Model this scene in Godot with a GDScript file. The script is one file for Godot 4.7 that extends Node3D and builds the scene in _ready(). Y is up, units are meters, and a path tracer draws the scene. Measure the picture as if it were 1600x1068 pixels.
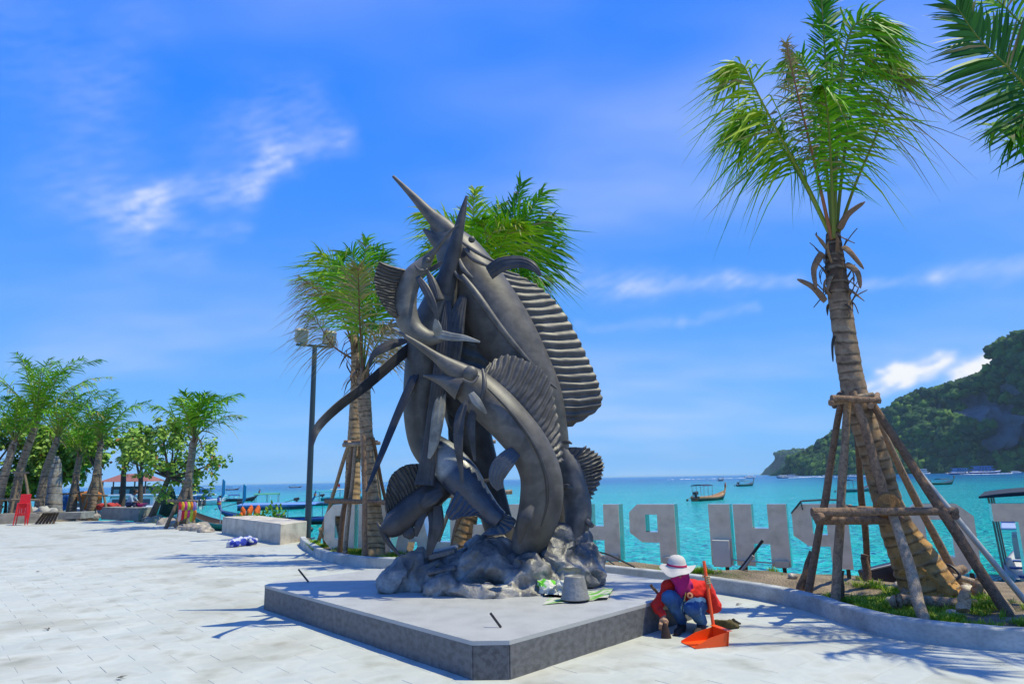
extends Node3D

# ------------------------------------------------------------------ setting out
const F := 1067.0
const H := 1.65
const SEA := -1.6
var cam_basis: Basis
var eye := Vector3(0, H, 0)
var rng := RandomNumberGenerator.new()
var counts := {}
var M := {}
var T := {}
var noise := FastNoiseLite.new()
var UP := Vector3.UP


func ray(x, y) -> Vector3:                      # direction through a point of the survey photo (1600 x 1068)
	return cam_basis * Vector3((x - 800.0) / F, (534.0 - y) / F, -1.0)


func P(x, y, d) -> Vector3:                     # point at distance d along -z
	var r = ray(x, y)
	return eye + r * (d / -r.z)


func G(x, y, h = 0.0) -> Vector3:               # point on the level h
	var r = ray(x, y)
	return eye + r * ((h - H) / r.y)


# ------------------------------------------------------------------ mesh builder
class MB:
	var v := PackedVector3Array()
	var c := PackedColorArray()
	var ix := PackedInt32Array()

	func add(p: Vector3, col: Color) -> int:
		v.append(p)
		c.append(col)
		return v.size() - 1

	func tri(a: int, b: int, d: int) -> void:   # counter-clockwise seen from outside; stored clockwise
		ix.append(a); ix.append(d); ix.append(b)

	func quad(a: int, b: int, d: int, e: int) -> void:
		tri(a, b, d)
		tri(a, d, e)

	func face(pts: Array, col: Color, centre = null) -> void:
		var q = pts
		if centre != null:
			var nn = (pts[1] - pts[0]).cross(pts[2] - pts[0])
			var mid = Vector3.ZERO
			for p in pts: mid += p
			mid /= pts.size()
			if nn.dot(mid - centre) < 0.0:
				q = pts.duplicate()
				q.reverse()
		var f = v.size()
		for p in q: add(p, col)
		for i in range(1, q.size() - 1): tri(f, f + i, f + i + 1)

	func rings(rows: Array, cols: Array, wrap: bool, caps: bool) -> void:   # rows of points; ring order runs about the minus axis
		var f = v.size()
		var n = rows[0].size()
		for i in rows.size():
			for j in n: add(rows[i][j], cols[i][j] if cols[i] is Array else cols[i])
		var m = n if wrap else n - 1
		for i in rows.size() - 1:
			for j in m:
				var a = f + i * n + j
				var b = f + i * n + (j + 1) % n
				quad(a, a + n, b + n, b)
		if caps:
			for e in [0, rows.size() - 1]:
				var mid = Vector3.ZERO
				for p in rows[e]: mid += p
				mid /= n
				var k = add(mid, cols[e][0] if cols[e] is Array else cols[e])
				var f2 = v.size()
				for j in n: add(rows[e][j], cols[e][j] if cols[e] is Array else cols[e])
				for j in n:
					if e == 0: tri(k, f2 + j, f2 + (j + 1) % n)
					else: tri(k, f2 + (j + 1) % n, f2 + j)

	func sweep(pts: Array, rad: Array, up: Vector3, seg: int, col, caps := true) -> void:
		var rows = []
		var cols = []
		for i in pts.size():
			var t = (pts[mini(i + 1, pts.size() - 1)] - pts[maxi(i - 1, 0)]).normalized()
			var u = up - t * up.dot(t)
			if u.length() < 0.05: u = Vector3(0.3, 0.1, 1) - t * Vector3(0.3, 0.1, 1).dot(t)
			u = u.normalized()
			var s = t.cross(u)
			var r = rad[i] if rad[i] is Vector2 else Vector2(rad[i], rad[i])
			var row = []
			for j in seg:
				var a = TAU * j / seg
				row.append(pts[i] + s * cos(a) * r.x + u * sin(a) * r.y)
			rows.append(row)
			cols.append(col[i] if col is Array else col)
		rings(rows, cols, true, caps)

	func bar(a: Vector3, b: Vector3, ra: float, rb: float, col, seg := 7) -> void:
		sweep([a, b], [ra, rb], UPISH(b - a), seg, col)

	func UPISH(d: Vector3) -> Vector3:
		return Vector3(0, 0, 1) if absf(d.normalized().y) > 0.8 else Vector3.UP

	func lathe(t: Transform3D, prof: Array, seg: int, col, caps := true) -> void:
		var rows = []
		var cols = []
		for i in prof.size():
			var row = []
			for j in seg:
				var a = TAU * j / seg
				row.append(t * Vector3(prof[i].x * cos(a), prof[i].y, prof[i].x * sin(a)))
			rows.append(row)
			cols.append(col[i] if col is Array else col)
		rings(rows, cols, true, caps)

	func ball(t: Transform3D, seg: int, col) -> void:
		var prof = []
		for i in seg + 1:
			var a = -PI / 2 + PI * i / seg
			prof.append(Vector2(maxf(cos(a), 0.001), sin(a)))
		lathe(t, prof, seg * 2, col, false)

	func box(t: Transform3D, s: Vector3, col: Color, b := 0.0) -> void:     # centred; b = chamfer
		var h = s * 0.5
		var k = func(x, y, z, ax):
			var p = Vector3(x * h.x, y * h.y, z * h.z)
			if ax != 0: p.x -= x * b
			if ax != 1: p.y -= y * b
			if ax != 2: p.z -= z * b
			return t * p
		var o = t.origin
		for sg in [-1, 1]:
			face([k.call(sg, -1, -1, 0), k.call(sg, 1, -1, 0), k.call(sg, 1, 1, 0), k.call(sg, -1, 1, 0)], col, o)
			face([k.call(-1, sg, -1, 1), k.call(1, sg, -1, 1), k.call(1, sg, 1, 1), k.call(-1, sg, 1, 1)], col, o)
			face([k.call(-1, -1, sg, 2), k.call(1, -1, sg, 2), k.call(1, 1, sg, 2), k.call(-1, 1, sg, 2)], col, o)
		if b > 0.0:
			for p in [-1, 1]:
				for q in [-1, 1]:
					face([k.call(p, q, -1, 0), k.call(p, q, 1, 0), k.call(p, q, 1, 1), k.call(p, q, -1, 1)], col, o)
					face([k.call(p, -1, q, 0), k.call(p, 1, q, 0), k.call(p, 1, q, 2), k.call(p, -1, q, 2)], col, o)
					face([k.call(-1, p, q, 1), k.call(1, p, q, 1), k.call(1, p, q, 2), k.call(-1, p, q, 2)], col, o)
					for r in [-1, 1]:
						face([k.call(p, q, r, 0), k.call(p, q, r, 1), k.call(p, q, r, 2)], col, o)

	func prism(poly: Array, t: Transform3D, depth: float, col: Color, holes: Array = []) -> void:   # polygon in the xy plane of t, z from 0 to depth
		var pk = PackedVector2Array(poly)
		if Geometry2D.is_polygon_clockwise(pk): pk.reverse()
		var outer = pk.duplicate()
		for hole in holes:                                   # joined by a bridge cut
			var hp = PackedVector2Array(hole)
			if not Geometry2D.is_polygon_clockwise(hp): hp.reverse()
			var bi = 0
			var bj = 0
			var best = 1e9
			for i in pk.size():
				for j in hp.size():
					var dd = pk[i].distance_to(hp[j])
					if dd < best:
						best = dd; bi = i; bj = j
			var joined = PackedVector2Array()
			for i in range(0, bi + 1): joined.append(pk[i])
			for j in hp.size() + 1: joined.append(hp[(bj + j) % hp.size()])
			for i in range(bi, pk.size()): joined.append(pk[i])
			pk = joined
			side(hp, t, depth, col)
		var tr = Geometry2D.triangulate_polygon(pk)
		for k in range(0, tr.size(), 3):
			var a = pk[tr[k]]
			var b = pk[tr[k + 1]]
			var d = pk[tr[k + 2]]
			if (b - a).cross(d - a) < 0.0:
				var e = b
				b = d
				d = e
			face([t * Vector3(a.x, a.y, depth), t * Vector3(b.x, b.y, depth), t * Vector3(d.x, d.y, depth)], col)
			face([t * Vector3(d.x, d.y, 0), t * Vector3(b.x, b.y, 0), t * Vector3(a.x, a.y, 0)], col)
		side(outer, t, depth, col)

	func side(q: PackedVector2Array, t: Transform3D, depth: float, col: Color) -> void:
		for i in q.size():
			var a = q[i]
			var b = q[(i + 1) % q.size()]
			face([t * Vector3(a.x, a.y, 0), t * Vector3(b.x, b.y, 0), t * Vector3(b.x, b.y, depth), t * Vector3(a.x, a.y, depth)], col)

	func mesh(mat: Material) -> ArrayMesh:
		var n := PackedVector3Array()
		n.resize(v.size())
		for k in range(0, ix.size(), 3):
			var a = ix[k]
			var b = ix[k + 1]
			var d = ix[k + 2]
			var f = (v[d] - v[a]).cross(v[b] - v[a])
			n[a] += f
			n[b] += f
			n[d] += f
		for i in n.size():
			n[i] = n[i].normalized() if n[i].length_squared() > 1e-20 else Vector3.UP
		var arr = []
		arr.resize(Mesh.ARRAY_MAX)
		arr[Mesh.ARRAY_VERTEX] = v
		arr[Mesh.ARRAY_NORMAL] = n
		arr[Mesh.ARRAY_COLOR] = c
		arr[Mesh.ARRAY_INDEX] = ix
		var m := ArrayMesh.new()
		m.add_surface_from_arrays(Mesh.PRIMITIVE_TRIANGLES, arr)
		m.surface_set_material(0, mat)
		return m


# surface nets over tapered capsules [a, b, ra, rb], joined with a smooth minimum; one vertex per crossed cell
func nets(mb: MB, bones: Array, cell: float, k: float, col, bump := 0.0, freq := 6.0) -> void:
	var lo = Vector3(1e9, 1e9, 1e9)
	var hi = -lo
	for b in bones:
		var r = maxf(b[2], b[3]) + 4.0 * k + 2.0 * cell
		for p in [b[0], b[1]]:
			lo = lo.min(p - Vector3(r, r, r))
			hi = hi.max(p + Vector3(r, r, r))
	var nx = int((hi.x - lo.x) / cell) + 2
	var ny = int((hi.y - lo.y) / cell) + 2
	var nz = int((hi.z - lo.z) / cell) + 2
	var s := PackedFloat32Array()
	s.resize(nx * ny * nz)
	for b in bones:
		var a: Vector3 = b[0]
		var ba: Vector3 = b[1] - a
		var bb = maxf(ba.length_squared(), 1e-9)
		var ra: float = b[2]
		var rb: float = b[3]
		var sq: Vector3 = b[4] if b.size() > 4 else Vector3.ONE      # squash of the distance space
		var r = maxf(ra, rb) + 4.0 * k + cell
		var l = ((a.min(b[1]) - Vector3(r, r, r) * sq.inverse() - lo) / cell)
		var h = ((a.max(b[1]) + Vector3(r, r, r) * sq.inverse() - lo) / cell)
		for z in range(maxi(0, int(l.z)), mini(nz, int(h.z) + 2)):
			for y in range(maxi(0, int(l.y)), mini(ny, int(h.y) + 2)):
				var base = (z * ny + y) * nx
				for x in range(maxi(0, int(l.x)), mini(nx, int(h.x) + 2)):
					var p = lo + Vector3(x, y, z) * cell - a
					var t = clampf(p.dot(ba) / bb, 0.0, 1.0)
					var d = ((p - ba * t) * sq).length() - lerpf(ra, rb, t)
					if d < 5.0 * k: s[base + x] += exp(-maxf(d, -6.0 * k) / k)
	var id := {}
	var off = [0, 1, nx, nx + 1, nx * ny, nx * ny + 1, nx * ny + nx, nx * ny + nx + 1]
	for z in nz - 1:
		for y in ny - 1:
			for x in nx - 1:
				var g = (z * ny + y) * nx + x
				var mask = 0
				for q in 8:
					if s[g + off[q]] > 1.0: mask |= 1 << q
				if mask == 0 or mask == 255: continue
				var sum = Vector3.ZERO
				var num = 0
				for e in [[0, 1], [2, 3], [4, 5], [6, 7], [0, 2], [1, 3], [4, 6], [5, 7], [0, 4], [1, 5], [2, 6], [3, 7]]:
					var i0 = (mask >> e[0]) & 1
					var i1 = (mask >> e[1]) & 1
					if i0 != i1:
						var f0 = log(maxf(s[g + off[e[0]]], 1e-4))
						var f1 = log(maxf(s[g + off[e[1]]], 1e-4))
						var t = f0 / (f0 - f1)
						var c0 = Vector3(e[0] & 1, (e[0] >> 1) & 1, e[0] >> 2)
						var c1 = Vector3(e[1] & 1, (e[1] >> 1) & 1, e[1] >> 2)
						sum += c0.lerp(c1, t)
						num += 1
				var p = lo + (Vector3(x, y, z) + sum / num) * cell
				if bump > 0.0:
					p += Vector3(noise.get_noise_3dv(p * freq), noise.get_noise_3dv(p * freq + Vector3(91, 7, 3)), noise.get_noise_3dv(p * freq + Vector3(5, 77, 31))) * bump
				id[g] = mb.add(p, col.call(p) if col is Callable else col)
	for g in id:
		var x = g % nx
		var y = (g / nx) % ny
		var z = g / (nx * ny)
		for ax in 3:
			var st = [1, nx, nx * ny][ax]
			var in0 = s[g] > 1.0
			if in0 == (s[g + st] > 1.0): continue
			var o1 = [nx, nx * ny, 1][ax]
			var o2 = [nx * ny, 1, nx][ax]
			if not (id.has(g - o1) and id.has(g - o2) and id.has(g - o1 - o2)): continue
			if in0: mb.quad(id[g], id[g - o1], id[g - o1 - o2], id[g - o2])
			else: mb.quad(id[g], id[g - o2], id[g - o1 - o2], id[g - o1])


# ------------------------------------------------------------------ nodes
func numbered(n: String) -> String:
	var k = counts.get(n, 0)
	counts[n] = k + 1
	return n if k == 0 else "%s_%03d" % [n, k]


func thing(called: String, label: String, category: String, at := Vector3.ZERO, group := "") -> Node3D:
	var o := Node3D.new()
	o.name = numbered(called)
	o.position = at
	add_child(o)
	o.set_meta("label", label)
	o.set_meta("category", category)
	if group != "": o.set_meta("group", group)
	return o


func part(called: String, mb: MB, mat: Material, parent: Node3D, at := Vector3.ZERO) -> MeshInstance3D:   # mb is in world space unless the parent sits at its own base
	var o := MeshInstance3D.new()
	o.name = called
	o.mesh = mb.mesh(mat)
	parent.add_child(o, true)
	o.position = at
	return o


func wpart(called: String, mb: MB, mat: Material, root: Node3D, parent: Node3D = null) -> MeshInstance3D:  # mb in world space, re-based to the thing's own base
	for i in mb.v.size(): mb.v[i] -= root.position
	return part(called, mb, mat, parent if parent else root)


func struct(called: String, mb: MB, mat: Material) -> MeshInstance3D:
	var o := MeshInstance3D.new()
	o.name = called
	o.mesh = mb.mesh(mat)
	add_child(o)
	o.set_meta("kind", "structure")
	return o


func copy_of(src: Node3D, at: Vector3, turn: float, label: String) -> Node3D:
	var o = src.duplicate()
	o.name = numbered(str(src.name).rstrip("0123456789").rstrip("_"))
	add_child(o)
	o.position = at
	o.rotation.y = turn
	o.set_meta("label", label)
	return o


# ------------------------------------------------------------------ curves
func crv(pts: Array, n: int) -> Array:           # Catmull-Rom through points or numbers, n samples
	var out = []
	var m = pts.size() - 1
	for i in n:
		var t = float(i) / (n - 1) * m
		var k = mini(int(t), m - 1)
		var f = t - k
		var p0 = pts[maxi(k - 1, 0)]
		var p1 = pts[k]
		var p2 = pts[k + 1]
		var p3 = pts[mini(k + 2, m)]
		out.append((p1 * 2.0 + (p2 - p0) * f + (p0 * 2.0 - p1 * 5.0 + p2 * 4.0 - p3) * f * f + (p1 * 3.0 - p0 - p2 * 3.0 + p3) * f * f * f) * 0.5)
	return out


func at_curve(pts: Array, t: float):             # one sample of a dense polyline, t in 0..1
	var f = clampf(t, 0.0, 1.0) * (pts.size() - 1)
	var k = mini(int(f), pts.size() - 2)
	return pts[k].lerp(pts[k + 1], f - k)


# ------------------------------------------------------------------ materials
func ramp(stops: Array) -> Gradient:
	var g := Gradient.new()
	var o := PackedFloat32Array()
	var c := PackedColorArray()
	for s in stops:
		o.append(s[0])
		c.append(Color(s[1], s[1], s[1]) if s[1] is float else s[1])
	g.offsets = o
	g.colors = c
	return g


func ntex(sd: int, freq: float, oct: int, stops: Array, size := 512, type := FastNoiseLite.TYPE_SIMPLEX_SMOOTH) -> NoiseTexture2D:
	var f := FastNoiseLite.new()
	f.seed = sd
	f.noise_type = type
	f.frequency = freq
	f.fractal_octaves = oct
	var t := NoiseTexture2D.new()
	t.width = size
	t.height = size
	t.seamless = true
	t.noise = f
	if stops.size(): t.color_ramp = ramp(stops)
	return t


func mk(rough: float, tex = null, scale := 1.0, coarse = null, cscale := 0.2, bump = null, depth := 0.0, opt := {}) -> StandardMaterial3D:
	var m := StandardMaterial3D.new()
	m.vertex_color_use_as_albedo = true
	m.roughness = rough
	if tex:
		m.albedo_texture = tex
	if tex or bump:
		m.uv1_triplanar = true
		m.uv1_world_triplanar = opt.get("world", true)
		m.uv1_scale = Vector3.ONE * scale if not opt.has("stretch") else opt.stretch * scale
	if coarse:
		m.detail_enabled = true
		m.detail_albedo = coarse
		m.detail_blend_mode = BaseMaterial3D.BLEND_MODE_MUL
		m.detail_uv_layer = BaseMaterial3D.DETAIL_UV_2
		m.uv2_triplanar = true
		m.uv2_world_triplanar = opt.get("world", true)
		m.uv2_scale = Vector3.ONE * cscale
	if bump:
		m.heightmap_enabled = true
		m.heightmap_texture = bump
		m.heightmap_scale = depth
	m.metallic = opt.get("metal", 0.0)
	if opt.has("spec"): m.metallic_specular = opt.spec
	if opt.has("back"):
		m.backlight_enabled = true
		m.backlight = opt.back
	if opt.has("coat"):
		m.clearcoat_enabled = true
		m.clearcoat = opt.coat
		m.clearcoat_roughness = 0.25
	m.cull_mode = BaseMaterial3D.CULL_DISABLED
	return m


func materials() -> void:
	T.grain = ntex(1, 0.06, 4, [[0.0, 0.82], [0.5, 0.95], [1.0, 1.0]])
	T.blotch = ntex(2, 0.012, 5, [[0.0, 0.74], [0.45, 0.92], [0.7, 1.0], [1.0, 1.0]])
	T.soft = ntex(3, 0.008, 4, [[0.0, 0.9], [0.5, 0.97], [1.0, 1.0]])
	T.granite = ntex(4, 0.22, 3, [[0.0, 0.45], [0.38, 0.65], [0.5, 0.86], [0.62, 0.97], [1.0, 1.0]])
	T.bumpy = ntex(5, 0.04, 5, [])
	T.fine = ntex(6, 0.15, 3, [])
	T.fibre = ntex(7, 0.05, 4, [[0.0, 0.6], [0.5, 0.92], [1.0, 1.0]])
	T.streak = ntex(8, 0.03, 4, [[0.0, 0.7], [0.42, 0.88], [0.6, 1.0], [1.0, 1.0]])
	T.rust = ntex(12, 0.02, 5, [[0.0, Color(0.62, 0.60, 0.58)], [0.4, Color(0.85, 0.83, 0.80)], [0.55, Color(1, 0.97, 0.93)], [0.75, Color(0.9, 0.88, 0.86)], [1.0, Color(1, 1, 1)]])
	T.stain = ntex(13, 0.016, 6, [[0.0, Color(0.84, 0.83, 0.80)], [0.33, Color(0.96, 0.955, 0.945)], [0.5, Color(1, 1, 1)], [0.62, Color(0.965, 0.97, 0.975)], [1.0, Color(1, 1, 1)]])
	T.wave = ntex(9, 0.02, 4, [], 1024)
	T.sandy = ntex(10, 0.09, 4, [[0.0, 0.55], [0.5, 0.85], [1.0, 1.0]])
	M.pave = mk(0.85, T.stain, 0.21, T.stain, 0.047, T.fine, 0.012)
	M.concrete = mk(0.85, T.grain, 0.8, T.blotch, 0.35, T.bumpy, 0.25)
	M.granite = mk(0.55, T.granite, 1.7, T.soft, 0.5, T.fine, 0.03)
	M.granite_dark = mk(0.6, T.granite, 1.6, T.streak, 0.9, T.fine, 0.03)
	M.bronze = mk(0.5, T.blotch, 0.5, T.rust, 0.35, T.bumpy, 0.18, {"spec": 0.5})
	M.bronze_blue = mk(0.4, T.grain, 1.2, T.blotch, 0.8, T.bumpy, 0.3, {"coat": 0.25})
	M.rock = mk(0.5, T.grain, 1.0, T.rust, 0.5, T.bumpy, 0.6, {"spec": 0.6})
	M.leaf = mk(0.5, null, 1, null, 1, null, 0, {"back": Color(0.30, 0.50, 0.02), "spec": 0.25})
	M.leaf_far = mk(0.55, null, 1, null, 1, null, 0, {"back": Color(0.2, 0.34, 0.03)})
	M.dry = mk(0.8, T.fibre, 1.0)
	M.trunk = mk(0.9, T.fibre, 1.6, T.blotch, 0.9, T.bumpy, 0.9, {"stretch": Vector3(1, 3.5, 1)})
	M.pole = mk(0.9, T.fibre, 2.2, T.rust, 1.4, T.bumpy, 1.2)
	M.steel = mk(0.5, T.soft, 0.9, T.stain, 0.4, null, 0, {"spec": 0.3})
	M.steel_side = mk(0.12, null, 1, null, 1, null, 0, {"metal": 0.9})
	M.sand = mk(0.95, T.sandy, 1.1, T.blotch, 0.3, T.bumpy, 3.0)
	M.paint = mk(0.45, T.soft, 1.0)
	M.gloss = mk(0.2, null, 1, null, 1, null, 0, {"coat": 0.6})
	M.plastic = mk(0.4)
	M.cloth = mk(0.9, T.grain, 6.0, T.soft, 3.0, T.fine, 0.08)
	M.skin = mk(0.55)
	M.wood = mk(0.8, T.fibre, 1.2, T.blotch, 0.8, T.bumpy, 0.4)
	M.hill = mk(0.95, T.fibre, 0.05, T.blotch, 0.008)
	M.glass = mk(0.1)
	var g := StandardMaterial3D.new()
	g.albedo_color = Color(0.5, 0.7, 0.8, 0.35)
	g.transparency = BaseMaterial3D.TRANSPARENCY_ALPHA
	g.roughness = 0.08
	M.pane = g
	var s := StandardMaterial3D.new()
	s.vertex_color_use_as_albedo = true
	s.roughness = 0.16
	s.metallic_specular = 0.4
	s.uv1_triplanar = true
	s.uv1_world_triplanar = true
	s.uv1_scale = Vector3(0.05, 0.05, 0.09)
	s.heightmap_enabled = true
	s.heightmap_texture = T.wave
	s.heightmap_scale = 130.0
	M.sea = s


# ------------------------------------------------------------------ the scene
func _ready() -> void:
	rng.seed = 7
	noise.seed = 11
	noise.frequency = 1.0
	noise.fractal_octaves = 3
	# camera
	var pitch = deg_to_rad(11.35)
	var roll = deg_to_rad(1.1)
	cam_basis = Basis(Vector3.RIGHT, pitch) * Basis(Vector3.BACK, -roll)
	var cam := Camera3D.new()
	cam.name = "camera"
	cam.transform = Transform3D(cam_basis, eye)
	cam.fov = rad_to_deg(2.0 * atan(534.0 / F))
	cam.near = 0.1
	cam.far = 40000.0
	add_child(cam)
	cam.current = true
	# sky, air and sun
	var env := Environment.new()
	env.background_mode = Environment.BG_SKY
	env.sky = Sky.new()
	var pan := PanoramaSkyMaterial.new()
	pan.panorama = ImageTexture.create_from_image(sky_image())
	env.sky.sky_material = pan
	env.background_energy_multiplier = 1.0
	env.tonemap_mode = Environment.TONE_MAPPER_LINEAR
	env.tonemap_exposure = 1.25
	env.fog_enabled = true
	env.fog_density = 0.00008
	env.fog_light_color = Color(0.80, 0.92, 1.0)
	env.sdfgi_enabled = true
	env.ssao_enabled = true
	env.ssil_enabled = true
	var we := WorldEnvironment.new()
	we.name = "environment"
	we.environment = env
	add_child(we)
	var sun := DirectionalLight3D.new()
	sun.name = "sun"
	sun.light_color = Color(1.0, 0.975, 0.84)
	sun.light_energy = 1.3
	sun.light_angular_distance = 0.5
	sun.shadow_enabled = true
	var sd = Vector3(0.425, 0.904, 0.045).normalized()
	sun.basis = Basis.looking_at(-sd, Vector3(0, 0, 1))
	add_child(sun)

	materials()
	sea_and_land()
	hills()
	promenade()
	plinth()
	sculpture()
	letters()
	palms()
	shore_left()
	boats()
	sweeper()
	small_things()


func sky_image() -> Image:
	var w = 2048
	var h = 1024
	var n1 := FastNoiseLite.new()
	n1.seed = 21
	n1.frequency = 1.0
	n1.fractal_octaves = 5
	n1.noise_type = FastNoiseLite.TYPE_SIMPLEX_SMOOTH
	# strands of cirrus: [azimuth, height, azimuth, height, half width, strength] in degrees
	var st = [[-35, 20.6, -32, 19.9, 1.5, 0.16], [-32, 19.9, -29.3, 20.0, 1.1, 0.3], [-30, 19.3, -28.6, 21.3, 0.75, 0.55], [-28.6, 21.3, -26.3, 22.5, 0.6, 0.36], [-31.5, 18.2, -28.5, 20.2, 0.8, 0.26],
		[-27.5, 19.4, -22.6, 19.5, 0.5, 0.22], [-24.6, 22.4, -23.0, 22.6, 0.9, 0.34], [-23.0, 22.6, -20.5, 25.2, 0.7, 0.5], [-20.8, 25.2, -14.9, 27.6, 0.75, 0.45], [-22, 26.5, -17.5, 29.8, 1.3, 0.22], [-25.5, 25, -21.5, 29, 1.4, 0.12],
		[-31, 16.5, -25.5, 17.7, 0.9, 0.15], [-34, 27, -31, 32.5, 1.6, 0.13], [-39, 30, -33, 24, 2.5, 0.14],
		[3, 16.4, 12, 15.7, 1.2, 0.34], [10, 15.6, 19, 15.1, 0.7, 0.42], [19, 15.2, 24, 14.9, 0.45, 0.38], [26, 14.1, 33, 13.6, 0.45, 0.36], [33, 13.6, 39, 13.5, 0.7, 0.42], [6, 12.4, 14, 12.4, 0.35, 0.2], [14, 12.4, 20.5, 13.3, 0.3, 0.24],
		[27.7, 6.1, 30.1, 6.5, 0.55, 1.25], [29.2, 6.9, 32.4, 7.5, 0.5, 1.4], [30.2, 6.5, 31.2, 6.4, 0.35, 0.6], [32.8, 6.3, 35.6, 7.2, 0.55, 1.4], [34.2, 6.6, 37.5, 6.7, 0.6, 0.9]]
	var data := PackedFloat32Array()
	data.resize(w * h * 3)
	var low = Color(0.22, 0.36, 0.42)
	for y in h:
		var el = 90.0 - 180.0 * (y + 0.5) / h
		for x in w:
			var k = (y * w + x) * 3
			if el < -1.0:
				data[k] = low.r
				data[k + 1] = low.g
				data[k + 2] = low.b
				continue
			var az = fposmod(360.0 * (x + 0.5) / w + 180.0, 360.0) - 180.0
			var e = maxf(el, 0.0)
			var t = pow(1.0 - e / 90.0, 3.2)
			# clear air
			var c = Vector3(0.0, 0.160, 0.82).lerp(Vector3(0.20, 0.50, 0.88), pow(t, 1.6))
			var d = Vector3(sin(deg_to_rad(az)) * cos(deg_to_rad(e)), sin(deg_to_rad(e)), -cos(deg_to_rad(az)) * cos(deg_to_rad(e)))
			var q = Vector3(d.x, d.z, 0) / (d.y + 0.18)
			# thin veil of high cloud, in broad soft banks
			var veil = n1.get_noise_3d(q.x * 0.45 + 3.0, q.y * 0.75, 1.7) * 0.5 + 0.5
			veil = smoothstep(0.36, 0.85, veil)
			var fine = n1.get_noise_3d(q.x * 1.6, q.y * 3.4, 5.0) * 0.5 + 0.5
			var dens = veil * (0.10 + 0.34 * fine)
			if az > -45.0 and az < 45.0 and e < 40.0:
				var a2 = az + 1.5 * n1.get_noise_3d(az * 0.13, e * 0.18, 3.0) + 0.3 * n1.get_noise_3d(az * 0.7, e * 0.9, 8.0)
				var e2 = e + 0.8 * n1.get_noise_3d(az * 0.13, e * 0.18, 12.0) + 0.25 * n1.get_noise_3d(az * 0.7, e * 0.9, 18.0)
				var cl = 0.0
				for s in st:
					var dx = s[2] - s[0]
					var dy = s[3] - s[1]
					var u = clampf(((a2 - s[0]) * dx + (e2 - s[1]) * dy) / (dx * dx + dy * dy), 0.0, 1.0)
					var r = Vector2(a2 - s[0] - dx * u, e2 - s[1] - dy * u).length() / (s[4] * (1.35 if s[1] > 16.6 else 1.0))
					if r < 3.0: cl += s[5] * (0.72 if s[1] > 8.0 else 1.0) * exp(-r * r * 0.8)
				if cl > 0.01:
					dens += cl * (0.66 + 0.45 * n1.get_noise_3d(az * 0.22 + e * 0.35, e * 0.9 - az * 0.2, 30.0) + 0.55 * n1.get_noise_3d((az + e * 0.6) * 0.35, (e - az * 0.45) * 1.9, 40.0))
			c = c.lerp(Vector3(0.62, 0.68, 0.80).lerp(Vector3(0.80, 0.81, 0.82), clampf(dens * 1.4 - 0.5, 0.0, 1.0)), clampf(dens, 0.0, 0.97))
			data[k] = c.x
			data[k + 1] = c.y
			data[k + 2] = c.z
	return Image.create_from_data(w, h, false, Image.FORMAT_RGBF, data.to_byte_array())


func kerb_line() -> Array:                        # the pavement edge of the planted bed, left to right
	return crv([Vector3(-5.95, 0, -19.5), Vector3(-5.55, 0, -18.4), Vector3(-4.93, 0, -17.0), Vector3(-4.2, 0, -15.4), Vector3(-3.27, 0, -14.2), Vector3(-2.42, 0, -13.69), Vector3(-1.5, 0, -13.2), Vector3(0.1, 0, -12.65), Vector3(1.35, 0, -12.0),
		Vector3(2.43, 0, -10.81), Vector3(3.21, 0, -9.67), Vector3(3.53, 0, -8.79), Vector3(3.62, 0, -8.0), Vector3(3.85, 0, -7.3), Vector3(4.6, 0, -6.72), Vector3(6.2, 0, -6.25), Vector3(9.0, 0, -5.9), Vector3(14.0, 0, -5.5), Vector3(22, 0, -5.0)], 120)


func edge_line() -> Array:                        # top of the sea wall behind the bed
	return crv([Vector3(-6.6, 0, -22.2), Vector3(-5.9, 0, -20.6), Vector3(-4.4, 0, -18.2), Vector3(-1, 0, -16.0), Vector3(3.2, 0, -13.65), Vector3(7.6, 0, -11.5), Vector3(12, 0, -9.9), Vector3(22, 0, -7.8)], 120)


func bed_height(p: Vector3, t: float) -> float:
	return 0.12 + 0.07 * noise.get_noise_3d(p.x * 0.7, 0, p.z * 0.7) + 0.03 * noise.get_noise_3d(p.x * 3.0, 5, p.z * 3.0) - 0.27 * smoothstep(0.4, 0.9, t) + 0.05 * smoothstep(0.1, 0.4, t)


func bed_at(x: float, z: float) -> Vector3:       # a point on the bed
	var best = 1e9
	var t = 0.3
	var kl = kerb_line()
	var el = edge_line()
	for i in range(0, 120, 2):
		for s in [0.05, 0.15, 0.25, 0.35, 0.5, 0.65, 0.8, 0.95]:
			var p = kl[i].lerp(el[i], s)
			var d = Vector2(p.x - x, p.z - z).length()
			if d < best:
				best = d
				t = s
	return Vector3(x, bed_height(Vector3(x, 0, z), t), z)


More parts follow.
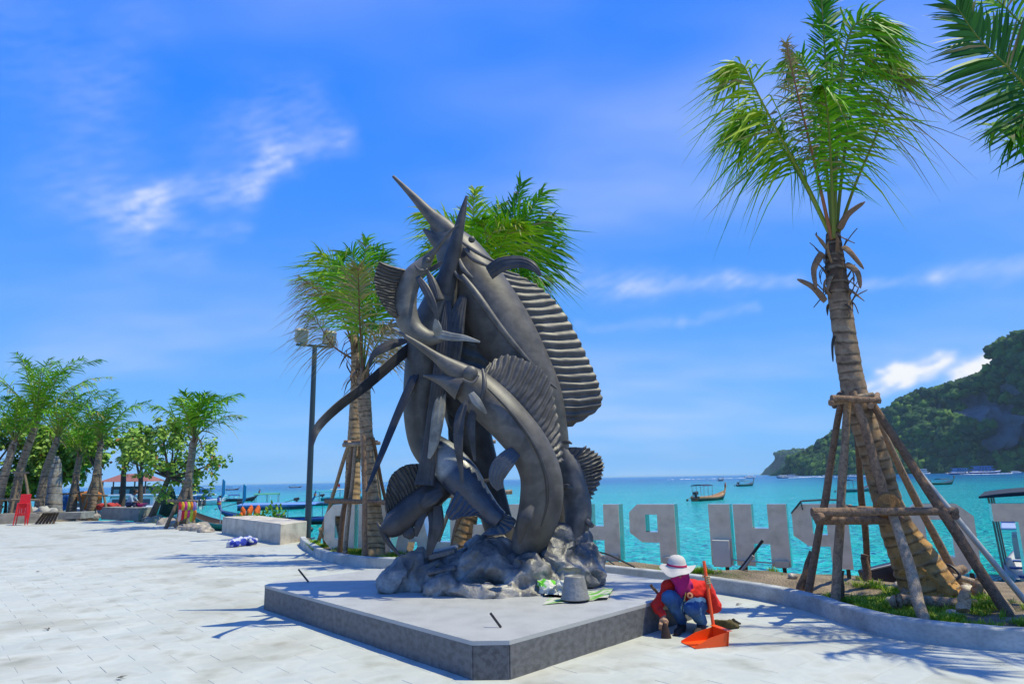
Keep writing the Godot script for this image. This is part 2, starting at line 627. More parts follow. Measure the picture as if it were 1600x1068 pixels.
func sea_and_land() -> void:
	# water: rings that widen with distance
	var s := MB.new()
	var rad = []
	var r = 6.0
	while r < 300.0:
		rad.append(r)
		r *= 1.022
	for k in [340, 420, 560, 800, 1200, 2000, 3500, 6500]: rad.append(float(k))
	var n = 200
	var rows = []
	var cols = []
	for i in rad.size():
		var row = []
		var cr = []
		for j in n + 1:
			var a = deg_to_rad(-62.0 + 140.0 * j / n)
			var p = Vector3(sin(a) * rad[i], SEA, -cos(a) * rad[i])
			if rad[i] < 300.0:
				var f = 0.05 * smoothstep(300.0, 60.0, rad[i]) + 0.015
				p.y += f * noise.get_noise_3d(p.x * 0.22, 0.0, p.z * 0.5) + f * 0.6 * noise.get_noise_3d(p.x * 0.8, 9.0, p.z * 1.5)
			row.append(p)
			# shallow over sand near the shore, deep and blue farther out
			var deep = smoothstep(25.0, 520.0, rad[i] * (1.0 + 0.35 * noise.get_noise_3d(p.x * 0.012, 3.0, p.z * 0.03)))
			var c = Color(0.01, 0.66, 0.60).lerp(Color(0.0, 0.19, 0.48), pow(deep, 0.65))
			c = c.lerp(Color(0.12, 0.78, 0.64), 0.35 * clampf(noise.get_noise_3d(p.x * 0.05, 20.0, p.z * 0.12) * 2.0, 0.0, 1.0) * (1.0 - deep))
			cr.append(c)
		rows.append(row)
		cols.append(cr)
	s.rings(rows, cols, false, false)
	struct("sea", s, M.sea)
	# sea bed and the strand on the left
	var shore = crv([Vector3(-8.5, 0, -23.6), Vector3(-13, 0, -30), Vector3(-19, 0, -38), Vector3(-23.5, 0, -47), Vector3(-33, 0, -54), Vector3(-60, 0, -72), Vector3(-120, 0, -112), Vector3(-210, 0, -160)], 40)
	var b := MB.new()
	rows = []
	cols = []
	for i in 40:
		var row = []
		var cr = []
		for j in 30:
			var t = j / 29.0
			var a = shore[i]
			var far = Vector3(-60, 0, -27).lerp(Vector3(-260, 0, -165), i / 39.0)
			var p = a.lerp(far, t)
			p.y = -0.05 - 2.2 * smoothstep(0.05, -0.0, t) + 0.14 * noise.get_noise_3d(p.x * 0.35, 0, p.z * 0.35) - 0.35 * smoothstep(0.1, 0.5, i / 39.0)
			row.append(p)
			var g = clampf(0.5 + noise.get_noise_3d(p.x * 0.2, 4, p.z * 0.2), 0, 1)
			cr.append(Color(0.46, 0.37, 0.25).lerp(Color(0.30, 0.25, 0.17), g))
		rows.append(row)
		cols.append(cr)
	b.rings(rows, cols, false, false)
	for i in b.v.size():
		pass
	struct("beach", b, M.sand)


func hill_mesh(called: String, crest: Array, d0: float, d1: float, back: float, cl: float, sd: int) -> Array:
	# crest: points of the skyline in azimuth (tan) and height (tan); built as a ridge with cliffs, its own depth and a far side
	var mb := MB.new()
	var n = 170
	var m = 46
	var rows = []
	var cols = []
	var seeds = []
	var f := FastNoiseLite.new()
	f.seed = sd
	f.fractal_octaves = 5
	f.frequency = 1.0
	var line = crv(crest, n)
	for i in m:
		var row = []
		var cr = []
		for j in n:
			var u = float(j) / (n - 1)
			var d = lerpf(d0, d1, u)
			var top = maxf(line[j].y * (d + back), 1.0)
			var t = i / (m - 1.0)
			var y
			var z
			if t < 0.75:
				var k = t / 0.75
				var step = k + 0.09 * sin(k * 9.0 + 5.0 * f.get_noise_2d(u * 7.0, 3.0))
				y = top * clampf(k, 0, 1)
				z = -d - back * pow(clampf(step, 0.0, 1.2), 1.6)
			else:
				var k = (t - 0.75) / 0.25
				y = top * (1.0 - k * k) - 4.0 * k
				z = -d - back * (1.0 + 1.2 * k)
			var p = Vector3(line[j].x * (d + back), SEA + y, z)
			var a = smoothstep(0.0, 0.2, t) * top
			var q = p * 0.011
			p.z += a * 0.42 * f.get_noise_3dv(q) + a * 0.16 * f.get_noise_3dv(q * 3.5)
			if t < 0.7: p.y += a * 0.10 * f.get_noise_3dv(q * 2.2 + Vector3(50, 0, 0)) * smoothstep(0.7, 0.5, t)
			row.append(p)
			var rockiness = f.get_noise_3dv(Vector3(p.x * 0.016, p.y * 0.007, 7.0)) + 0.35 * f.get_noise_3dv(p * 0.05)
			var bare = smoothstep(cl, cl + 0.12, rockiness) * smoothstep(0.10, 0.2, t) * smoothstep(0.74, 0.62, t)
			var g = clampf(0.5 + f.get_noise_3dv(p * 0.035), 0, 1)
			cr.append(Color(0.015, 0.10, 0.025).lerp(Color(0.06, 0.20, 0.025), g).lerp(Color(0.15, 0.17, 0.18), bare))
			if bare < 0.4 and t < 0.8: seeds.append(p)
		rows.append(row)
		cols.append(cr)
	mb.rings(rows, cols, false, false)
	struct(called, mb, M.hill)
	return seeds


func tree_blob(sd: int) -> ArrayMesh:             # one far crown: a lumpy dome of leaf-mass faces
	var r := RandomNumberGenerator.new()
	r.seed = sd
	var mb := MB.new()
	for k in 5:
		var o = Vector3(r.randf_range(-0.5, 0.5), r.randf_range(0.1, 0.6), r.randf_range(-0.5, 0.5))
		var f0 = mb.v.size()
		mb.ball(Transform3D(Basis().scaled(Vector3.ONE * r.randf_range(0.4, 0.65)), o), 5, Color.WHITE * r.randf_range(0.75, 1.0))
		for i in range(f0, mb.v.size()):
			mb.v[i] += Vector3(r.randf_range(-0.17, 0.17), r.randf_range(-0.19, 0.19), r.randf_range(-0.17, 0.17))
	return mb.mesh(M.hill)


func forest(called: String, seeds: Array, count: int, size: float) -> void:
	var mm := MultiMesh.new()
	mm.transform_format = MultiMesh.TRANSFORM_3D
	mm.use_colors = true
	mm.mesh = tree_blob(count)
	mm.instance_count = count
	for i in count:
		var p = seeds[rng.randi() % seeds.size()] + Vector3(rng.randf_range(-5, 5), rng.randf_range(-3, 2), rng.randf_range(-4, 4))
		var s = size * rng.randf_range(0.5, 1.25)
		mm.set_instance_transform(i, Transform3D(Basis(UP, rng.randf() * TAU).scaled(Vector3(s, s * rng.randf_range(0.7, 1.1), s)), p))
		var g = rng.randf()
		var c = Color(0.012, 0.10, 0.022).lerp(Color(0.15, 0.33, 0.025), g * g)
		mm.set_instance_color(i, c)
	var o := MultiMeshInstance3D.new()
	o.name = called
	o.multimesh = mm
	add_child(o)
	o.set_meta("kind", "stuff")
	o.set_meta("label", {"hill_forest": "dense green forest covering the large limestone cliffs across the bay", "headland_forest": "bluish green forest on the farther headland at the foot of the cliffs"}[called])
	o.set_meta("category", "forest")


func hills() -> void:
	var sk = func(a): return a.map(func(p):
		var r = ray(p[0], p[1])
		return Vector2(r.x / -r.z, r.y / -r.z))
	var main = sk.call([[1236, 738], [1248, 716], [1270, 708], [1290, 692], [1316, 676], [1345, 668], [1372, 662], [1392, 640], [1420, 624], [1455, 612], [1490, 603], [1520, 592], [1541, 585], [1548, 562], [1562, 540], [1585, 527], [1615, 521], [1680, 505], [1760, 520], [1860, 560], [1990, 590], [2150, 640], [2400, 700]])
	var seeds = hill_mesh("cliff_hill", main, 1050.0, 620.0, 120.0, 0.06, 5)
	forest("hill_forest", seeds, 16000, 9.0)
	var isl = sk.call([[1214, 739], [1221, 716], [1228, 711], [1240, 712], [1252, 706], [1262, 712], [1280, 720], [1330, 734]])
	seeds = hill_mesh("far_headland", isl, 2600.0, 2500.0, 200.0, 0.3, 9)
	forest("headland_forest", seeds, 2500, 20.0)


func promenade() -> void:
	# one base sheet with an edge down to the sea, slabs laid on it
	var kl = kerb_line()
	var poly = [Vector2(40, 30), Vector2(-70, 30), Vector2(-70, -41), Vector2(-23.5, -34.8), Vector2(-20, -35.2), Vector2(-15.5, -31), Vector2(-13.2, -27.6), Vector2(-10.6, -25.4), Vector2(-6.6, -22.4)]
	for i in 120:
		if i == 0 or i > 2: poly.append(Vector2(kl[i].x, kl[i].z))
	poly.append(Vector2(40, -4.2))
	var b := MB.new()
	b.prism(poly.map(func(p): return Vector2(p.x, -p.y)), Transform3D(Basis(Vector3(1, 0, 0), Vector3(0, 0, -1), Vector3(0, 1, 0)), Vector3(0, -3.001, 0)), 3.0, Color(0.455, 0.47, 0.425))
	var ground = struct("promenade_pavement", b, M.pave)
	# slabs: 0.6 x 0.3 m in running bond, parallel with the plinth
	var u = Vector3(-0.656, 0, -0.755)
	var w = Vector3(0.755, 0, -0.656)
	var pk = PackedVector2Array(poly)
	var list = []
	for i in range(-40, 75):
		for j in range(-35, 45):
			var p = Vector3(-0.22, 0, -6.1) + u * (i * 0.3 + 0.15) + w * (j * 0.6 + (0.3 if i % 2 else 0.0) + 0.1)
			if p.z > -2.0 or p.z < -17.0: continue
			if absf(p.x) > 0.86 * -p.z + 1.0: continue
			var inside = Geometry2D.is_point_in_polygon(Vector2(p.x, p.z), pk)
			if not inside:
				var near = false
				for q in range(0, 120, 2):
					if p.distance_to(kl[q]) < 0.3: near = true
				if not near: continue
			var r = (p - Vector3(-0.52, 0, -9.13))
			if absf(r.dot(u)) < 1.9 and absf(r.dot(w)) < 1.4: continue
			list.append(p)
	list.sort_custom(func(a, c): return a.length() < c.length())
	var variants = []
	for k in 9:
		var m := MB.new()
		var c = Color(0.475, 0.49, 0.445) * (0.955 + 0.011 * k)
		if k % 3 == 1: c = c.lerp(Color(0.48, 0.48, 0.42), 0.35)
		m.box(Transform3D(Basis(u, UP, u.cross(UP)), Vector3(0, -0.012, 0)), Vector3(0.2978, 0.03, 0.5978), c, 0.0025)
		variants.append(m)
	var meshes = variants.map(func(m): return m.mesh(M.pave))
	var rest := MB.new()
	for i in list.size():
		var k = rng.randi() % 9
		var dy = rng.randf_range(-0.0015, 0.0015)
		if i < 300:
			var o := MeshInstance3D.new()
			o.name = "paving_slab"
			o.mesh = meshes[k]
			ground.add_child(o, true)
			o.position = list[i] + Vector3(0, dy, 0)
		else:
			var f = rest.v.size()
			for q in variants[k].v.size(): rest.add(variants[k].v[q] + list[i] + Vector3(0, dy, 0), variants[k].c[q])
			for q in variants[k].ix: rest.ix.append(q + f)
	var o2 := MeshInstance3D.new()
	o2.name = "paving_slabs"
	o2.mesh = rest.mesh(M.pave)
	ground.add_child(o2)
	o2.set_meta("kind", "stuff")
	# kerb of the bed: a low cast wall with rounded edges
	var k := MB.new()
	var rows = []
	var cols = []
	for i in 120:
		var t = (kl[mini(i + 1, 119)] - kl[maxi(i - 1, 0)]).normalized()
		var nrm = Vector3(t.z, 0, -t.x)          # towards the bed
		if nrm.z > 0.0: nrm = -nrm
		var hh = 0.205 + 0.006 * noise.get_noise_1d(i * 0.3)
		var row = []
		for q in [[0.0, -0.05], [0.0, hh - 0.02], [0.006, hh - 0.006], [0.02, hh], [0.13, hh], [0.144, hh - 0.006], [0.15, hh - 0.02], [0.15, -0.05]]:
			row.append(kl[i] + nrm * q[0] + Vector3(0, q[1], 0))
		rows.append(row)
	for s in [[0, 2], [1, 4], [3, 5], [4, 7], [6, 8]]:
		k.rings(rows.map(func(r): return r.slice(s[0], s[1])), rows.map(func(_r): return Color(0.56, 0.57, 0.54)), false, false)
	var kt = thing("kerb", "low curved pale concrete kerb wall along the planted bed", "kerb")
	part("kerb_wall", k, M.concrete, kt)
	# earth of the bed and the sea wall under it
	var el = edge_line()
	var e := MB.new()
	rows = []
	cols = []
	for j in 34:
		var row = []
		var cr = []
		for i in range(119, -1, -1):
			var s = minf(j / 29.0, 1.0)
			var a = kl[i] + (el[i] - kl[i]).normalized() * 0.1
			var p = a.lerp(el[i], s)
			p.y = bed_height(p, s)
			if j > 29:
				p += (el[i] - kl[i]).normalized() * 0.05 * (j - 29)
				p.y -= 0.65 * (j - 29)
			row.append(p)
			var g = smoothstep(-0.15, 0.2, noise.get_noise_3d(p.x * 0.9, 2, p.z * 0.9) - 0.5 * smoothstep(0.3, 0.6, s))
			cr.append(Color(0.47, 0.36, 0.23).lerp(Color(0.13, 0.15, 0.045), g * 0.9).lerp(Color(0.28, 0.2, 0.12), 0.5 * clampf(noise.get_noise_3d(p.x * 2.0, 8, p.z * 2.0) * 2.0, 0, 1)))
		rows.append(row)
		cols.append(cr)
	e.rings(rows, cols, false, false)
	struct("sandy_ground", e, M.sand)


func flat(k: MB) -> MB:                           # split the vertices so that edges stay crisp
	var o := MB.new()
	for i in k.ix:
		o.v.append(k.v[i])
		o.c.append(k.c[i])
		o.ix.append(o.v.size() - 1)
	return o


func plinth() -> void:
	var th = thing("plinth", "low grey granite plinth with chamfered corners under the fish sculpture", "plinth", Vector3(-0.5, 0, -9.1))
	var q = [Vector2(-0.385, -6.17), Vector2(-0.07, -6.165), Vector2(2.3, -8.75), Vector2(2.28, -9.06), Vector2(-0.55, -12.35), Vector2(-0.86, -12.36), Vector2(-3.38, -9.98), Vector2(-3.40, -9.66)]
	var cen = Vector3(-0.5, 0, -9.1)
	var names = ["chamfer_face", "side_panel", "chamfer_face", "side_panel", "chamfer_face", "side_panel", "chamfer_face", "side_panel"]
	for i in 8:
		var a = q[i]
		var b = q[(i + 1) % 8]
		var m := MB.new()
		var mid = Vector3((a.x + b.x) / 2, 0, (a.y + b.y) / 2)
		var t = Vector3(b.x - a.x, 0, b.y - a.y)
		var L = t.length()
		t = t.normalized()
		var nrm = Vector3(t.z, 0, -t.x)
		if nrm.dot(mid - cen) < 0: nrm = -nrm
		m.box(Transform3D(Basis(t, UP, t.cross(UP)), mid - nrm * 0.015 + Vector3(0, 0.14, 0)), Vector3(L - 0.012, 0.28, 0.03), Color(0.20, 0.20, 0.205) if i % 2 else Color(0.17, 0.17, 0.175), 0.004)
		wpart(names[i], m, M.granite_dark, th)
	var top := MB.new()
	var tp = q.map(func(p): return Vector2(p.x, -p.y))
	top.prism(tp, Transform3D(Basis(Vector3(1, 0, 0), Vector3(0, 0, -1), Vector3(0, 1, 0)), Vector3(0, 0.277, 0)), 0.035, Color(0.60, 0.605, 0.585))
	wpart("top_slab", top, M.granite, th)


# ------------------------------------------------------------------ the bronze fish
func tubepx(rows: Array, n: int, seg: int, col, thick := 0.8) -> MB:      # rows of [x, y, distance, width]
	var p = crv(rows.map(func(r): return P(r[0], r[1], r[2])), n)
	var w = crv(rows.map(func(r): return r[3] / F * r[2] * 0.5), n)
	var mb := MB.new()
	mb.sweep(p, w.map(func(x): return Vector2(maxf(x, 0.004), maxf(x * thick, 0.004))), Vector3(0, 0.15, 1), seg, col)
	if seg >= 18:                                   # flattened towards the keel of back and belly
		for i in n:
			var t = (p[mini(i + 1, n - 1)] - p[maxi(i - 1, 0)]).normalized()
			var u = (Vector3(0, 0.15, 1) - t * Vector3(0, 0.15, 1).dot(t)).normalized()
			for j in seg:
				var q = mb.v[i * seg + j] - p[i]
				var h = q.dot(u)
				var k = absf(sin(TAU * j / seg))
				mb.v[i * seg + j] -= u * h * 0.3 * (1.0 - k)
	return mb


func sail(base: Array, edge: Array, db: float, de: float, ribs: int, amp: float, col: Color, thick := 0.03, bow := 0.0) -> MB:   # ribbed fin between two outlines
	var nu = ribs * 5 + 1
	var nv = 9
	var pb = crv(base.map(func(q): return P(q[0], q[1], db if q.size() < 3 else q[2])), nu)
	var pe = crv(edge.map(func(q): return P(q[0], q[1], de if q.size() < 3 else q[2])), nu)
	var front = []
	var back = []
	for i in nu:
		var fr = []
		var bk = []
		var f = fposmod(float(i) / 5.0, 1.0)
		var saw = (f / 0.65 if f < 0.65 else (1.0 - f) / 0.35)         # each ray laps over the next
		var across = (pe[i] - pb[i])
		var along = (pb[mini(i + 1, nu - 1)] - pb[maxi(i - 1, 0)] + pe[mini(i + 1, nu - 1)] - pe[maxi(i - 1, 0)]).normalized()
		var nrm = along.cross(across.normalized())
		if nrm.z < 0: nrm = -nrm
		nrm = nrm.normalized()
		for j in nv:
			var t = float(j) / (nv - 1)
			var ext = 1.0 + (0.014 * saw + 0.018 * noise.get_noise_2d(i * 0.6, 3.0)) * t
			var c = pb[i] + across * t * ext + nrm * (amp * saw * smoothstep(0.0, 0.25, t) + bow * sin(t * PI)) + along * (0.02 * noise.get_noise_2d(i * 0.12, t * 2.0 + 7.0) + 0.035 * sin(t * PI) * across.length())
			fr.append(c + nrm * thick * (0.6 - 0.35 * t))
			bk.append(c - nrm * thick * (0.6 - 0.35 * t))
		bk.reverse()
		fr.append_array(bk)
		front.append(fr)
	var mb := MB.new()
	mb.rings(front, front.map(func(_x): return col), true, true)
	orient(mb)
	return mb


func orient(mb: MB) -> void:                      # make a closed shell face outwards
	var vol = 0.0
	for k in range(0, mb.ix.size(), 3):
		vol += mb.v[mb.ix[k]].dot(mb.v[mb.ix[k + 2]].cross(mb.v[mb.ix[k + 1]]))
	if vol < 0.0:
		for k in range(0, mb.ix.size(), 3):
			var a = mb.ix[k + 1]
			mb.ix[k + 1] = mb.ix[k + 2]
			mb.ix[k + 2] = a


func eyeball(x, y, d, r) -> MB:
	var mb := MB.new()
	var o = P(x, y, d)
	mb.ball(Transform3D(Basis().scaled(Vector3(r, r, r * 0.7)), o), 8, Color(0.15, 0.15, 0.145))
	return mb


func gill(rows: Array, col) -> MB:                # raised fold
	return tubepx(rows, 14, 6, col, 0.7)


func sculpture() -> void:
	var s = thing("sailfish_sculpture", "tall dark bronze sculpture of leaping sailfish with ribbed sails above rocks", "sculpture", Vector3(-0.3, 0.312, -9.3))
	var c = Color(0.135, 0.132, 0.126)
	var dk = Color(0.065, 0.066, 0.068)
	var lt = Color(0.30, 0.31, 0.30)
	# the rocks they leap from
	var rk = []
	var rb = func(x, y, d, r, sq = Vector3.ONE): rk.append([P(x, y, d), P(x, y, d) + Vector3(0.01, 0, 0), r, r, sq])
	var rc = func(x, y, d, x2, y2, d2, r, r2): rk.append([P(x, y, d), P(x2, y2, d2), r, r2])
	rc.call(622, 905, 9.0, 640, 890, 9.0, 0.22, 0.18)
	rc.call(640, 880, 9.0, 652, 872, 9.0, 0.13, 0.12)
	rc.call(604, 912, 8.9, 606, 915, 8.8, 0.13, 0.10)
	rc.call(660, 905, 9.0, 700, 905, 8.8, 0.20, 0.2)
	rc.call(680, 920, 8.6, 780, 930, 8.35, 0.13, 0.13)
	rc.call(720, 895, 8.9, 760, 880, 8.9, 0.26, 0.25)
	rc.call(755, 860, 8.9, 785, 858, 8.9, 0.17, 0.17)
	rc.call(770, 890, 8.8, 800, 900, 8.7, 0.24, 0.2)
	rc.call(826, 886, 8.6, 832, 892, 8.6, 0.17, 0.16)
	rc.call(800, 930, 8.4, 850, 930, 8.45, 0.09, 0.08)
	rc.call(875, 835, 9.0, 868, 880, 8.9, 0.15, 0.26)
	rc.call(905, 850, 9.3, 912, 880, 9.2, 0.2, 0.26)
	rc.call(920, 885, 9.2, 925, 905, 9.1, 0.15, 0.16)
	rc.call(880, 892, 8.75, 925, 900, 8.9, 0.10, 0.13)
	rc.call(850, 905, 8.7, 880, 910, 8.7, 0.15, 0.12)
	rc.call(640, 910, 9.6, 900, 900, 9.7, 0.35, 0.35)
	rc.call(760, 880, 9.5, 860, 860, 9.6, 0.35, 0.35)
	rc.call(830, 850, 9.2, 850, 880, 9.0, 0.18, 0.2)
	var rm := MB.new()
	var floor_y = 0.312
	nets(rm, rk, 0.032, 0.045, func(p):
		var g = clampf(0.5 + noise.get_noise_3dv(p * 2.3), 0, 1)
		return Color(0.09, 0.095, 0.10).lerp(Color(0.40, 0.395, 0.375), smoothstep(0.25, 0.9, g * 0.7 + 0.55 * smoothstep(0.75, 0.3, p.y))), 0.095, 3.2)
	for i in rm.v.size(): rm.v[i].y = maxf(rm.v[i].y, floor_y - 0.02)
	wpart("rock_base", rm, M.rock, s)
	# slabs of broken rock
	for q in [[672, 868, 715, 858, 9.1, 0.10], [700, 880, 745, 872, 9.0, 0.08], [670, 892, 716, 884, 8.85, 0.08]]:
		var m := MB.new()
		var a = P(q[0], q[1], q[4])
		var b = P(q[2], q[3], q[4])
		var t = (b - a).normalized()
		m.box(Transform3D(Basis(t, t.cross(Vector3(0, 0, -1)).normalized() * -1.0, Vector3(0, 0, 1)).orthonormalized(), (a + b) / 2), Vector3((b - a).length(), q[5], 0.5), Color(0.12, 0.125, 0.13), 0.025)
		wpart("rock_slab", m, M.rock, s)

	# A: the largest fish, head up to the left
	var fa = body("leaping_fish", tubepx([[676, 352, 9.45, 14], [696, 370, 9.45, 48], [716, 396, 9.45, 76], [744, 446, 9.4, 96], [780, 510, 9.4, 104], [812, 566, 9.4, 94], [838, 622, 9.45, 84], [858, 690, 9.6, 62], [866, 760, 9.7, 46], [860, 850, 9.7, 40]], 44, 22, c), s)
	wpart("upper_bill", tubepx([[720, 384, 9.4, 34], [696, 358, 9.4, 34], [672, 335, 9.4, 22], [645, 306, 9.4, 13], [614, 275, 9.4, 5]], 20, 12, c), M.bronze, s, fa)
	wpart("lower_jaw", tubepx([[714, 412, 9.4, 50], [694, 386, 9.4, 34], [678, 372, 9.4, 20], [662, 358, 9.4, 5]], 16, 12, c), M.bronze, s, fa)
	wpart("sail", sail([[766, 416], [790, 446], [812, 484], [830, 522], [846, 562], [858, 602], [868, 640], [868, 664]], [[804, 428], [842, 450], [872, 478], [898, 520], [918, 562], [934, 600], [936, 636], [888, 666]], 9.5, 9.68, 22, 0.036, c, 0.03), M.bronze, s, fa)
	wpart("eye", eyeball(737, 374, 9.15, 0.05), M.bronze, s, fa)
	for q in [[[722, 378, 9.12, 4], [742, 392, 9.0, 7], [772, 408, 9.0, 5]], [[724, 388, 9.08, 4], [740, 405, 8.98, 8], [770, 418, 9.0, 4]], [[716, 402, 9.05, 5], [724, 420, 8.96, 9], [738, 434, 8.95, 4]], [[704, 412, 9.08, 4], [714, 430, 8.97, 7], [730, 444, 8.95, 3]]]:
		wpart("gill_fold", gill(q, c), M.bronze, s, fa)
	wpart("pectoral_fin", ribbed([[764, 426, 8.98, 26], [784, 413, 8.9, 26], [812, 409, 8.85, 22], [832, 416, 8.8, 16], [845, 430, 8.8, 5]], 4, dk, 0.3), M.bronze, s, fa)
	wpart("pelvic_fin", tubepx([[722, 430, 8.95, 8], [746, 462, 8.84, 13], [782, 512, 8.8, 11], [822, 560, 8.84, 8], [850, 590, 8.95, 6], [870, 607, 9.0, 3]], 24, 8, c, 0.8), M.bronze, s, fa)

	# C: upright fish, bill straight up, tail bent to the right
	var fc = body("upright_fish", tubepx([[700, 432, 9.15, 34], [690, 466, 9.15, 54], [674, 520, 9.2, 72], [664, 580, 9.2, 66], [659, 640, 9.2, 58], [664, 690, 9.2, 50], [684, 722, 9.1, 46]], 40, 20, Color(0.095, 0.095, 0.093)), s)
	wpart("upper_bill", tubepx([[692, 460, 9.1, 40], [702, 420, 9.05, 30], [714, 370, 9.0, 20], [722, 335, 9.0, 13], [729, 306, 9.0, 4]], 20, 12, dk), M.bronze, s, fc)
	wpart("lower_jaw", tubepx([[684, 470, 9.0, 26], [676, 440, 8.98, 14], [668, 425, 8.98, 4]], 10, 8, dk), M.bronze, s, fc)
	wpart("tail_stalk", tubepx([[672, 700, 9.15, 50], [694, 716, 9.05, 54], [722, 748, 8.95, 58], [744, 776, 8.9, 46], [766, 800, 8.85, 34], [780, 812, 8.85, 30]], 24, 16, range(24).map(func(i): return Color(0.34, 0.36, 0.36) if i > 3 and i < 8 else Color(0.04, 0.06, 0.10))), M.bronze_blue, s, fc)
	wpart("tail_fin", sail([[764, 792], [772, 802], [776, 812], [770, 822]], [[798, 806], [806, 814], [790, 834], [752, 836]], 8.85, 8.8, 8, 0.02, Color(0.035, 0.055, 0.095), 0.025), M.bronze_blue, s, fc)
	wpart("anal_fin", sail([[716, 762], [730, 776], [742, 790], [750, 800]], [[696, 800], [704, 812], [722, 808], [742, 806]], 8.8, 8.75, 6, 0.02, Color(0.035, 0.05, 0.085), 0.025), M.bronze_blue, s, fc)
	wpart("sail", sail([[716, 462], [712, 520], [706, 580], [700, 640], [702, 700]], [[736, 476], [762, 540], [756, 600], [726, 670], [712, 716]], 9.35, 9.3, 13, 0.04, Color(0.085, 0.095, 0.10), 0.025), M.bronze, s, fc)
	wpart("side_fin", ribbed([[700, 470, 8.98, 10], [696, 520, 8.9, 22], [688, 580, 8.86, 24], [680, 640, 8.86, 24], [672, 700, 8.86, 24], [665, 742, 8.84, 28], [663, 758, 8.82, 32]], 5, dk, 0.3), M.bronze, s, fc)
	wpart("side_fin", ribbed([[724, 462, 9.0, 12], [712, 500, 8.95, 30], [704, 540, 8.92, 38], [700, 580, 8.95, 32], [698, 620, 9.0, 18]], 5, dk, 0.3), M.bronze, s, fc)
	wpart("pelvic_fin", ribbed([[692, 600, 8.9, 10], [686, 640, 8.82, 20], [678, 690, 8.8, 16], [670, 716, 8.8, 5]], 3, lt, 0.3), M.bronze, s, fc)

	# B: front fish, head up to the left, arched body
	var fb = body("arched_fish", tubepx([[692, 580, 8.6, 24], [712, 590, 8.6, 48], [738, 604, 8.6, 62], [766, 630, 8.55, 68], [796, 660, 8.5, 66], [825, 696, 8.5, 64], [844, 738, 8.55, 64], [846, 782, 8.65, 66], [836, 822, 8.75, 60], [822, 856, 8.85, 50], [812, 884, 8.9, 46]], 44, 22, c), s)
	wpart("lateral_line", tubepx([[762, 606, 8.32, 3], [800, 646, 8.29, 5], [834, 694, 8.28, 5], [852, 738, 8.33, 5], [855, 782, 8.43, 5], [845, 822, 8.54, 3]], 30, 6, dk), M.bronze, s, fb)
	wpart("upper_bill", tubepx([[726, 588, 8.55, 40], [704, 574, 8.5, 30], [682, 558, 8.45, 17], [650, 536, 8.4, 10], [612, 512, 8.35, 3]], 20, 12, c), M.bronze, s, fb)
	wpart("lower_jaw", tubepx([[720, 606, 8.5, 42], [700, 597, 8.5, 26], [682, 591, 8.48, 14], [661, 586, 8.45, 4]], 16, 12, c), M.bronze, s, fb)
	wpart("eye_ridge", eyeball(735, 583, 8.32, 0.095), M.bronze, s, fb)
	for q in [[[722, 592, 8.25, 3], [738, 598, 8.22, 5], [748, 586, 8.25, 3]], [[754, 576, 8.35, 4], [757, 600, 8.24, 8], [752, 622, 8.24, 6], [738, 640, 8.3, 3]]]:
		wpart("gill_fold", gill(q, c), M.bronze, s, fb)
	wpart("pectoral_fin", ribbed([[736, 614, 8.22, 10], [744, 626, 8.17, 14], [752, 636, 8.16, 10], [760, 646, 8.18, 3]], 2, lt, 0.35), M.bronze, s, fb)
	wpart("sail", sail([[754, 582], [776, 600], [800, 622], [824, 648], [844, 676], [858, 700], [868, 724]], [[762, 572], [790, 556], [828, 568], [856, 592], [866, 634], [874, 682], [876, 722]], 8.62, 8.76, 20, 0.042, c, 0.028), M.bronze, s, fb)
	for q in [[[730, 626, 8.4, 8], [719, 650, 8.35, 16], [716, 690, 8.3, 15], [720, 730, 8.3, 8], [722, 755, 8.3, 4]], [[742, 636, 8.45, 7], [736, 660, 8.42, 14], [738, 690, 8.4, 10], [742, 720, 8.4, 4]]]:
		wpart("pelvic_fin", ribbed(q, 2, dk, 0.3), M.bronze, s, fb)
	wpart("anal_fin", ribbed([[814, 700, 8.4, 12], [798, 712, 8.32, 26], [782, 730, 8.28, 30], [776, 748, 8.27, 24], [782, 764, 8.27, 12]], 5, Color(0.06, 0.07, 0.085), 0.25), M.bronze_blue, s, fb)
	wpart("second_anal_fin", ribbed([[832, 790, 8.3, 8], [822, 808, 8.25, 20], [815, 830, 8.3, 14], [812, 848, 8.35, 5]], 3, dk, 0.3), M.bronze, s, fb)

	# E: small curled fish at the upper left
	var fe = body("curled_fish", tubepx([[674, 398, 8.6, 12], [662, 413, 8.6, 26], [646, 430, 8.6, 33], [635, 458, 8.6, 36], [634, 488, 8.6, 37], [643, 512, 8.6, 35], [662, 526, 8.6, 30], [682, 528, 8.6, 20], [692, 525, 8.6, 13]], 40, 18, Color(0.19, 0.185, 0.172)), s)
	wpart("bill", tubepx([[668, 404, 8.55, 16], [682, 388, 8.5, 9], [700, 366, 8.45, 6], [716, 350, 8.4, 2]], 14, 10, c), M.bronze, s, fe)
	wpart("sail", sail([[636, 422], [626, 446], [624, 472], [627, 500]], [[592, 408], [584, 436], [590, 464], [606, 490]], 8.62, 8.4, 17, 0.04, c, 0.02), M.bronze, s, fe)
	wpart("tail_lobe", ribbed([[686, 526, 8.55, 12], [683, 512, 8.5, 15], [681, 498, 8.48, 5]], 3, lt, 0.3), M.bronze, s, fe)
	wpart("tail_lobe", ribbed([[686, 522, 8.55, 16], [706, 526, 8.5, 14], [726, 528, 8.48, 10], [750, 534, 8.48, 3]], 3, lt, 0.3), M.bronze, s, fe)
	wpart("eye", eyeball(668, 406, 8.4, 0.035), M.bronze, s, fe)
	wpart("gill_fold", gill([[648, 414, 8.42, 3], [656, 422, 8.38, 6], [668, 420, 8.42, 3]], c), M.bronze, s, fe)
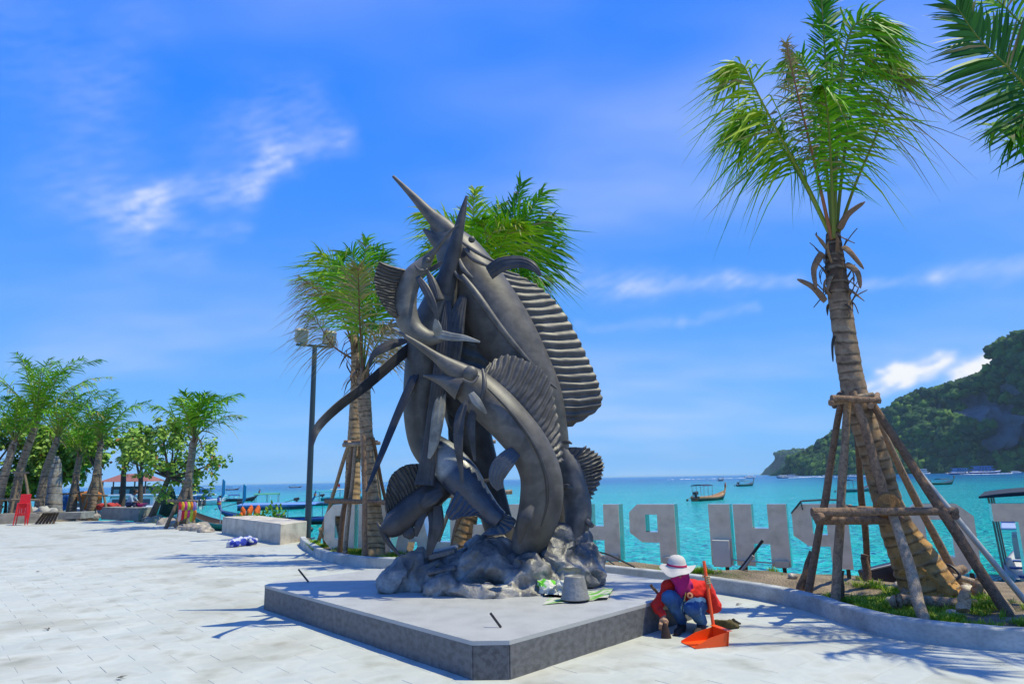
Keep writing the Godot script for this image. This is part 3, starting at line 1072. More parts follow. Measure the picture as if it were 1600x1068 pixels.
	for q in [[[652, 432, 8.4, 8], [664, 450, 8.32, 14], [676, 474, 8.3, 12], [684, 500, 8.32, 3]], [[668, 424, 8.45, 6], [676, 446, 8.42, 12], [683, 466, 8.4, 6]], [[670, 422, 8.6, 5], [682, 416, 8.6, 10], [692, 408, 8.6, 3]]]:
		wpart("pectoral_fin", ribbed(q, 3, dk, 0.3), M.bronze, s, fe)

	# F: diving fish at the lower left
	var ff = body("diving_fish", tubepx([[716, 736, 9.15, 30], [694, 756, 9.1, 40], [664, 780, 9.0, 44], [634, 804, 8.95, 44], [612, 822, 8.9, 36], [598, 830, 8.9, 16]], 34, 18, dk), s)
	wpart("bill", tubepx([[608, 822, 8.88, 24], [597, 828, 8.85, 12], [606, 846, 8.85, 8], [625, 868, 8.85, 4]], 16, 10, dk), M.bronze, s, ff)
	wpart("lower_jaw", tubepx([[604, 826, 8.86, 18], [594, 824, 8.84, 8], [589, 815, 8.84, 3]], 8, 8, dk), M.bronze, s, ff)
	wpart("sail", sail([[604, 812], [620, 800], [638, 786], [654, 772], [668, 758]], [[601, 790], [604, 764], [612, 742], [632, 727], [656, 724]], 9.0, 8.95, 15, 0.03, Color(0.06, 0.065, 0.07), 0.022), M.bronze, s, ff)
	for q in [[[688, 768, 8.78, 14], [674, 778, 8.72, 22], [660, 790, 8.72, 12]], [[672, 796, 8.95, 10], [676, 820, 8.9, 12], [672, 846, 8.88, 9], [666, 868, 8.88, 3]], [[684, 790, 8.9, 14], [684, 820, 8.86, 18], [676, 850, 8.86, 10], [670, 872, 8.86, 4]], [[664, 800, 8.9, 8], [654, 820, 8.85, 12], [650, 838, 8.85, 4]], [[634, 822, 8.9, 14], [640, 834, 8.88, 20], [642, 842, 8.88, 6]]]:
		wpart("pelvic_fin", ribbed(q, 3, dk, 0.3), M.bronze, s, ff)

	# H: fish behind on the right, diving along the rock
	var fh = body("right_fish", tubepx([[880, 700, 9.3, 18], [888, 726, 9.3, 34], [896, 758, 9.3, 40], [903, 790, 9.3, 42], [902, 820, 9.25, 38], [892, 850, 9.2, 28]], 30, 18, Color(0.14, 0.145, 0.15)), s)
	wpart("sail", sail([[886, 712], [900, 730], [912, 752], [918, 776]], [[912, 698], [938, 716], [938, 744], [920, 778]], 9.3, 9.5, 15, 0.05, c, 0.02), M.bronze, s, fh)
	wpart("front_sail", sail([[878, 704], [886, 712], [896, 722]], [[880, 699], [900, 698], [914, 700]], 9.3, 9.25, 4, 0.015, Color(0.05, 0.06, 0.09), 0.02), M.bronze_blue, s, fh)
	for q in [[[876, 692, 9.2, 4], [886, 690, 9.15, 7], [894, 693, 9.12, 2]], [[874, 770, 9.1, 6], [884, 760, 9.02, 9], [894, 763, 9.0, 3]], [[916, 812, 9.15, 8], [924, 820, 9.12, 9], [927, 818, 9.1, 3]]]:
		wpart("side_fin", tubepx(q, 10, 8, c, 0.4), M.bronze, s, fh)

	# hidden fish in the middle: its forked tail reaches far out to the left
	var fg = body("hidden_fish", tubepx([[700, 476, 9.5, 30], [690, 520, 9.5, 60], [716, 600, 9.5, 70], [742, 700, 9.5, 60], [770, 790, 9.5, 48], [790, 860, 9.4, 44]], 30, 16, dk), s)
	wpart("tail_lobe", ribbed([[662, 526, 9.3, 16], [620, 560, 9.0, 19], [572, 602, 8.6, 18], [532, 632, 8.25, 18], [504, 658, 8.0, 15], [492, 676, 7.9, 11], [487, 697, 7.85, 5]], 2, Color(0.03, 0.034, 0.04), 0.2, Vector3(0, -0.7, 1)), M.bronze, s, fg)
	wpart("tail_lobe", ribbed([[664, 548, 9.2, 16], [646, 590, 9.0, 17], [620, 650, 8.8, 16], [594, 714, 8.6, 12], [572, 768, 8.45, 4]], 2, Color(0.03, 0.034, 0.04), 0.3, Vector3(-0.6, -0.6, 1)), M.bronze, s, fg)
	wpart("side_fin", ribbed([[636, 532, 9.1, 8], [614, 537, 9.05, 16], [594, 546, 9.0, 15], [581, 558, 9.0, 8], [577, 574, 9.0, 3]], 2, dk, 0.3), M.bronze, s, fg)
	wpart("back_fin", tubepx([[720, 752, 8.95, 10], [744, 754, 8.9, 8], [772, 748, 8.9, 5]], 10, 8, dk, 0.6), M.bronze, s, fg)


func body(called: String, mb: MB, s: Node3D) -> MeshInstance3D:
	return wpart(called, mb, M.bronze, s)


func ribbed(rows: Array, ribs: int, col: Color, thick: float, face_to := Vector3(0, 0.15, 1)) -> MB:      # a blade with lengthwise rays
	var n = 26
	var p = crv(rows.map(func(r): return P(r[0], r[1], r[2])), n)
	var w = crv(rows.map(func(r): return r[3] / F * r[2] * 0.5), n)
	var seg = ribs * 4 * 2
	var rr = []
	for i in n:
		var t = (p[mini(i + 1, n - 1)] - p[maxi(i - 1, 0)]).normalized()
		var u = (face_to - t * face_to.dot(t)).normalized()
		var s = t.cross(u)
		var row = []
		for j in seg:
			var a = TAU * (j + 0.5) / seg
			var x = cos(a)
			var rib = 0.72 + 0.28 * cos(x * PI * ribs) if ribs > 1 else 1.0
			row.append(p[i] + s * x * maxf(w[i], 0.006) + u * sin(a) * maxf(w[i], 0.006) * thick * rib)
		rr.append(row)
	var mb := MB.new()
	mb.rings(rr, rr.map(func(_x): return col), true, true)
	return mb


# ------------------------------------------------------------------ sign letters, seen from the back
func letters() -> void:
	var o = Vector3(3.35, 0, -12.35)
	var dir = Vector3(0.894, 0, 0.447)
	var away = Vector3(0.447, 0, -0.894)
	var o8 = func(w, h, c): return [Vector2(c, 0), Vector2(w - c, 0), Vector2(w, c), Vector2(w, h - c), Vector2(w - c, h), Vector2(c, h), Vector2(0, h - c), Vector2(0, c)]
	var rect = func(x0, y0, x1, y1): return [Vector2(x0, y0), Vector2(x1, y0), Vector2(x1, y1), Vector2(x0, y1)]
	# glyphs 1.12 high as they read from the sea (x to the reader's right); mirrored below
	var gl = {
		"I": [[rect.call(0, 0, 0.36, 1.12)], [], 0.36],
		"H": [[[Vector2(0, 0), Vector2(0.3, 0), Vector2(0.3, 0.4), Vector2(0.56, 0.4), Vector2(0.56, 0), Vector2(0.86, 0), Vector2(0.86, 1.12), Vector2(0.56, 1.12), Vector2(0.56, 0.68), Vector2(0.3, 0.68), Vector2(0.3, 1.12), Vector2(0, 1.12)]], [], 0.86],
		"P": [[[Vector2(0, 0), Vector2(0.3, 0), Vector2(0.3, 0.38), Vector2(0.62, 0.38), Vector2(0.84, 0.56), Vector2(0.84, 0.96), Vector2(0.68, 1.12), Vector2(0, 1.12)]], [rect.call(0.32, 0.58, 0.54, 0.92)], 0.84],
		"T": [[[Vector2(0.3, 0), Vector2(0.64, 0), Vector2(0.64, 0.84), Vector2(0.94, 0.84), Vector2(0.94, 1.12), Vector2(0, 1.12), Vector2(0, 0.84), Vector2(0.3, 0.84)]], [], 0.94],
		"O": [[o8.call(0.96, 1.12, 0.2)], [rect.call(0.31, 0.26, 0.65, 0.86)], 0.96],
		"S": [[[Vector2(0.0, 0.14), Vector2(0.14, 0), Vector2(0.7, 0), Vector2(0.84, 0.16), Vector2(0.84, 0.54), Vector2(0.72, 0.68), Vector2(0.32, 0.68), Vector2(0.32, 0.86), Vector2(0.84, 0.86), Vector2(0.84, 1.0), Vector2(0.72, 1.12), Vector2(0.14, 1.12), Vector2(0.02, 0.98), Vector2(0.02, 0.58), Vector2(0.14, 0.46), Vector2(0.54, 0.46), Vector2(0.54, 0.26), Vector2(0, 0.26)]], [], 0.84],
		"L": [[[Vector2(0, 0), Vector2(0.74, 0), Vector2(0.74, 0.28), Vector2(0.32, 0.28), Vector2(0.32, 1.12), Vector2(0, 1.12)]], [], 0.74],
		"A": [[[Vector2(0, 0), Vector2(0.3, 0), Vector2(0.36, 0.26), Vector2(0.58, 0.26), Vector2(0.64, 0), Vector2(0.94, 0), Vector2(0.66, 1.12), Vector2(0.28, 1.12)]], [[Vector2(0.41, 0.46), Vector2(0.53, 0.46), Vector2(0.47, 0.8)]], 0.94],
		"N": [[[Vector2(0, 0), Vector2(0.3, 0), Vector2(0.3, 0.56), Vector2(0.58, 0), Vector2(0.88, 0), Vector2(0.88, 1.12), Vector2(0.58, 1.12), Vector2(0.58, 0.56), Vector2(0.3, 1.12), Vector2(0, 1.12)]], [], 0.88],
		"D": [[[Vector2(0, 0), Vector2(0.62, 0), Vector2(0.88, 0.26), Vector2(0.88, 0.86), Vector2(0.62, 1.12), Vector2(0, 1.12)]], [rect.call(0.32, 0.28, 0.56, 0.84)], 0.88],
	}
	# place along the row: [glyph, far end along dir of its right-hand edge, label]
	var row = [["T", 5.13, "large steel letter T at the right end of the sign row"], ["O", 3.95, "large steel letter O behind the leaning palm trunk"], ["P", 2.24, "steel letter P with an open wire frame along its top"], ["H", 1.32, "steel letter H with a small cover plate beside the narrow I"], ["I", 0.4, "narrow steel letter I carrying a grey switch box"],
		["P", -0.56, "steel letter P standing alone just behind the sweeper's hat"], ["H", -1.6, "steel letter H half hidden by the right edge of the sculpture"], ["I", -2.56, "narrow steel letter I hidden behind the bronze fish"], ["I", -3.55, "narrow steel letter I seen through the legs of the sculpture"], ["S", -4.0, "steel letter S behind the sculpture and palm props"], ["L", -4.95, "steel letter L beside the orange palm trunk foot"], ["A", -5.75, "steel letter A behind the diving fish"], ["N", -6.8, "steel letter N behind the twin palm trunks"], ["D", -7.8, "steel letter D at the left end beside the lamp post"]]
	for q in row:
		var g = gl[q[0]]
		var base = o + dir * q[1]
		var ground = bed_at(base.x, base.z).y
		var lift = 0.14
		var th = thing("sign_letter", q[2], "letter", Vector3(base.x, ground, base.z), "steel letters of the seaside sign")
		var t = Transform3D(Basis(-dir, UP, -dir.cross(UP)), base + Vector3(0, lift - 0.02, 0))
		# basis: x to the left along the row, z towards the pavement
		if t.basis.z.dot(away) > 0: t.basis.z = -t.basis.z
		var D = 0.27
		var zs = t.basis.z
		var back := MB.new()
		var pl := Transform3D(Basis(-t.basis.x, UP, (-t.basis.x).cross(UP)), base)
		# pl: x along +dir; mirror the glyph so that it reads from the sea
		pl.origin = base + Vector3(0, lift, 0)
		var mir = func(arr): return arr.map(func(p): return Vector2(-p.x, p.y * 0.905))
		var poly = mir.call(g[0][0])
		var holes = g[1].map(func(hh): return mir.call(hh))
		var front_is_pos = pl.basis.z.dot(away) < 0.0           # +z of pl towards the pavement?
		var zf = pl.basis.z if front_is_pos else -pl.basis.z
		var sh := MB.new()
		sh.prism(poly, Transform3D(pl.basis, pl.origin - pl.basis.z * (D if front_is_pos else 0.0)), D - 0.006, Color(0.62, 0.60, 0.56), holes)
		wpart("casing", sh, M.steel_side, th)
		var bp := MB.new()
		bp.prism(poly, Transform3D(pl.basis, pl.origin - pl.basis.z * (0.006 if front_is_pos else -0.0)), 0.008, Color(0.92, 0.75, 0.53), holes)
		wpart("back_plate", bp, M.steel, th)
		# feet
		var xs = [0.12, g[2] - 0.12] if g[2] > 0.5 else [g[2] * 0.35]
		if q[0] == "P": xs = [0.08, 0.24]
		if q[0] == "T": xs = [0.38, 0.56]
		for x in xs:
			var f := MB.new()
			var fp = base - dir * x + away * 0.1
			var gy = bed_at(fp.x, fp.z).y
			f.box(Transform3D(Basis(dir, UP, dir.cross(UP)), Vector3(fp.x, (gy - 0.2 + lift) / 2, fp.z)), Vector3(0.06, lift - gy + 0.2, 0.06), Color(0.10, 0.075, 0.05), 0.004)
			wpart("foot", f, M.wood, th)
		var toward = -away
		if q[1] == 0.4:
			var bx := MB.new()
			bx.box(Transform3D(Basis(dir, UP, dir.cross(UP)), base - dir * 0.17 + Vector3(0, lift + 0.2, 0) + toward * 0.07), Vector3(0.29, 0.44, 0.12), Color(0.62, 0.58, 0.50), 0.01)
			wpart("switch_box", bx, M.paint, th)
		if q[1] == 1.32 or q[1] == -0.56 or q[1] == -1.6:
			var bx := MB.new()
			bx.box(Transform3D(Basis(dir, UP, dir.cross(UP)), base - dir * 0.14 + Vector3(0, lift + 0.05, 0) + toward * 0.04), Vector3(0.22, 0.11, 0.07), Color(0.55, 0.49, 0.38), 0.006)
			wpart("cover_plate", bx, M.paint, th)
		if q[1] == 1.32:
			var cb := MB.new()
			cb.bar(base - dir * 0.2 + Vector3(0, lift + 0.06, 0) + toward * 0.05, base - dir * 1.0 + Vector3(0, lift + 0.1, 0) + toward * 0.05, 0.012, 0.012, Color(0.5, 0.5, 0.48))
			wpart("conduit", cb, M.paint, th)
		if q[1] == 2.24:
			var fr := MB.new()
			var fp = [Vector3(-0.84, 0.87, 0), Vector3(-0.68, 1.06, 0), Vector3(-0.3, 1.08, 0), Vector3(-0.02, 1.07, 0)]
			for zz in [0.03, -0.26]:
				for i in 3: fr.bar(pl.origin + dir * fp[i].x + UP * fp[i].y + toward * zz, pl.origin + dir * fp[i + 1].x + UP * fp[i + 1].y + toward * zz, 0.011, 0.011, Color(0.05, 0.07, 0.06))
			for i in 4: fr.bar(pl.origin + dir * fp[i].x + UP * fp[i].y + toward * 0.03, pl.origin + dir * fp[i].x + UP * fp[i].y - toward * 0.26, 0.011, 0.011, Color(0.05, 0.07, 0.06))
			fr.bar(pl.origin + dir * -0.68 + UP * 1.06 + toward * 0.03, pl.origin + dir * -0.66 + UP * 0.92 + toward * 0.03, 0.011, 0.011, Color(0.05, 0.07, 0.06))
			wpart("wire_frame", fr, M.paint, th)


# ------------------------------------------------------------------ palms
func frond(line: Array, leaf: float, num: int, o := {}) -> MB:
	# line: points of the midrib; leaflets on both sides; o: start, droop, wind, cols [a, b], dry, width, rib colour, sides, forward
	var mb := MB.new()
	var n = 18
	var p = crv(line, n)
	var rib = o.get("rib", Color(0.20, 0.24, 0.05))
	var r0 = o.get("thick", 0.03)
	var rr = []
	for i in n: rr.append(lerpf(r0, 0.005, pow(float(i) / (n - 1), 0.7)))
	mb.sweep(p, rr, UP if absf((p[n - 1] - p[0]).normalized().y) < 0.7 else Vector3(0.3, 0, 1), 6, rib)
	var start = o.get("start", 0.22)
	var droop = o.get("droop", 0.35)
	var wind: Vector3 = o.get("wind", Vector3(0.15, 0, 0))
	var ca: Color = o.get("cols", [Color(0.06, 0.15, 0.015), Color(0.13, 0.24, 0.02)])[0]
	var cb: Color = o.get("cols", [Color(0.06, 0.15, 0.015), Color(0.13, 0.24, 0.02)])[1]
	var dry = o.get("dry", 0.08)
	var width = o.get("width", 0.036)
	var fwd = o.get("forward", 0.55)
	var twist = o.get("twist", 0.0)
	var jit = o.get("jitter", 1.0)
	for i in num:
		var s = start + (1.0 - start) * (i + rng.randf() * 0.5) / num
		var c = at_curve(p, s)
		var t = (at_curve(p, minf(s + 0.03, 1.0)) - at_curve(p, maxf(s - 0.03, 0.0))).normalized()
		var sd = t.cross(UP)
		if o.has("side"): sd = o.side - t * t.dot(o.side)
		sd = sd.normalized() if sd.length() > 0.05 else Vector3.RIGHT
		var nr = sd.cross(t).normalized()
		if twist != 0.0:
			sd = sd.rotated(t, twist)
			nr = nr.rotated(t, twist)
		var q = (s - start) / (1.0 - start)
		var L = leaf * (0.55 + 0.75 * sin(clampf(q * 1.15 + 0.12, 0, 1) * PI)) / 1.3 * rng.randf_range(0.7, 1.12)
		for sg in [-1.0, 1.0]:
			if o.has("one_side") and sg != o.one_side and rng.randf() < 0.75: continue
			if rng.randf() < 0.04: continue
			var d = (t * (fwd + 0.5 * q + rng.randf_range(-0.2, 0.2) * jit) + sd * sg * (1.0 - 0.45 * q) + nr * (0.05 + jit * rng.randf_range(-0.4, 0.4))).normalized()
			var limp = rng.randf_range(1.6, 2.6) if rng.randf() < 0.22 * jit else rng.randf_range(0.4, 1.4)
			var g = (Vector3.DOWN * droop * limp + wind * rng.randf_range(0.3, 1.4) + Vector3(rng.randfn(), rng.randfn() * 0.5, rng.randfn()) * 0.1 * jit) * L
			var wd = d.cross(nr.rotated(d, rng.randf_range(-0.6, 0.6))).normalized()
			var mixc = ca.lerp(cb, rng.randf())
			var tip = mixc
			if rng.randf() < dry * 1.6: tip = Color(0.36, 0.29, 0.13)
			if rng.randf() < dry * 0.6: mixc = Color(0.33, 0.25, 0.11)
			var w = width * rng.randf_range(0.75, 1.15)
			var ids = []
			var pos = [c, c + d * L * 0.3 + g * 0.07, c + d * L * 0.65 + g * 0.42, c + (d * L + g) * 0.97]
			var ws = [0.45, 1.0, 0.75, 0.0]
			for k in 3:
				ids.append(mb.add(pos[k] + wd * w * 0.5 * ws[k], mixc if k < 2 else mixc.lerp(tip, 0.6)))
				ids.append(mb.add(pos[k] - wd * w * 0.5 * ws[k], mixc if k < 2 else mixc.lerp(tip, 0.6)))
			var e = mb.add(pos[3], tip)
			for k in 2: mb.quad(ids[k * 2], ids[k * 2 + 1], ids[k * 2 + 3], ids[k * 2 + 2])
			mb.tri(ids[4], ids[5], e)
	return mb


func crown_fronds(top: Vector3, count: int, length: float, root: Node3D, mat: Material, o := {}) -> void:
	# a free-standing crown: fronds rise, arch and droop, older ones hang lower
	for i in count:
		var a = i * 2.39996 + rng.randf_range(-0.25, 0.25)
		var f = (i + 0.5) / count
		var el = lerpf(o.get("high", 1.35), o.get("low", 0.35), pow(f, 0.8)) + rng.randf_range(-0.12, 0.12)
		var L = length * lerpf(0.8, 1.05, sin(f * PI)) * rng.randf_range(0.88, 1.08)
		var out = Vector3(cos(a), 0, sin(a))
		var wind: Vector3 = o.get("wind", Vector3(0.12, 0, 0.02))
		var p0 = top
		var p1 = top + (out * cos(el) + UP * sin(el)) * L * 0.35
		var p2 = top + (out * cos(el) + UP * sin(el)) * L * 0.7 + (Vector3.DOWN * 0.03 + out * 0.05 + wind * 0.3) * L
		var p3 = top + (out * cos(el) + UP * sin(el)) * L * 0.95 + (Vector3.DOWN * 0.17 + out * 0.13 + wind) * L
		var g = rng.randf()
		var cols = [Color(0.05, 0.19, 0.010).lerp(Color(0.12, 0.30, 0.010), g), Color(0.14, 0.36, 0.012).lerp(Color(0.27, 0.46, 0.02), g)]
		var fr = frond([p0, p1, p2, p3], o.get("leaf", 0.85), o.get("num", 42), {"cols": cols, "droop": o.get("droop", 0.4), "wind": wind * 1.5, "width": o.get("width", 0.04), "start": 0.2, "dry": 0.05 + 0.25 * float(f > 0.88), "thick": o.get("thick", 0.028), "twist": rng.randf_range(-0.3, 0.3)})
		wpart("frond", fr, mat, root)


func trunk(line: Array, rad: Array, ringgap: float, cols: Array, lumps := 0.065) -> MB:
	var N = 240
	var p = crv(line, N)
	var r = crv(rad, N)
	var mb := MB.new()
	var rows = []
	var cc = []
	var dist = 0.0
	var phase = 0.0
	for i in N:
		if i > 0:
			dist += p[i].distance_to(p[i - 1])
		phase = dist / ringgap + 0.6 * noise.get_noise_1d(dist * 3.0)
		var f = fposmod(phase, 1.0)
		var t = (p[mini(i + 1, N - 1)] - p[maxi(i - 1, 0)]).normalized()
		var u = (Vector3(0, 0, 1) - t * t.z).normalized()
		var s = t.cross(u)
		var row = []
		var cr = []
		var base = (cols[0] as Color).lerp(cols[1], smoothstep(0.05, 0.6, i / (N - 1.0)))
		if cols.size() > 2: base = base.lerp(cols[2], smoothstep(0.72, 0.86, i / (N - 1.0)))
		for j in 20:
			var a = TAU * j / 20
			var f2 = fposmod(phase + 0.16 * sin(a + dist * 2.0) + 0.12 * noise.get_noise_3d(cos(a) * 3.0, dist * 5.0, sin(a) * 3.0), 1.0)
			var k = r[i] * (1.0 + lumps * (0.5 - f2) + 0.05 * noise.get_noise_3d(cos(a) * 1.5, dist * 2.2, sin(a) * 1.5))
			row.append(p[i] + s * cos(a) * k + u * sin(a) * k)
			var c = base * (1.0 + 0.35 * noise.get_noise_3d(cos(a) * 2.0, dist * 4.0, sin(a) * 2.0) + 0.3 * noise.get_noise_3d(cos(a) * 9.0, dist * 6.0, sin(a) * 9.0))
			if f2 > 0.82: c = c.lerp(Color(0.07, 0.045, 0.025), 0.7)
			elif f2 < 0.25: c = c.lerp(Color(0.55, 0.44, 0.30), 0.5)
			cr.append(c)
		rows.append(row)
		cc.append(cr)
	mb.rings(rows, cc, true, true)
	return mb


func sheaths(root: Node3D, a: Vector3, b: Vector3, r: float, count: int, size: float) -> void:   # torn brown leaf bases round the top of a trunk
	for i in count:
		var t = rng.randf()
		var ang = rng.randf() * TAU
		var o = Vector3(cos(ang), 0, sin(ang))
		var p = a.lerp(b, t) + o * r * 0.8
		var L = size * rng.randf_range(0.6, 1.3)
		var up = rng.randf() < 0.55
		var q1 = p + o * L * 0.3 + UP * L * (0.4 if up else -0.1)
		var q2 = p + o * L * rng.randf_range(0.3, 0.75) + UP * L * (0.75 if up else -0.7)
		var m := MB.new()
		var c = Color(0.11, 0.06, 0.035).lerp(Color(0.36, 0.23, 0.13), pow(rng.randf(), 1.6))
		var wd = rng.randf_range(0.5, 1.3)
		m.sweep(crv([p - UP * 0.08 * signf(q2.y - p.y) - o * 0.05, q1, q2 + Vector3(rng.randfn(), 0, rng.randfn()) * 0.05], 8), [0.05, 0.055, 0.05, 0.055, 0.04, 0.035, 0.02, 0.004].map(func(x): return Vector2(x * size * 2.2 * wd, 0.006)), o, 6, c)
		wpart("leaf_sheath", m, M.dry, root)


func pole_between(a: Vector3, b: Vector3, r: float, col: Color) -> MB:
	var m := MB.new()
	var n = 9
	var pts = []
	var rad = []
	for i in n:
		var t = i / (n - 1.0)
		pts.append(a.lerp(b, t) + Vector3(noise.get_noise_2d(t * 2.0, a.x * 9.0), 0, noise.get_noise_2d(t * 2.0, b.x * 9.0 + 5.0)) * 0.025)
		rad.append(r * (1.08 - 0.22 * t) * (1.0 + 0.12 * noise.get_noise_2d(t * 7.0, a.z * 5.0)))
	m.sweep(pts, rad, m.UPISH(b - a), 9, range(n).map(func(i): return col * (1.0 + 0.3 * noise.get_noise_2d(i * 1.3, a.x * 3.0))))
	return m


const BARK := [Color(0.38, 0.25, 0.16), Color(0.50, 0.36, 0.24), Color(0.29, 0.18, 0.11), Color(0.56, 0.44, 0.31)]


func palms() -> void:
	# the tall leaning palm on the right, beside the sign
	var base = Vector3(5.0, 0.08, -8.75)
	var th = thing("palm_tree", "tall leaning coconut palm with a cut orange foot on the right", "palm tree", base)
	var line = [base + Vector3(0.1, -0.15, 0.05), P(1436, 888, 8.75), P(1396, 810, 8.8), P(1368, 715, 8.8), P(1340, 630, 8.8), P(1324, 550, 8.8), P(1314, 480, 8.8), P(1306, 420, 8.8), P(1302, 365, 8.8)]
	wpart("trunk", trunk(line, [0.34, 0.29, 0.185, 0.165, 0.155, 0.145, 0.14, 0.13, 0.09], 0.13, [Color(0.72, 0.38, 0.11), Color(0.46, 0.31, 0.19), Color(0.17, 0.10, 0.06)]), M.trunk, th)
	var foot := MB.new()                            # chopped root boss at the foot
	var fb = P(1462, 925, 8.62)
	nets(foot, [[P(1420, 880, 8.7), P(1468, 930, 8.6), 0.16, 0.22], [P(1455, 945, 8.55), P(1475, 938, 8.5), 0.12, 0.12], [P(1430, 940, 8.6), P(1450, 940, 8.6), 0.15, 0.12]], 0.03, 0.02, Color(0.66, 0.33, 0.09), 0.06, 6.0)
	wpart("root_boss", foot, M.trunk, th)
	var hub = P(1302, 372, 8.8)
	sheaths(th, P(1312, 490, 8.8), P(1301, 375, 8.8), 0.145, 40, 0.27)
	var green = [Color(0.07, 0.24, 0.008), Color(0.21, 0.46, 0.014)]
	var dark = [Color(0.035, 0.16, 0.010), Color(0.10, 0.31, 0.012)]
	var yel = [Color(0.19, 0.36, 0.010), Color(0.38, 0.50, 0.02)]
	var tan = [Color(0.33, 0.19, 0.10), Color(0.45, 0.36, 0.22)]
	var pts = func(arr): return arr.map(func(q): return P(q[0], q[1], q[2]))
	var R = Vector3(1, 0, 0)
	var list = [
		[[[1300, 372, 8.8], [1262, 290, 8.75], [1215, 205, 8.7], [1176, 130, 8.7], [1160, 100, 8.7], [1148, 108, 8.7]], 1.0, 96, {"cols": yel, "start": 0.28, "droop": 0.80, "wind": Vector3(-0.32, -0.1, 0), "side": R, "one_side": -1.0, "forward": 0.3, "rib": Color(0.32, 0.36, 0.04)}],
		[[[1300, 372, 8.85], [1256, 285, 8.9], [1212, 215, 8.95], [1176, 180, 9.0], [1160, 190, 9.0]], 1.05, 64, {"cols": green, "start": 0.3, "droop": 0.88, "wind": Vector3(-0.4, 0, 0), "side": R, "forward": 0.3}],
		[[[1300, 374, 8.72], [1272, 250, 8.5], [1245, 140, 8.4], [1228, 66, 8.35]], 0.62, 64, {"cols": [Color(0.36, 0.20, 0.12), Color(0.30, 0.30, 0.10)], "dry": 0.35, "start": 0.34, "droop": 0.72, "rib": Color(0.38, 0.15, 0.07), "side": R, "width": 0.022, "forward": 0.4}],
		[[[1302, 372, 8.75], [1290, 250, 8.7], [1274, 150, 8.7], [1250, 92, 8.7], [1236, 95, 8.7]], 0.85, 70, {"cols": green, "side": R, "droop": 0.80, "wind": Vector3(-0.1, 0, 0.1), "forward": 0.3}],
		[[[1303, 372, 8.85], [1300, 220, 8.9], [1290, 90, 8.9], [1284, 5, 8.9], [1278, -50, 8.9]], 0.62, 60, {"cols": dark, "side": R, "droop": 0.25, "wind": Vector3(0.1, 0, 0), "forward": 0.9, "start": 0.45}],
		[[[1304, 372, 8.75], [1308, 230, 8.6], [1316, 110, 8.55], [1332, 44, 8.5], [1362, 30, 8.5], [1385, 45, 8.5]], 1.05, 80, {"cols": green, "side": R, "droop": 0.76, "wind": Vector3(0.35, -0.05, 0), "forward": 0.3}],
		[[[1306, 372, 8.8], [1320, 240, 8.8], [1340, 140, 8.8], [1376, 84, 8.8], [1396, 90, 8.8]], 1.0, 76, {"cols": yel, "side": R, "droop": 0.80, "wind": Vector3(0.3, 0, 0.1), "forward": 0.3}],
		[[[1308, 372, 8.8], [1336, 290, 8.75], [1370, 210, 8.7], [1398, 128, 8.7], [1406, 122, 8.7]], 0.95, 36, {"cols": [Color(0.13, 0.15, 0.04), Color(0.33, 0.26, 0.13)], "dry": 0.3, "start": 0.5, "side": R, "droop": 0.72, "wind": Vector3(0.6, -0.1, 0), "width": 0.014, "rib": Color(0.25, 0.24, 0.04), "forward": 0.3}],
		[[[1304, 372, 8.9], [1306, 260, 9.2], [1312, 150, 9.4], [1330, 90, 9.5], [1352, 80, 9.5]], 0.95, 64, {"cols": dark, "side": R, "droop": 0.72, "wind": Vector3(0.2, 0, 0), "forward": 0.3}],
		[[[1303, 372, 8.7], [1300, 290, 8.5], [1296, 210, 8.2], [1290, 150, 8.0], [1284, 135, 7.9]], 0.75, 60, {"cols": green, "side": R, "droop": 0.96, "wind": Vector3(0.15, 0, 0.1), "forward": 0.3}],
	]
	for q in list:
		wpart("frond", frond(pts.call(q[0]), q[1] * 0.82, int(q[2] * 1.3), q[3]), M.leaf, th)
	for q in [[[1312, 358, 8.7], [1325, 335, 8.62], [1352, 315, 8.55]], [[1285, 395, 8.7], [1272, 420, 8.62], [1276, 452, 8.6]], [[1322, 412, 8.7], [1340, 425, 8.6], [1345, 450, 8.58]], [[1290, 470, 8.7], [1270, 448, 8.62], [1246, 436, 8.6]], [[1318, 385, 8.68], [1330, 395, 8.6], [1350, 420, 8.58]], [[1304, 525, 8.75], [1301, 540, 8.7], [1302, 565, 8.7]]]:
		var m := MB.new()
		m.sweep(crv(pts.call(q), 9), [0.05, 0.06, 0.06, 0.055, 0.05, 0.045, 0.04, 0.03, 0.008].map(func(x): return Vector2(x * (0.8 if q[0][1] < 500 else 0.35), 0.012)), Vector3(0, 0, 1), 8, Color(0.27, 0.16, 0.09) if q[0][1] < 500 else Color(0.05, 0.04, 0.03))
		wpart("torn_sheath", m, M.dry, th)

	# its wooden frame
	var fr = thing("palm_support", "rough pole frame propping the tall leaning palm on the right", "palm support", Vector3(4.6, 0.1, -8.6))
	var gp = func(x, y, h = 0.12): return G(x, y, h)
	var top = func(x, y, d = 8.75): return P(x, y, d)
	var props = [
		[gp.call(1260, 926), top.call(1318, 618, 8.85), 0.055], [gp.call(1303, 945), top.call(1325, 620, 8.62), 0.06], [gp.call(1358, 905), top.call(1336, 635, 9.05), 0.05],
		[gp.call(1450, 978), P(1396, 806, 8.2), 0.066], [P(1392, 795, 8.33), top.call(1334, 612, 8.5), 0.062],
		[gp.call(1500, 905), top.call(1356, 632, 8.95), 0.06], [gp.call(1588, 966), top.call(1362, 628, 8.65), 0.062], [gp.call(1590, 962), P(1532, 898, 8.0), 0.06]]
	for i in props.size():
		wpart("pole", pole_between(props[i][0] - UP * 0.08, props[i][1], props[i][2] * 0.88, BARK[i % 4]), M.pole, fr)
	var pipe := MB.new()
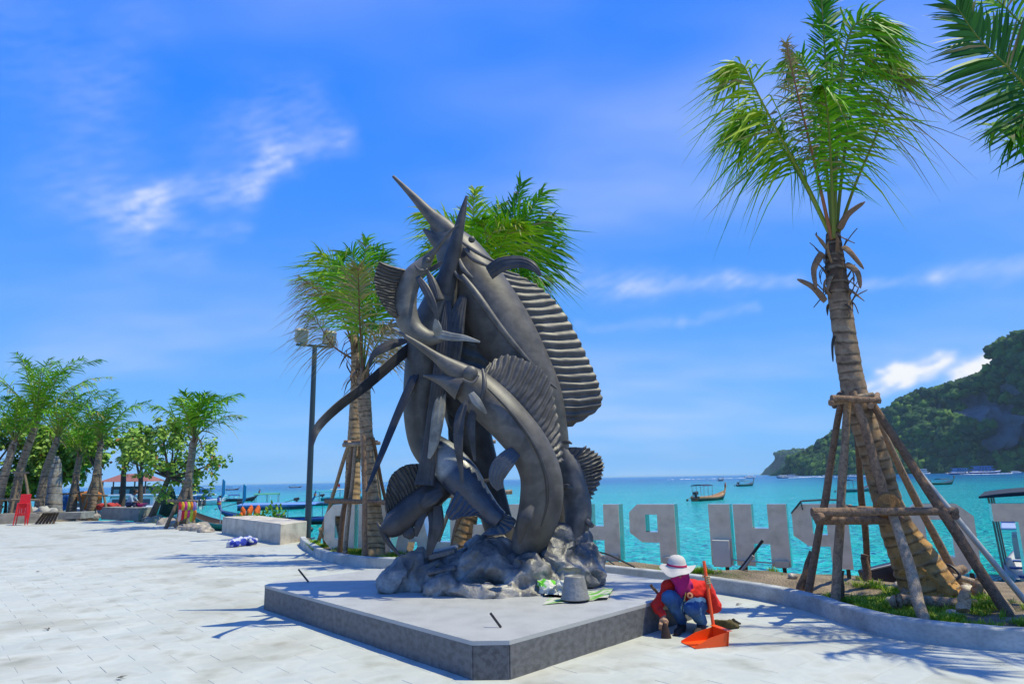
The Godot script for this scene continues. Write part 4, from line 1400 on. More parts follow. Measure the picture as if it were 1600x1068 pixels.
	pipe.bar(gp.call(1612, 950), P(1428, 728, 8.6), 0.035, 0.033, Color(0.42, 0.42, 0.40), 10)
	wpart("grey_pipe", pipe, M.paint, fr)
	for q in [[[1268, 800, 8.15], [1497, 798, 8.1], 0.05], [[1276, 812, 8.42], [1412, 812, 8.38], 0.055], [[1324, 795, 9.15], [1470, 797, 9.1], 0.04], [[1494, 806, 8.0], [1468, 800, 9.2], 0.04], [[1276, 808, 8.0], [1330, 792, 9.3], 0.045],
			[[1297, 629, 8.55], [1366, 616, 8.5], 0.04], [[1300, 622, 8.45], [1376, 626, 8.45], 0.042], [[1302, 634, 9.05], [1374, 622, 9.05], 0.035], [[1360, 634, 8.4], [1372, 616, 9.1], 0.04], [[1300, 630, 8.4], [1316, 612, 9.15], 0.035]]:
		wpart("crossbar", pole_between(P(q[0][0], q[0][1], q[0][2]), P(q[1][0], q[1][1], q[1][2]), q[2], BARK[(int(q[0][0]) * 7) % 4]), M.pole, fr)
	var cut := MB.new()
	var cc = P(1389, 788, 8.28)
	cut.lathe(Transform3D(Basis(Vector3(1, 0, 0), Vector3(0, 0.3, 1).normalized(), Vector3(0, -1, 0.3).normalized()), cc), [Vector2(0.001, -0.12), Vector2(0.13, -0.12), Vector2(0.14, 0.02), Vector2(0.12, 0.03), Vector2(0.001, 0.03)], 14, Color(0.6, 0.28, 0.08))
	wpart("cut_log_end", cut, M.pole, fr)
	for q in [[1246, 922, 1270, 862, 0.055], [1312, 940, 1313, 890, 0.05], [1356, 914, 1352, 866, 0.055]]:
		var a = gp.call(q[0], q[1])
		wpart("stake", pole_between(a - UP * 0.1, P(q[2], q[3], -a.z), q[4], BARK[2]), M.pole, fr)
	for q in [[1408, 942, 1525, 944, 0.065], [1506, 960, 1508, 925, 0.06], [1490, 905, 1550, 915, 0.04], [1528, 930, 1532, 905, 0.06], [1412, 930, 1430, 936, 0.05], [1540, 930, 1500, 950, 0.035], [1398, 946, 1402, 940, 0.07], [1400, 900, 1440, 908, 0.05], [1488, 900, 1508, 888, 0.07]]:
		var a = gp.call(q[0], q[1], 0.2)
		var b = P(q[2], q[3], -a.z)
		wpart("timber_offcut", pole_between(a + UP * 0.04, b, q[4], BARK[(q[0] + 1) % 4]), M.pole, fr)

	# the palm whose crown hangs into the corner of the picture
	var pb = Vector3(7.7, 0.08, -7.4)
	th = thing("palm_tree", "palm at the right border showing only fronds in the upper corner", "palm tree", pb)
	var ht = pb + Vector3(-0.3, 6.35, 0.2)
	wpart("trunk", trunk([pb - UP * 0.1, pb + Vector3(0.1, 2.2, 0), pb + Vector3(0, 4.5, 0.1), ht], [0.26, 0.2, 0.18, 0.15], 0.13, [Color(0.3, 0.2, 0.1), Color(0.22, 0.15, 0.095)]), M.trunk, th)
	for q in [[[ht, ht + Vector3(-0.9, 0.75, 0.05), ht + Vector3(-1.6, 0.95, 0.1), P(1500, 25, 6.9), P(1450, 70, 6.9)], 0.0], [[ht, ht + Vector3(-0.8, 0.5, -0.2), P(1600, 60, 7.2), P(1530, 75, 7.4), P(1500, 120, 7.5)], 0.0]]:
		pass
	var corner = [[[[1720, 300, 7.2], [1660, 205, 7.1], [1590, 120, 7.0], [1530, 60, 6.95], [1495, 10, 6.9]], 1.05, 84, {"cols": [Color(0.03, 0.11, 0.02), Color(0.07, 0.2, 0.03)], "side": Vector3(1, 1, 0).normalized(), "droop": 0.15, "start": 0.12, "wind": Vector3(-0.1, -0.1, 0), "forward": 0.2, "width": 0.042, "jitter": 0.25}],
		[[[1720, 300, 7.3], [1690, 190, 7.4], [1640, 90, 7.5], [1570, 10, 7.6], [1520, -30, 7.7]], 1.0, 80, {"cols": green, "side": Vector3(1, 0.6, 0).normalized(), "droop": 0.35, "start": 0.15, "forward": 0.3}],
		[[[1720, 300, 7.3], [1700, 230, 7.0], [1665, 190, 6.8], [1620, 180, 6.6], [1585, 210, 6.5]], 0.8, 70, {"cols": dark, "side": Vector3(1, 1, 0).normalized(), "droop": 0.5, "start": 0.2}]]
	for q in corner: wpart("frond", frond(pts.call(q[0]), q[1], q[2], q[3]), M.leaf, th)
	crown_fronds(P(1720, 300, 7.2), 9, 2.6, th, M.leaf, {"num": 50, "leaf": 0.8, "wind": Vector3(0.3, 0, 0), "high": 1.3, "low": 0.9})

	# twin palms left of the sculpture
	var tb = [Vector3(-4.1, 0.08, -16.6), Vector3(-2.95, 0.1, -14.7)]
	var d0 = 16.4
	var d1 = 14.9
	var A = thing("palm_tree", "left palm of the twin pair beside the lamp post", "palm tree", tb[0])
	wpart("trunk", trunk([tb[0] - UP * 0.1, P(548, 800, d0), P(552, 700, d0), P(556, 620, d0), P(558, 560, d0), P(552, 520, d0)], [0.24, 0.2, 0.155, 0.14, 0.145, 0.09], 0.13, [Color(0.66, 0.42, 0.18), Color(0.54, 0.35, 0.19)]), M.trunk, A)
	sheaths(A, P(556, 610, d0), P(553, 530, d0), 0.15, 30, 0.36)
	var fl = [[[[553, 545, 16.4], [540, 470, 16.3], [520, 420, 16.2], [500, 395, 16.2]], 1.1, {"cols": yel, "wind": Vector3(-0.5, 0, 0)}], [[[553, 545, 16.4], [528, 480, 16.2], [498, 455, 16.1], [470, 435, 16.0]], 0.8, {"cols": tan, "dry": 0.4, "wind": Vector3(-0.5, -0.3, 0), "width": 0.02, "rib": Color(0.25, 0.12, 0.05)}],
		[[[553, 545, 16.4], [556, 460, 16.2], [552, 400, 16.2], [540, 395, 16.2]], 1.1, {"cols": green}], [[[553, 545, 16.4], [545, 470, 16.6], [530, 430, 16.7], [505, 425, 16.8]], 1.1, {"cols": green, "wind": Vector3(-0.4, 0, 0)}],
		[[[550, 560, 16.4], [520, 540, 16.3], [500, 510, 16.2], [480, 490, 16.2]], 0.9, {"cols": tan, "dry": 0.5, "width": 0.02, "wind": Vector3(-0.4, -0.5, 0), "rib": Color(0.22, 0.12, 0.06)}], [[[553, 545, 16.4], [562, 470, 16.5], [575, 410, 16.6], [590, 385, 16.7]], 1.0, {"cols": dark}], [[[553, 545, 16.3], [545, 500, 16.0], [535, 470, 15.8], [520, 460, 15.7]], 1.0, {"cols": yel, "wind": Vector3(-0.3, 0, 0)}]]
	for q in fl:
		var o = q[2]
		o.merge({"side": R, "droop": 0.55, "start": 0.25})
		wpart("frond", frond(pts.call(q[0]), q[1], 56, o), M.leaf, A)
	var B = thing("palm_tree", "right palm of the twin pair, leaning trunk beside the diving fish", "palm tree", tb[1])
	wpart("trunk", trunk([tb[1] - UP * 0.1, P(583, 815, d1), P(576, 740, d1), P(572, 670, d1), P(568, 610, d1), P(566, 575, d1)], [0.26, 0.21, 0.155, 0.14, 0.145, 0.09], 0.13, [Color(0.68, 0.43, 0.18), Color(0.55, 0.36, 0.2)]), M.trunk, B)
	sheaths(B, P(568, 620, d1), P(566, 570, d1), 0.15, 28, 0.36)
	fl = [[[[566, 585, 14.9], [566, 500, 14.8], [568, 430, 14.8], [572, 372, 14.9]], 0.95, {"cols": green}], [[[566, 585, 14.9], [562, 500, 14.6], [560, 440, 14.5], [559, 418, 14.4]], 0.9, {"cols": [Color(0.3, 0.24, 0.12), Color(0.3, 0.36, 0.05)], "dry": 0.3, "wind": Vector3(0, 0, 0.2), "rib": Color(0.2, 0.1, 0.04)}],
		[[[566, 585, 14.9], [574, 500, 15.0], [584, 440, 15.0], [600, 395, 15.0]], 0.95, {"cols": dark, "wind": Vector3(0.3, 0, 0)}], [[[566, 585, 14.9], [580, 520, 14.8], [592, 480, 14.7], [606, 455, 14.7]], 0.9, {"cols": green, "wind": Vector3(0.3, 0, 0)}],
		[[[566, 590, 14.9], [582, 550, 14.7], [600, 520, 14.6], [612, 505, 14.6]], 0.8, {"cols": tan, "dry": 0.5, "width": 0.025, "wind": Vector3(0.2, -0.3, 0)}], [[[566, 590, 14.9], [588, 560, 15.0], [612, 545, 15.1], [640, 545, 15.2]], 0.7, {"cols": tan, "dry": 0.4, "width": 0.025, "wind": Vector3(0.2, -0.3, 0)}],
		[[[566, 585, 14.9], [556, 500, 15.1], [545, 440, 15.2], [530, 410, 15.3]], 0.95, {"cols": green, "wind": Vector3(-0.3, 0, 0)}]]
	for q in fl:
		var o = q[2]
		o.merge({"side": R, "droop": 0.45, "start": 0.25})
		wpart("frond", frond(pts.call(q[0]), q[1], 56, o), M.leaf, B)
	fr = thing("palm_support", "pole frame with two crossbars propping the twin palms", "palm support", Vector3(-3.6, 0.1, -15.2))
	props = [[gp.call(494, 850), P(546, 690, 15.8), 0.05], [gp.call(528, 866), P(552, 692, 15.2), 0.055], [gp.call(538, 868), P(556, 690, 15.0), 0.045], [gp.call(571, 874), P(568, 680, 14.4), 0.055], [gp.call(604, 850), P(580, 680, 15.4), 0.045], [gp.call(618, 858), P(583, 684, 14.8), 0.04], [gp.call(512, 852), P(499, 826, 15.8), 0.04], [gp.call(556, 846), P(562, 690, 16.0), 0.045], [gp.call(550, 870), P(538, 862, 14.7), 0.05]]
	for i in props.size(): wpart("pole", pole_between(props[i][0] - UP * 0.08, props[i][1], props[i][2], BARK[(i + 1) % 4]), M.pole, fr)
	for q in [[[508, 782, 15.0], [625, 785, 14.6], 0.05], [[512, 783, 16.2], [600, 784, 15.9], 0.045], [[535, 695, 15.0], [594, 692, 14.9], 0.045], [[538, 690, 15.9], [590, 690, 15.7], 0.04], [[600, 786, 14.4], [606, 781, 16.1], 0.04]]:
		wpart("crossbar", pole_between(P(q[0][0], q[0][1], q[0][2]), P(q[1][0], q[1][1], q[1][2]), q[2], BARK[int(q[0][0]) % 4]), M.pole, fr)

	# palm behind the sculpture
	var cb = Vector3(-1.0, 0.08, -14.6)
	var C = thing("palm_tree", "palm standing directly behind the sculpture, crown above the largest fish", "palm tree", cb)
	var d2 = 14.6
	wpart("trunk", trunk([cb - UP * 0.1, P(724, 850, d2), P(740, 770, d2), P(752, 680, d2), P(760, 590, d2), P(766, 500, d2), P(770, 440, d2)], [0.28, 0.22, 0.17, 0.14, 0.13, 0.13, 0.09], 0.13, [Color(0.68, 0.36, 0.11), Color(0.54, 0.35, 0.19)]), M.trunk, C)
	sheaths(C, P(766, 500, d2), P(770, 445, d2), 0.2, 12, 0.42)
	fl = [[[[770, 450, 14.6], [755, 390, 14.5], [740, 340, 14.5], [742, 296, 14.6]], 1.0, {"cols": yel}], [[[770, 450, 14.6], [745, 400, 14.6], [715, 360, 14.6], [690, 345, 14.7]], 1.05, {"cols": green, "wind": Vector3(-0.2, 0, 0)}], [[[770, 450, 14.6], [730, 398, 14.3], [692, 352, 14.2], [662, 332, 14.2]], 0.95, {"cols": yel, "wind": Vector3(-0.25, -0.1, 0)}], [[[770, 450, 14.6], [735, 420, 14.5], [700, 400, 14.5], [672, 390, 14.5]], 1.0, {"cols": dark, "wind": Vector3(-0.2, -0.2, 0)}],
		[[[770, 450, 14.6], [785, 390, 14.5], [800, 340, 14.5], [815, 285, 14.5]], 1.05, {"cols": dark}], [[[770, 450, 14.6], [795, 390, 14.4], [820, 345, 14.3], [848, 300, 14.3]], 1.15, {"cols": green, "wind": Vector3(0.3, 0, 0)}], [[[770, 450, 14.6], [800, 410, 14.5], [830, 370, 14.4], [862, 342, 14.4]], 1.1, {"cols": green, "wind": Vector3(0.3, -0.1, 0)}],
		[[[770, 450, 14.6], [800, 430, 14.6], [835, 405, 14.7], [868, 388, 14.7]], 1.1, {"cols": dark, "wind": Vector3(0.3, -0.2, 0)}], [[[770, 450, 14.6], [800, 440, 14.4], [828, 432, 14.3], [846, 440, 14.2]], 0.9, {"cols": dark, "wind": Vector3(0.1, -0.4, 0)}], [[[770, 450, 14.6], [772, 390, 15.0], [775, 340, 15.3], [780, 320, 15.5]], 1.0, {"cols": green}],
		[[[770, 450, 14.6], [765, 400, 14.1], [758, 360, 13.8], [752, 345, 13.6]], 1.0, {"cols": green}], [[[770, 450, 14.6], [780, 395, 14.1], [795, 360, 13.8], [808, 350, 13.6]], 1.0, {"cols": yel}]]
	for q in fl:
		var o = q[2]
		o.merge({"side": R, "droop": 0.4, "start": 0.2, "width": 0.042})
		wpart("frond", frond(pts.call(q[0]), q[1], 60, o), M.leaf, C)
	fr = thing("palm_support", "pole frame around the orange palm foot behind the sculpture", "palm support", Vector3(-0.9, 0.1, -14.3))
	props = [[gp.call(676, 866), P(738, 690, 14.4), 0.045], [gp.call(704, 868), P(742, 690, 14.1), 0.06], [gp.call(806, 852), P(764, 690, 14.7), 0.045], [gp.call(650, 858), P(738, 690, 14.9), 0.045], [gp.call(790, 868), P(758, 690, 14.0), 0.05]]
	for i in props.size(): wpart("pole", pole_between(props[i][0] - UP * 0.08, props[i][1], props[i][2], BARK[(i + 3) % 4]), M.pole, fr)
	for q in [[[724, 684, 14.1], [774, 690, 14.1], 0.045], [[735, 772, 13.9], [800, 768, 13.9], 0.05], [[690, 775, 14.4], [745, 772, 14.0], 0.045]]:
		wpart("crossbar", pole_between(P(q[0][0], q[0][1], q[0][2]), P(q[1][0], q[1][1], q[1][2]), q[2], BARK[3]), M.pole, fr)


# ------------------------------------------------------------------ the shore on the left
func tree(called: String, label: String, base: Vector3, blobs: Array, leaf: float, num: int, ca: Color, cb: Color, lean: Vector3, group := "") -> void:
	var th = thing(called, label, "tree", base, group)
	var tr := MB.new()
	var fork = base + lean
	var r0 = 0.035 * lean.length() + 0.06
	tr.sweep(crv([base - UP * 0.4, base + lean * 0.4 + Vector3(0.1, 0, 0), fork], 12), crv([r0 * 1.3, r0, r0 * 0.75], 12), Vector3(0, 0, 1), 10, Color(0.12, 0.09, 0.065))
	wpart("trunk", tr, M.wood, th)
	var fol := MB.new()
	for b in blobs:
		var lm := MB.new()
		lm.sweep(crv([fork - lean * 0.15, fork.lerp(b[0], 0.5) - UP * 0.2, b[0]], 8), crv([r0 * 0.5, r0 * 0.35, 0.02], 8), Vector3(0.2, 0, 1), 7, Color(0.12, 0.09, 0.065))
		wpart("limb", lm, M.wood, th)
		var clumps = []
		for k in 14:
			var d = Vector3(rng.randfn(), rng.randfn() * 0.8, rng.randfn()).normalized() * pow(rng.randf(), 0.4)
			clumps.append([b[0] + d * b[1], b[1] * rng.randf_range(0.2, 0.42), rng.randf()])
		for k in int(num * 1.4 * b[1] * b[1]):
			var q = clumps[rng.randi() % clumps.size()]
			var d = Vector3(rng.randfn(), rng.randfn(), rng.randfn()).normalized()
			var p = q[0] + d * q[1] * pow(rng.randf(), 0.5)
			var n = (d + Vector3(rng.randf() - 0.5, rng.randf() + 0.3, rng.randf() - 0.5)).normalized()
			var t = n.cross(Vector3(rng.randf() - 0.5, rng.randf() - 0.5, rng.randf() - 0.5)).normalized()
			var s = n.cross(t)
			var L = leaf * 0.85 * rng.randf_range(0.5, 1.2)
			var c = ca.lerp(cb, clampf(q[2] * 0.6 + rng.randf() * 0.4, 0, 1))
			if rng.randf() < 0.03: c = Color(0.3, 0.12, 0.03)
			fol.face([p - t * L * 0.5, p - s * L * 0.3 + n * L * 0.06, p + t * L * 0.5, p + s * L * 0.3 + n * L * 0.06], c)
	wpart("crown", fol, M.leaf_far, th)


func shore_left() -> void:
	var g1 = Color(0.06, 0.18, 0.012)
	var g2 = Color(0.22, 0.42, 0.02)
	# coconut palms along the shore
	var L = [["tallest of the shore palms, full crown above the red chair stack", 18, 812, 36, 30, 740, 57, 655, 4.4, 15, 1.4, 0.55], ["leftmost shore palm, cut by the left border", -12, 812, 35, 2, 760, 22, 688, 3.0, 10, 1.2, 0.4], ["shore palm with a dark trunk just right of the tallest one", 58, 806, 39, 70, 740, 90, 682, 4.0, 12, 1.3, 0.5], ["yellowish low shore palm between grey trunk and supports", 111, 803, 44, 118, 750, 124, 710, 3.4, 12, 1.0, 0.3], ["shore palm left of the broad leafed tree, crown tilted right", 141, 802, 42, 150, 740, 158, 688, 3.4, 12, 1.3, 0.45], ["lone shore palm rising in front of the broad leafed tree", 284, 824, 28, 293, 760, 303, 684, 2.5, 11, 1.35, 0.5]]
	for q in L:
		var d = q[3]
		var b = P(q[1], q[2], d)
		var th = thing("shore_palm", q[0], "palm tree", b, "coconut palms along the shore")
		var top = P(q[6], q[7], d)
		wpart("trunk", trunk([b - UP * 0.4, P(q[4], q[5], d), top - (top - b) * 0.08, top], [0.28, 0.2, 0.165, 0.11].map(func(x): return x * (0.8 if d < 30 else 1.0)), 0.2, [Color(0.36, 0.26, 0.17), Color(0.38, 0.29, 0.2)]), M.trunk, th)
		sheaths(th, top - (top - b) * 0.1, top, 0.22, 7, 0.5)
		crown_fronds(top, q[9], q[8], th, M.leaf, {"num": 34, "leaf": 1.05, "width": 0.06, "high": 1.52, "low": q[11] + 0.25, "thick": 0.045, "wind": Vector3(0.10, 0, 0.03)})
	# pole tripods at those palms
	for q in [["wooden tripod around the tallest shore palm, behind red chairs", [[12, 818, 30, 738], [52, 815, 38, 740]], [[20, 738, 44, 738], [-2, 780, 62, 781]], 35.0], ["wooden tripod in front of the dark low palm trunk", [[103, 800, 116, 742], [128, 800, 119, 742]], [[113, 740, 122, 740], [80, 774, 130, 768]], 42.0], ["wooden tripod at the palm left of the seated figure", [[128, 792, 147, 742], [167, 795, 155, 742]], [[146, 741, 160, 741], [128, 772, 168, 774]], 41.0], ["wooden tripod at the lone shore palm with colourful garlands", [[258, 822, 290, 755], [304, 826, 296, 752], [275, 818, 288, 760]], [[262, 782, 308, 783], [286, 752, 300, 752]], 27.6]]:
		var b = P(q[1][0][0], q[1][0][1], q[3])
		var th = thing("palm_support", q[0], "palm support", b)
		for k in q[1]: wpart("pole", pole_between(P(k[0], k[1], q[3]) - UP * 0.15, P(k[2], k[3], q[3] + 0.4), 0.07, Color(0.30, 0.24, 0.17)), M.pole, th)
		for k in q[2]: wpart("crossbar", pole_between(P(k[0], k[1], q[3] - 0.1), P(k[2], k[3], q[3] - 0.1), 0.06, Color(0.36, 0.29, 0.2)), M.pole, th)
	# the broad-leafed tree and the green behind it
	var bb = P(232, 806, 33.0)
	tree("almond_tree", "broad leafed shore tree with a slanting trunk beside the boats", bb, [[P(270, 690, 33), 1.35], [P(230, 700, 33.5), 1.3], [P(305, 705, 33), 1.25], [P(262, 735, 32.5), 1.2], [P(216, 712, 34), 0.85], [P(320, 735, 33.5), 0.8], [P(250, 670, 33.5), 0.8], [P(338, 722, 33), 0.6], [P(318, 762, 33), 0.55], [P(285, 668, 33.2), 0.8], [P(206, 722, 33), 0.7], [P(290, 745, 34), 0.9]], 0.26, 300, Color(0.09, 0.2, 0.012), Color(0.27, 0.42, 0.03), P(268, 735, 33) - bb)
	var tl = [["dark shore tree at the left border behind the palms", -15, 705, 56, 4.0], ["dense shore tree behind the tallest palm", 30, 725, 60, 3.8], ["bushy shore tree between the two tall palms", 75, 715, 58, 3.4], ["light green shore tree behind the yellowish palm", 118, 722, 56, 3.0], ["shore tree with a high crown left of the red roof", 158, 705, 53, 2.4], ["shore tree over the red roofed pavilion", 196, 696, 47, 1.8], ["low shore tree left of the white boats", 60, 752, 60, 2.0], ["low dark shore tree at the left border", 10, 765, 58, 3.0], ["shore bush tree touching the broad leafed tree", 222, 712, 45, 1.3]]
	for q in tl:
		var c = P(q[1], q[2], q[3])
		var r = q[4]
		var base = Vector3(c.x, -0.7, c.z)
		var bl = []
		for k in 5: bl.append([c + UP * r * 0.12 + Vector3(rng.randf_range(-0.6, 0.6), rng.randf_range(-0.3, 0.4), rng.randf_range(-0.4, 0.4)) * r, r * rng.randf_range(0.45, 0.65)])
		var dk = rng.randf()
		tree("shore_tree", q[0], base, bl, 0.55, 130, g1.lerp(Color(0.09, 0.2, 0.015), dk), g2.lerp(Color(0.3, 0.42, 0.03), dk), (c - base) * 0.75, "trees along the shore")
	# weathered grey stump of a dead trunk
	var st = P(82, 806, 40.0)
	var dead = thing("dead_trunk", "pale grey dead tree trunk among the shore palms", "dead tree", st)
	wpart("trunk", trunk([st - UP * 0.3, P(84, 770, 40), P(86, 725, 40), P(87, 712, 40)], [0.5, 0.4, 0.3, 0.12], 0.5, [Color(0.36, 0.35, 0.33), Color(0.4, 0.39, 0.37)], 0.02), M.trunk, dead)
	# red roofed pavilion
	var pv = P(205, 787, 90.0)
	var pav = thing("pavilion", "red roofed open pavilion behind the white boats", "pavilion", pv)
	var rf := MB.new()
	var w = 2.7
	var y0 = P(205, 752, 90).y
	var y1 = P(205, 740, 90).y
	var a = [Vector3(pv.x - w * 1.15, y0, pv.z + 2.4), Vector3(pv.x + w * 1.15, y0, pv.z + 2.4), Vector3(pv.x + w * 1.15, y0, pv.z - 2.4), Vector3(pv.x - w * 1.15, y0, pv.z - 2.4)]
	var rg = [Vector3(pv.x - w * 0.6, y1, pv.z), Vector3(pv.x + w * 0.6, y1, pv.z)]
	var cc = pv + UP * 2
	rf.face([a[0], a[1], rg[1], rg[0]], Color(0.42, 0.16, 0.13), cc)
	rf.face([a[3], a[2], rg[1], rg[0]], Color(0.42, 0.16, 0.13), cc)
	rf.face([a[0], a[3], rg[0]], Color(0.42, 0.16, 0.13), cc)
	rf.face([a[1], a[2], rg[1]], Color(0.42, 0.16, 0.13), cc)
	rf.face([a[0], a[1], a[2], a[3]], Color(0.2, 0.15, 0.12), cc + UP * 9)
	wpart("roof", rf, M.wood, pav)
	var wl := MB.new()
	wl.box(Transform3D(Basis(), Vector3(pv.x, (pv.y + y0) / 2 - 0.3, pv.z - 0.8)), Vector3(w * 2, y0 - pv.y - 0.6, 2.0), Color(0.13, 0.13, 0.15))
	wpart("wall", wl, M.wood, pav)
	for k in 5:
		var po := MB.new()
		var x = pv.x - w + k * w * 0.5
		po.bar(Vector3(x, pv.y - 1, pv.z + 2.1), Vector3(x, y0, pv.z + 2.1), 0.09, 0.09, Color(0.25, 0.12, 0.1))
		wpart("post", po, M.wood, pav)
	for k in 4:
		var wi := MB.new()
		wi.box(Transform3D(Basis(), Vector3(pv.x - w * 0.75 + k * w * 0.5, (pv.y + y0) / 2, pv.z + 0.22)), Vector3(0.8, 0.9, 0.06), Color(0.25, 0.4, 0.5))
		wpart("window", wi, M.gloss, pav)

	# low walls and blocks at the end of the pavement
	var blk = func(called, label, cat, pts, h, col):
		var c0 = pts[0]
		var th = thing(called, label, cat, c0)
		var m := MB.new()
		var cen = Vector3.ZERO
		for p in pts: cen += p / pts.size()
		var lo = pts.map(func(p): return p)
		var hi = pts.map(func(p): return p + UP * h)
		var ins = hi.map(func(p): return p + (cen - p).normalized() * 0.03)
		hi = hi.map(func(p): return p - UP * 0.025)
		var n = pts.size()
		for i in n:
			m.face([lo[i], lo[(i + 1) % n], hi[(i + 1) % n], hi[i]], col, cen)
			m.face([hi[i], hi[(i + 1) % n], ins[(i + 1) % n], ins[i]], col, cen)
		m.face(ins, col, cen)
		wpart("concrete_body", m, M.concrete, th)
	blk.call("concrete_bench", "long cream concrete bench block beside the lamp post", "bench", [Vector3(-6.48, 0, -19.45), Vector3(-6.15, 0, -20.75), Vector3(-9.3, 0, -25.2), Vector3(-10.17, 0, -24.41)], 0.56, Color(0.66, 0.59, 0.48))
	var g = func(x, y): return G(x, y)
	var v = Vector3(0.1, 0, -1.1)
	blk.call("concrete_block", "grey concrete planter block with a seated figure on it", "planter", [g.call(157, 811), g.call(215, 814), g.call(215, 814) + v, g.call(157, 811) + v], 0.62, Color(0.33, 0.31, 0.27))
	blk.call("low_wall", "low beige wall behind the red chair stack at the left border", "wall", [g.call(-40, 820), g.call(60, 817), g.call(60, 817) + v * 0.4, g.call(-40, 820) + v * 0.4], 0.5, Color(0.45, 0.38, 0.29))
	blk.call("concrete_trough", "small grey concrete trough right of the stump bench", "trough", [g.call(90, 811), g.call(125, 810), g.call(125, 810) + v, g.call(90, 811) + v], 0.36, Color(0.36, 0.36, 0.33))
	# stack of red plastic chairs
	var cp = g.call(31, 820)
	var ch = chair(cp)
	for k in range(1, 11):
		copy_of(ch, cp + Vector3(0.003 * k, 0.055 * k, -0.003 * k), 0.4, "topmost red plastic chair of the stack by the low wall" if k == 10 else "red plastic chair, %s from the bottom of the stack by the low wall" % ["second", "third", "fourth", "fifth", "sixth", "seventh", "eighth", "ninth", "tenth"][k - 1])
	# bench of stumps
	var sb = g.call(74, 818)
	var sbt = thing("stump_bench", "low wooden bench of slanting dark stumps beside the red chairs", "bench", sb)
	for k in 6:
		var m := MB.new()
		m.bar(sb + Vector3(-0.42 + k * 0.16, 0, 0.2), sb + Vector3(-0.22 + k * 0.13, 0.5, 0), 0.055, 0.05, Color(0.13, 0.085, 0.05))
		wpart("leg", m, M.wood, sbt)
	var tp := MB.new()
	tp.box(Transform3D(Basis(UP, 0.2), sb + Vector3(0.1, 0.53, 0)), Vector3(1.0, 0.06, 0.6), Color(0.35, 0.3, 0.22), 0.01)
	wpart("seat", tp, M.wood, sbt)
	# rubble along the edge
	var rubble := MB.new()
	rubble.ball(Transform3D(Basis().scaled(Vector3(0.5, 0.28, 0.4)), Vector3.ZERO), 6, Color(0.40, 0.36, 0.30))
	for i in rubble.v.size(): rubble.v[i] *= 1.0 + 0.35 * noise.get_noise_3dv(rubble.v[i] * 2.5)
	var r0 = thing("rubble_stone", "rubble stone between the slanting trunk and the lone palm", "stone", g.call(262, 819), "rubble stones at the pavement end")
	part("stone", flat(rubble), M.rock, r0)
	for q in [[272, 822, "flat grey rubble stone between parasol and garland palm"], [285, 826, "grey rubble stone at the foot of the garland palm"], [298, 828, "grey rubble stone right under the colourful garlands"], [310, 829, "grey rubble stone just right of the garlands"], [322, 831, "rightmost low rubble stone before the boat bow"], [316, 824, "upper rubble stone behind the ones at the green boat's bow"], [268, 813, "rubble stone just right of the green parasol"], [240, 815, "rubble stone at the foot of the slanting tree trunk"], [128, 806, "rubble stone just right of the concrete trough"], [138, 803, "rubble stone left of the block with the seated figure"], [147, 808, "low rubble stone touching the left end of the planter block"], [135, 796, "rubble stone lying in the tripod left of the seated figure"], [120, 800, "rubble stone between the two tripods beyond the trough"], [152, 802, "rubble stone behind the left end of the planter block"], [228, 813, "rubble stone between planter block and slanting trunk"], [292, 820, "rubble stone behind the garland palm's foot"]]:
		var o = copy_of(r0, g.call(q[0], q[1]) + Vector3(0, 0.02, 0), rng.randf() * TAU, q[2])
		o.scale = Vector3.ONE * rng.randf_range(0.55, 1.0)
	# figure seated on the block, bent over a pink basin
	var sp = g.call(190, 812) + Vector3(0, 0.62, -0.5)
	var man = thing("person", "person in a pale blue top bent forward on the concrete block", "person", sp)
	var sk = Color(0.2, 0.11, 0.07)
	var X = Vector3(1, 0, 0)
	var bd := MB.new()
	var shirt = Color(0.30, 0.42, 0.55)
	var nav = Color(0.03, 0.04, 0.1)
	nets(bd, [[sp + Vector3(0, 0.13, 0), sp + Vector3(0.16, 0.5, 0.02), 0.16, 0.15], [sp + Vector3(0.16, 0.5, 0.02), sp + Vector3(0.27, 0.62, 0.03), 0.10, 0.055], [sp + Vector3(0.31, 0.72, 0.03), sp + Vector3(0.33, 0.76, 0.03), 0.095, 0.10],
		[sp + Vector3(0.02, 0.1, 0.1), sp + Vector3(0.42, 0.16, 0.16), 0.09, 0.065], [sp + Vector3(0.42, 0.16, 0.16), sp + Vector3(0.36, -0.3, 0.42), 0.06, 0.045], [sp + Vector3(0.02, 0.1, -0.08), sp + Vector3(0.44, 0.15, -0.1), 0.09, 0.065], [sp + Vector3(0.44, 0.15, -0.1), sp + Vector3(0.5, 0.04, 0.3), 0.06, 0.045],
		[sp + Vector3(0.18, 0.5, 0.17), sp + Vector3(0.33, 0.26, 0.25), 0.055, 0.045], [sp + Vector3(0.33, 0.26, 0.25), sp + Vector3(0.55, 0.2, 0.16), 0.042, 0.035], [sp + Vector3(0.18, 0.5, -0.14), sp + Vector3(0.36, 0.27, -0.16), 0.055, 0.045], [sp + Vector3(0.36, 0.27, -0.16), sp + Vector3(0.56, 0.2, 0.0), 0.042, 0.035]], 0.025, 0.018, func(p):
		var l = p - sp
		if l.y > 0.6 and l.x > 0.2: return sk
		if l.y < 0.24 and l.x < 0.52: return nav
		if l.x > 0.38: return sk
		return shirt)
	wpart("body", bd, M.cloth, man)
	var hr := MB.new()
	hr.ball(Transform3D(Basis().scaled(Vector3(0.115, 0.115, 0.115)), sp + Vector3(0.30, 0.775, 0.03)), 6, Color(0.01, 0.008, 0.008))
	wpart("hair", hr, M.cloth, man)
	var bp = sp + Vector3(0.75, 0, 0.1)
	var bs = thing("basin", "bright pink plastic basin on the concrete block", "basin", bp)
	var bm := MB.new()
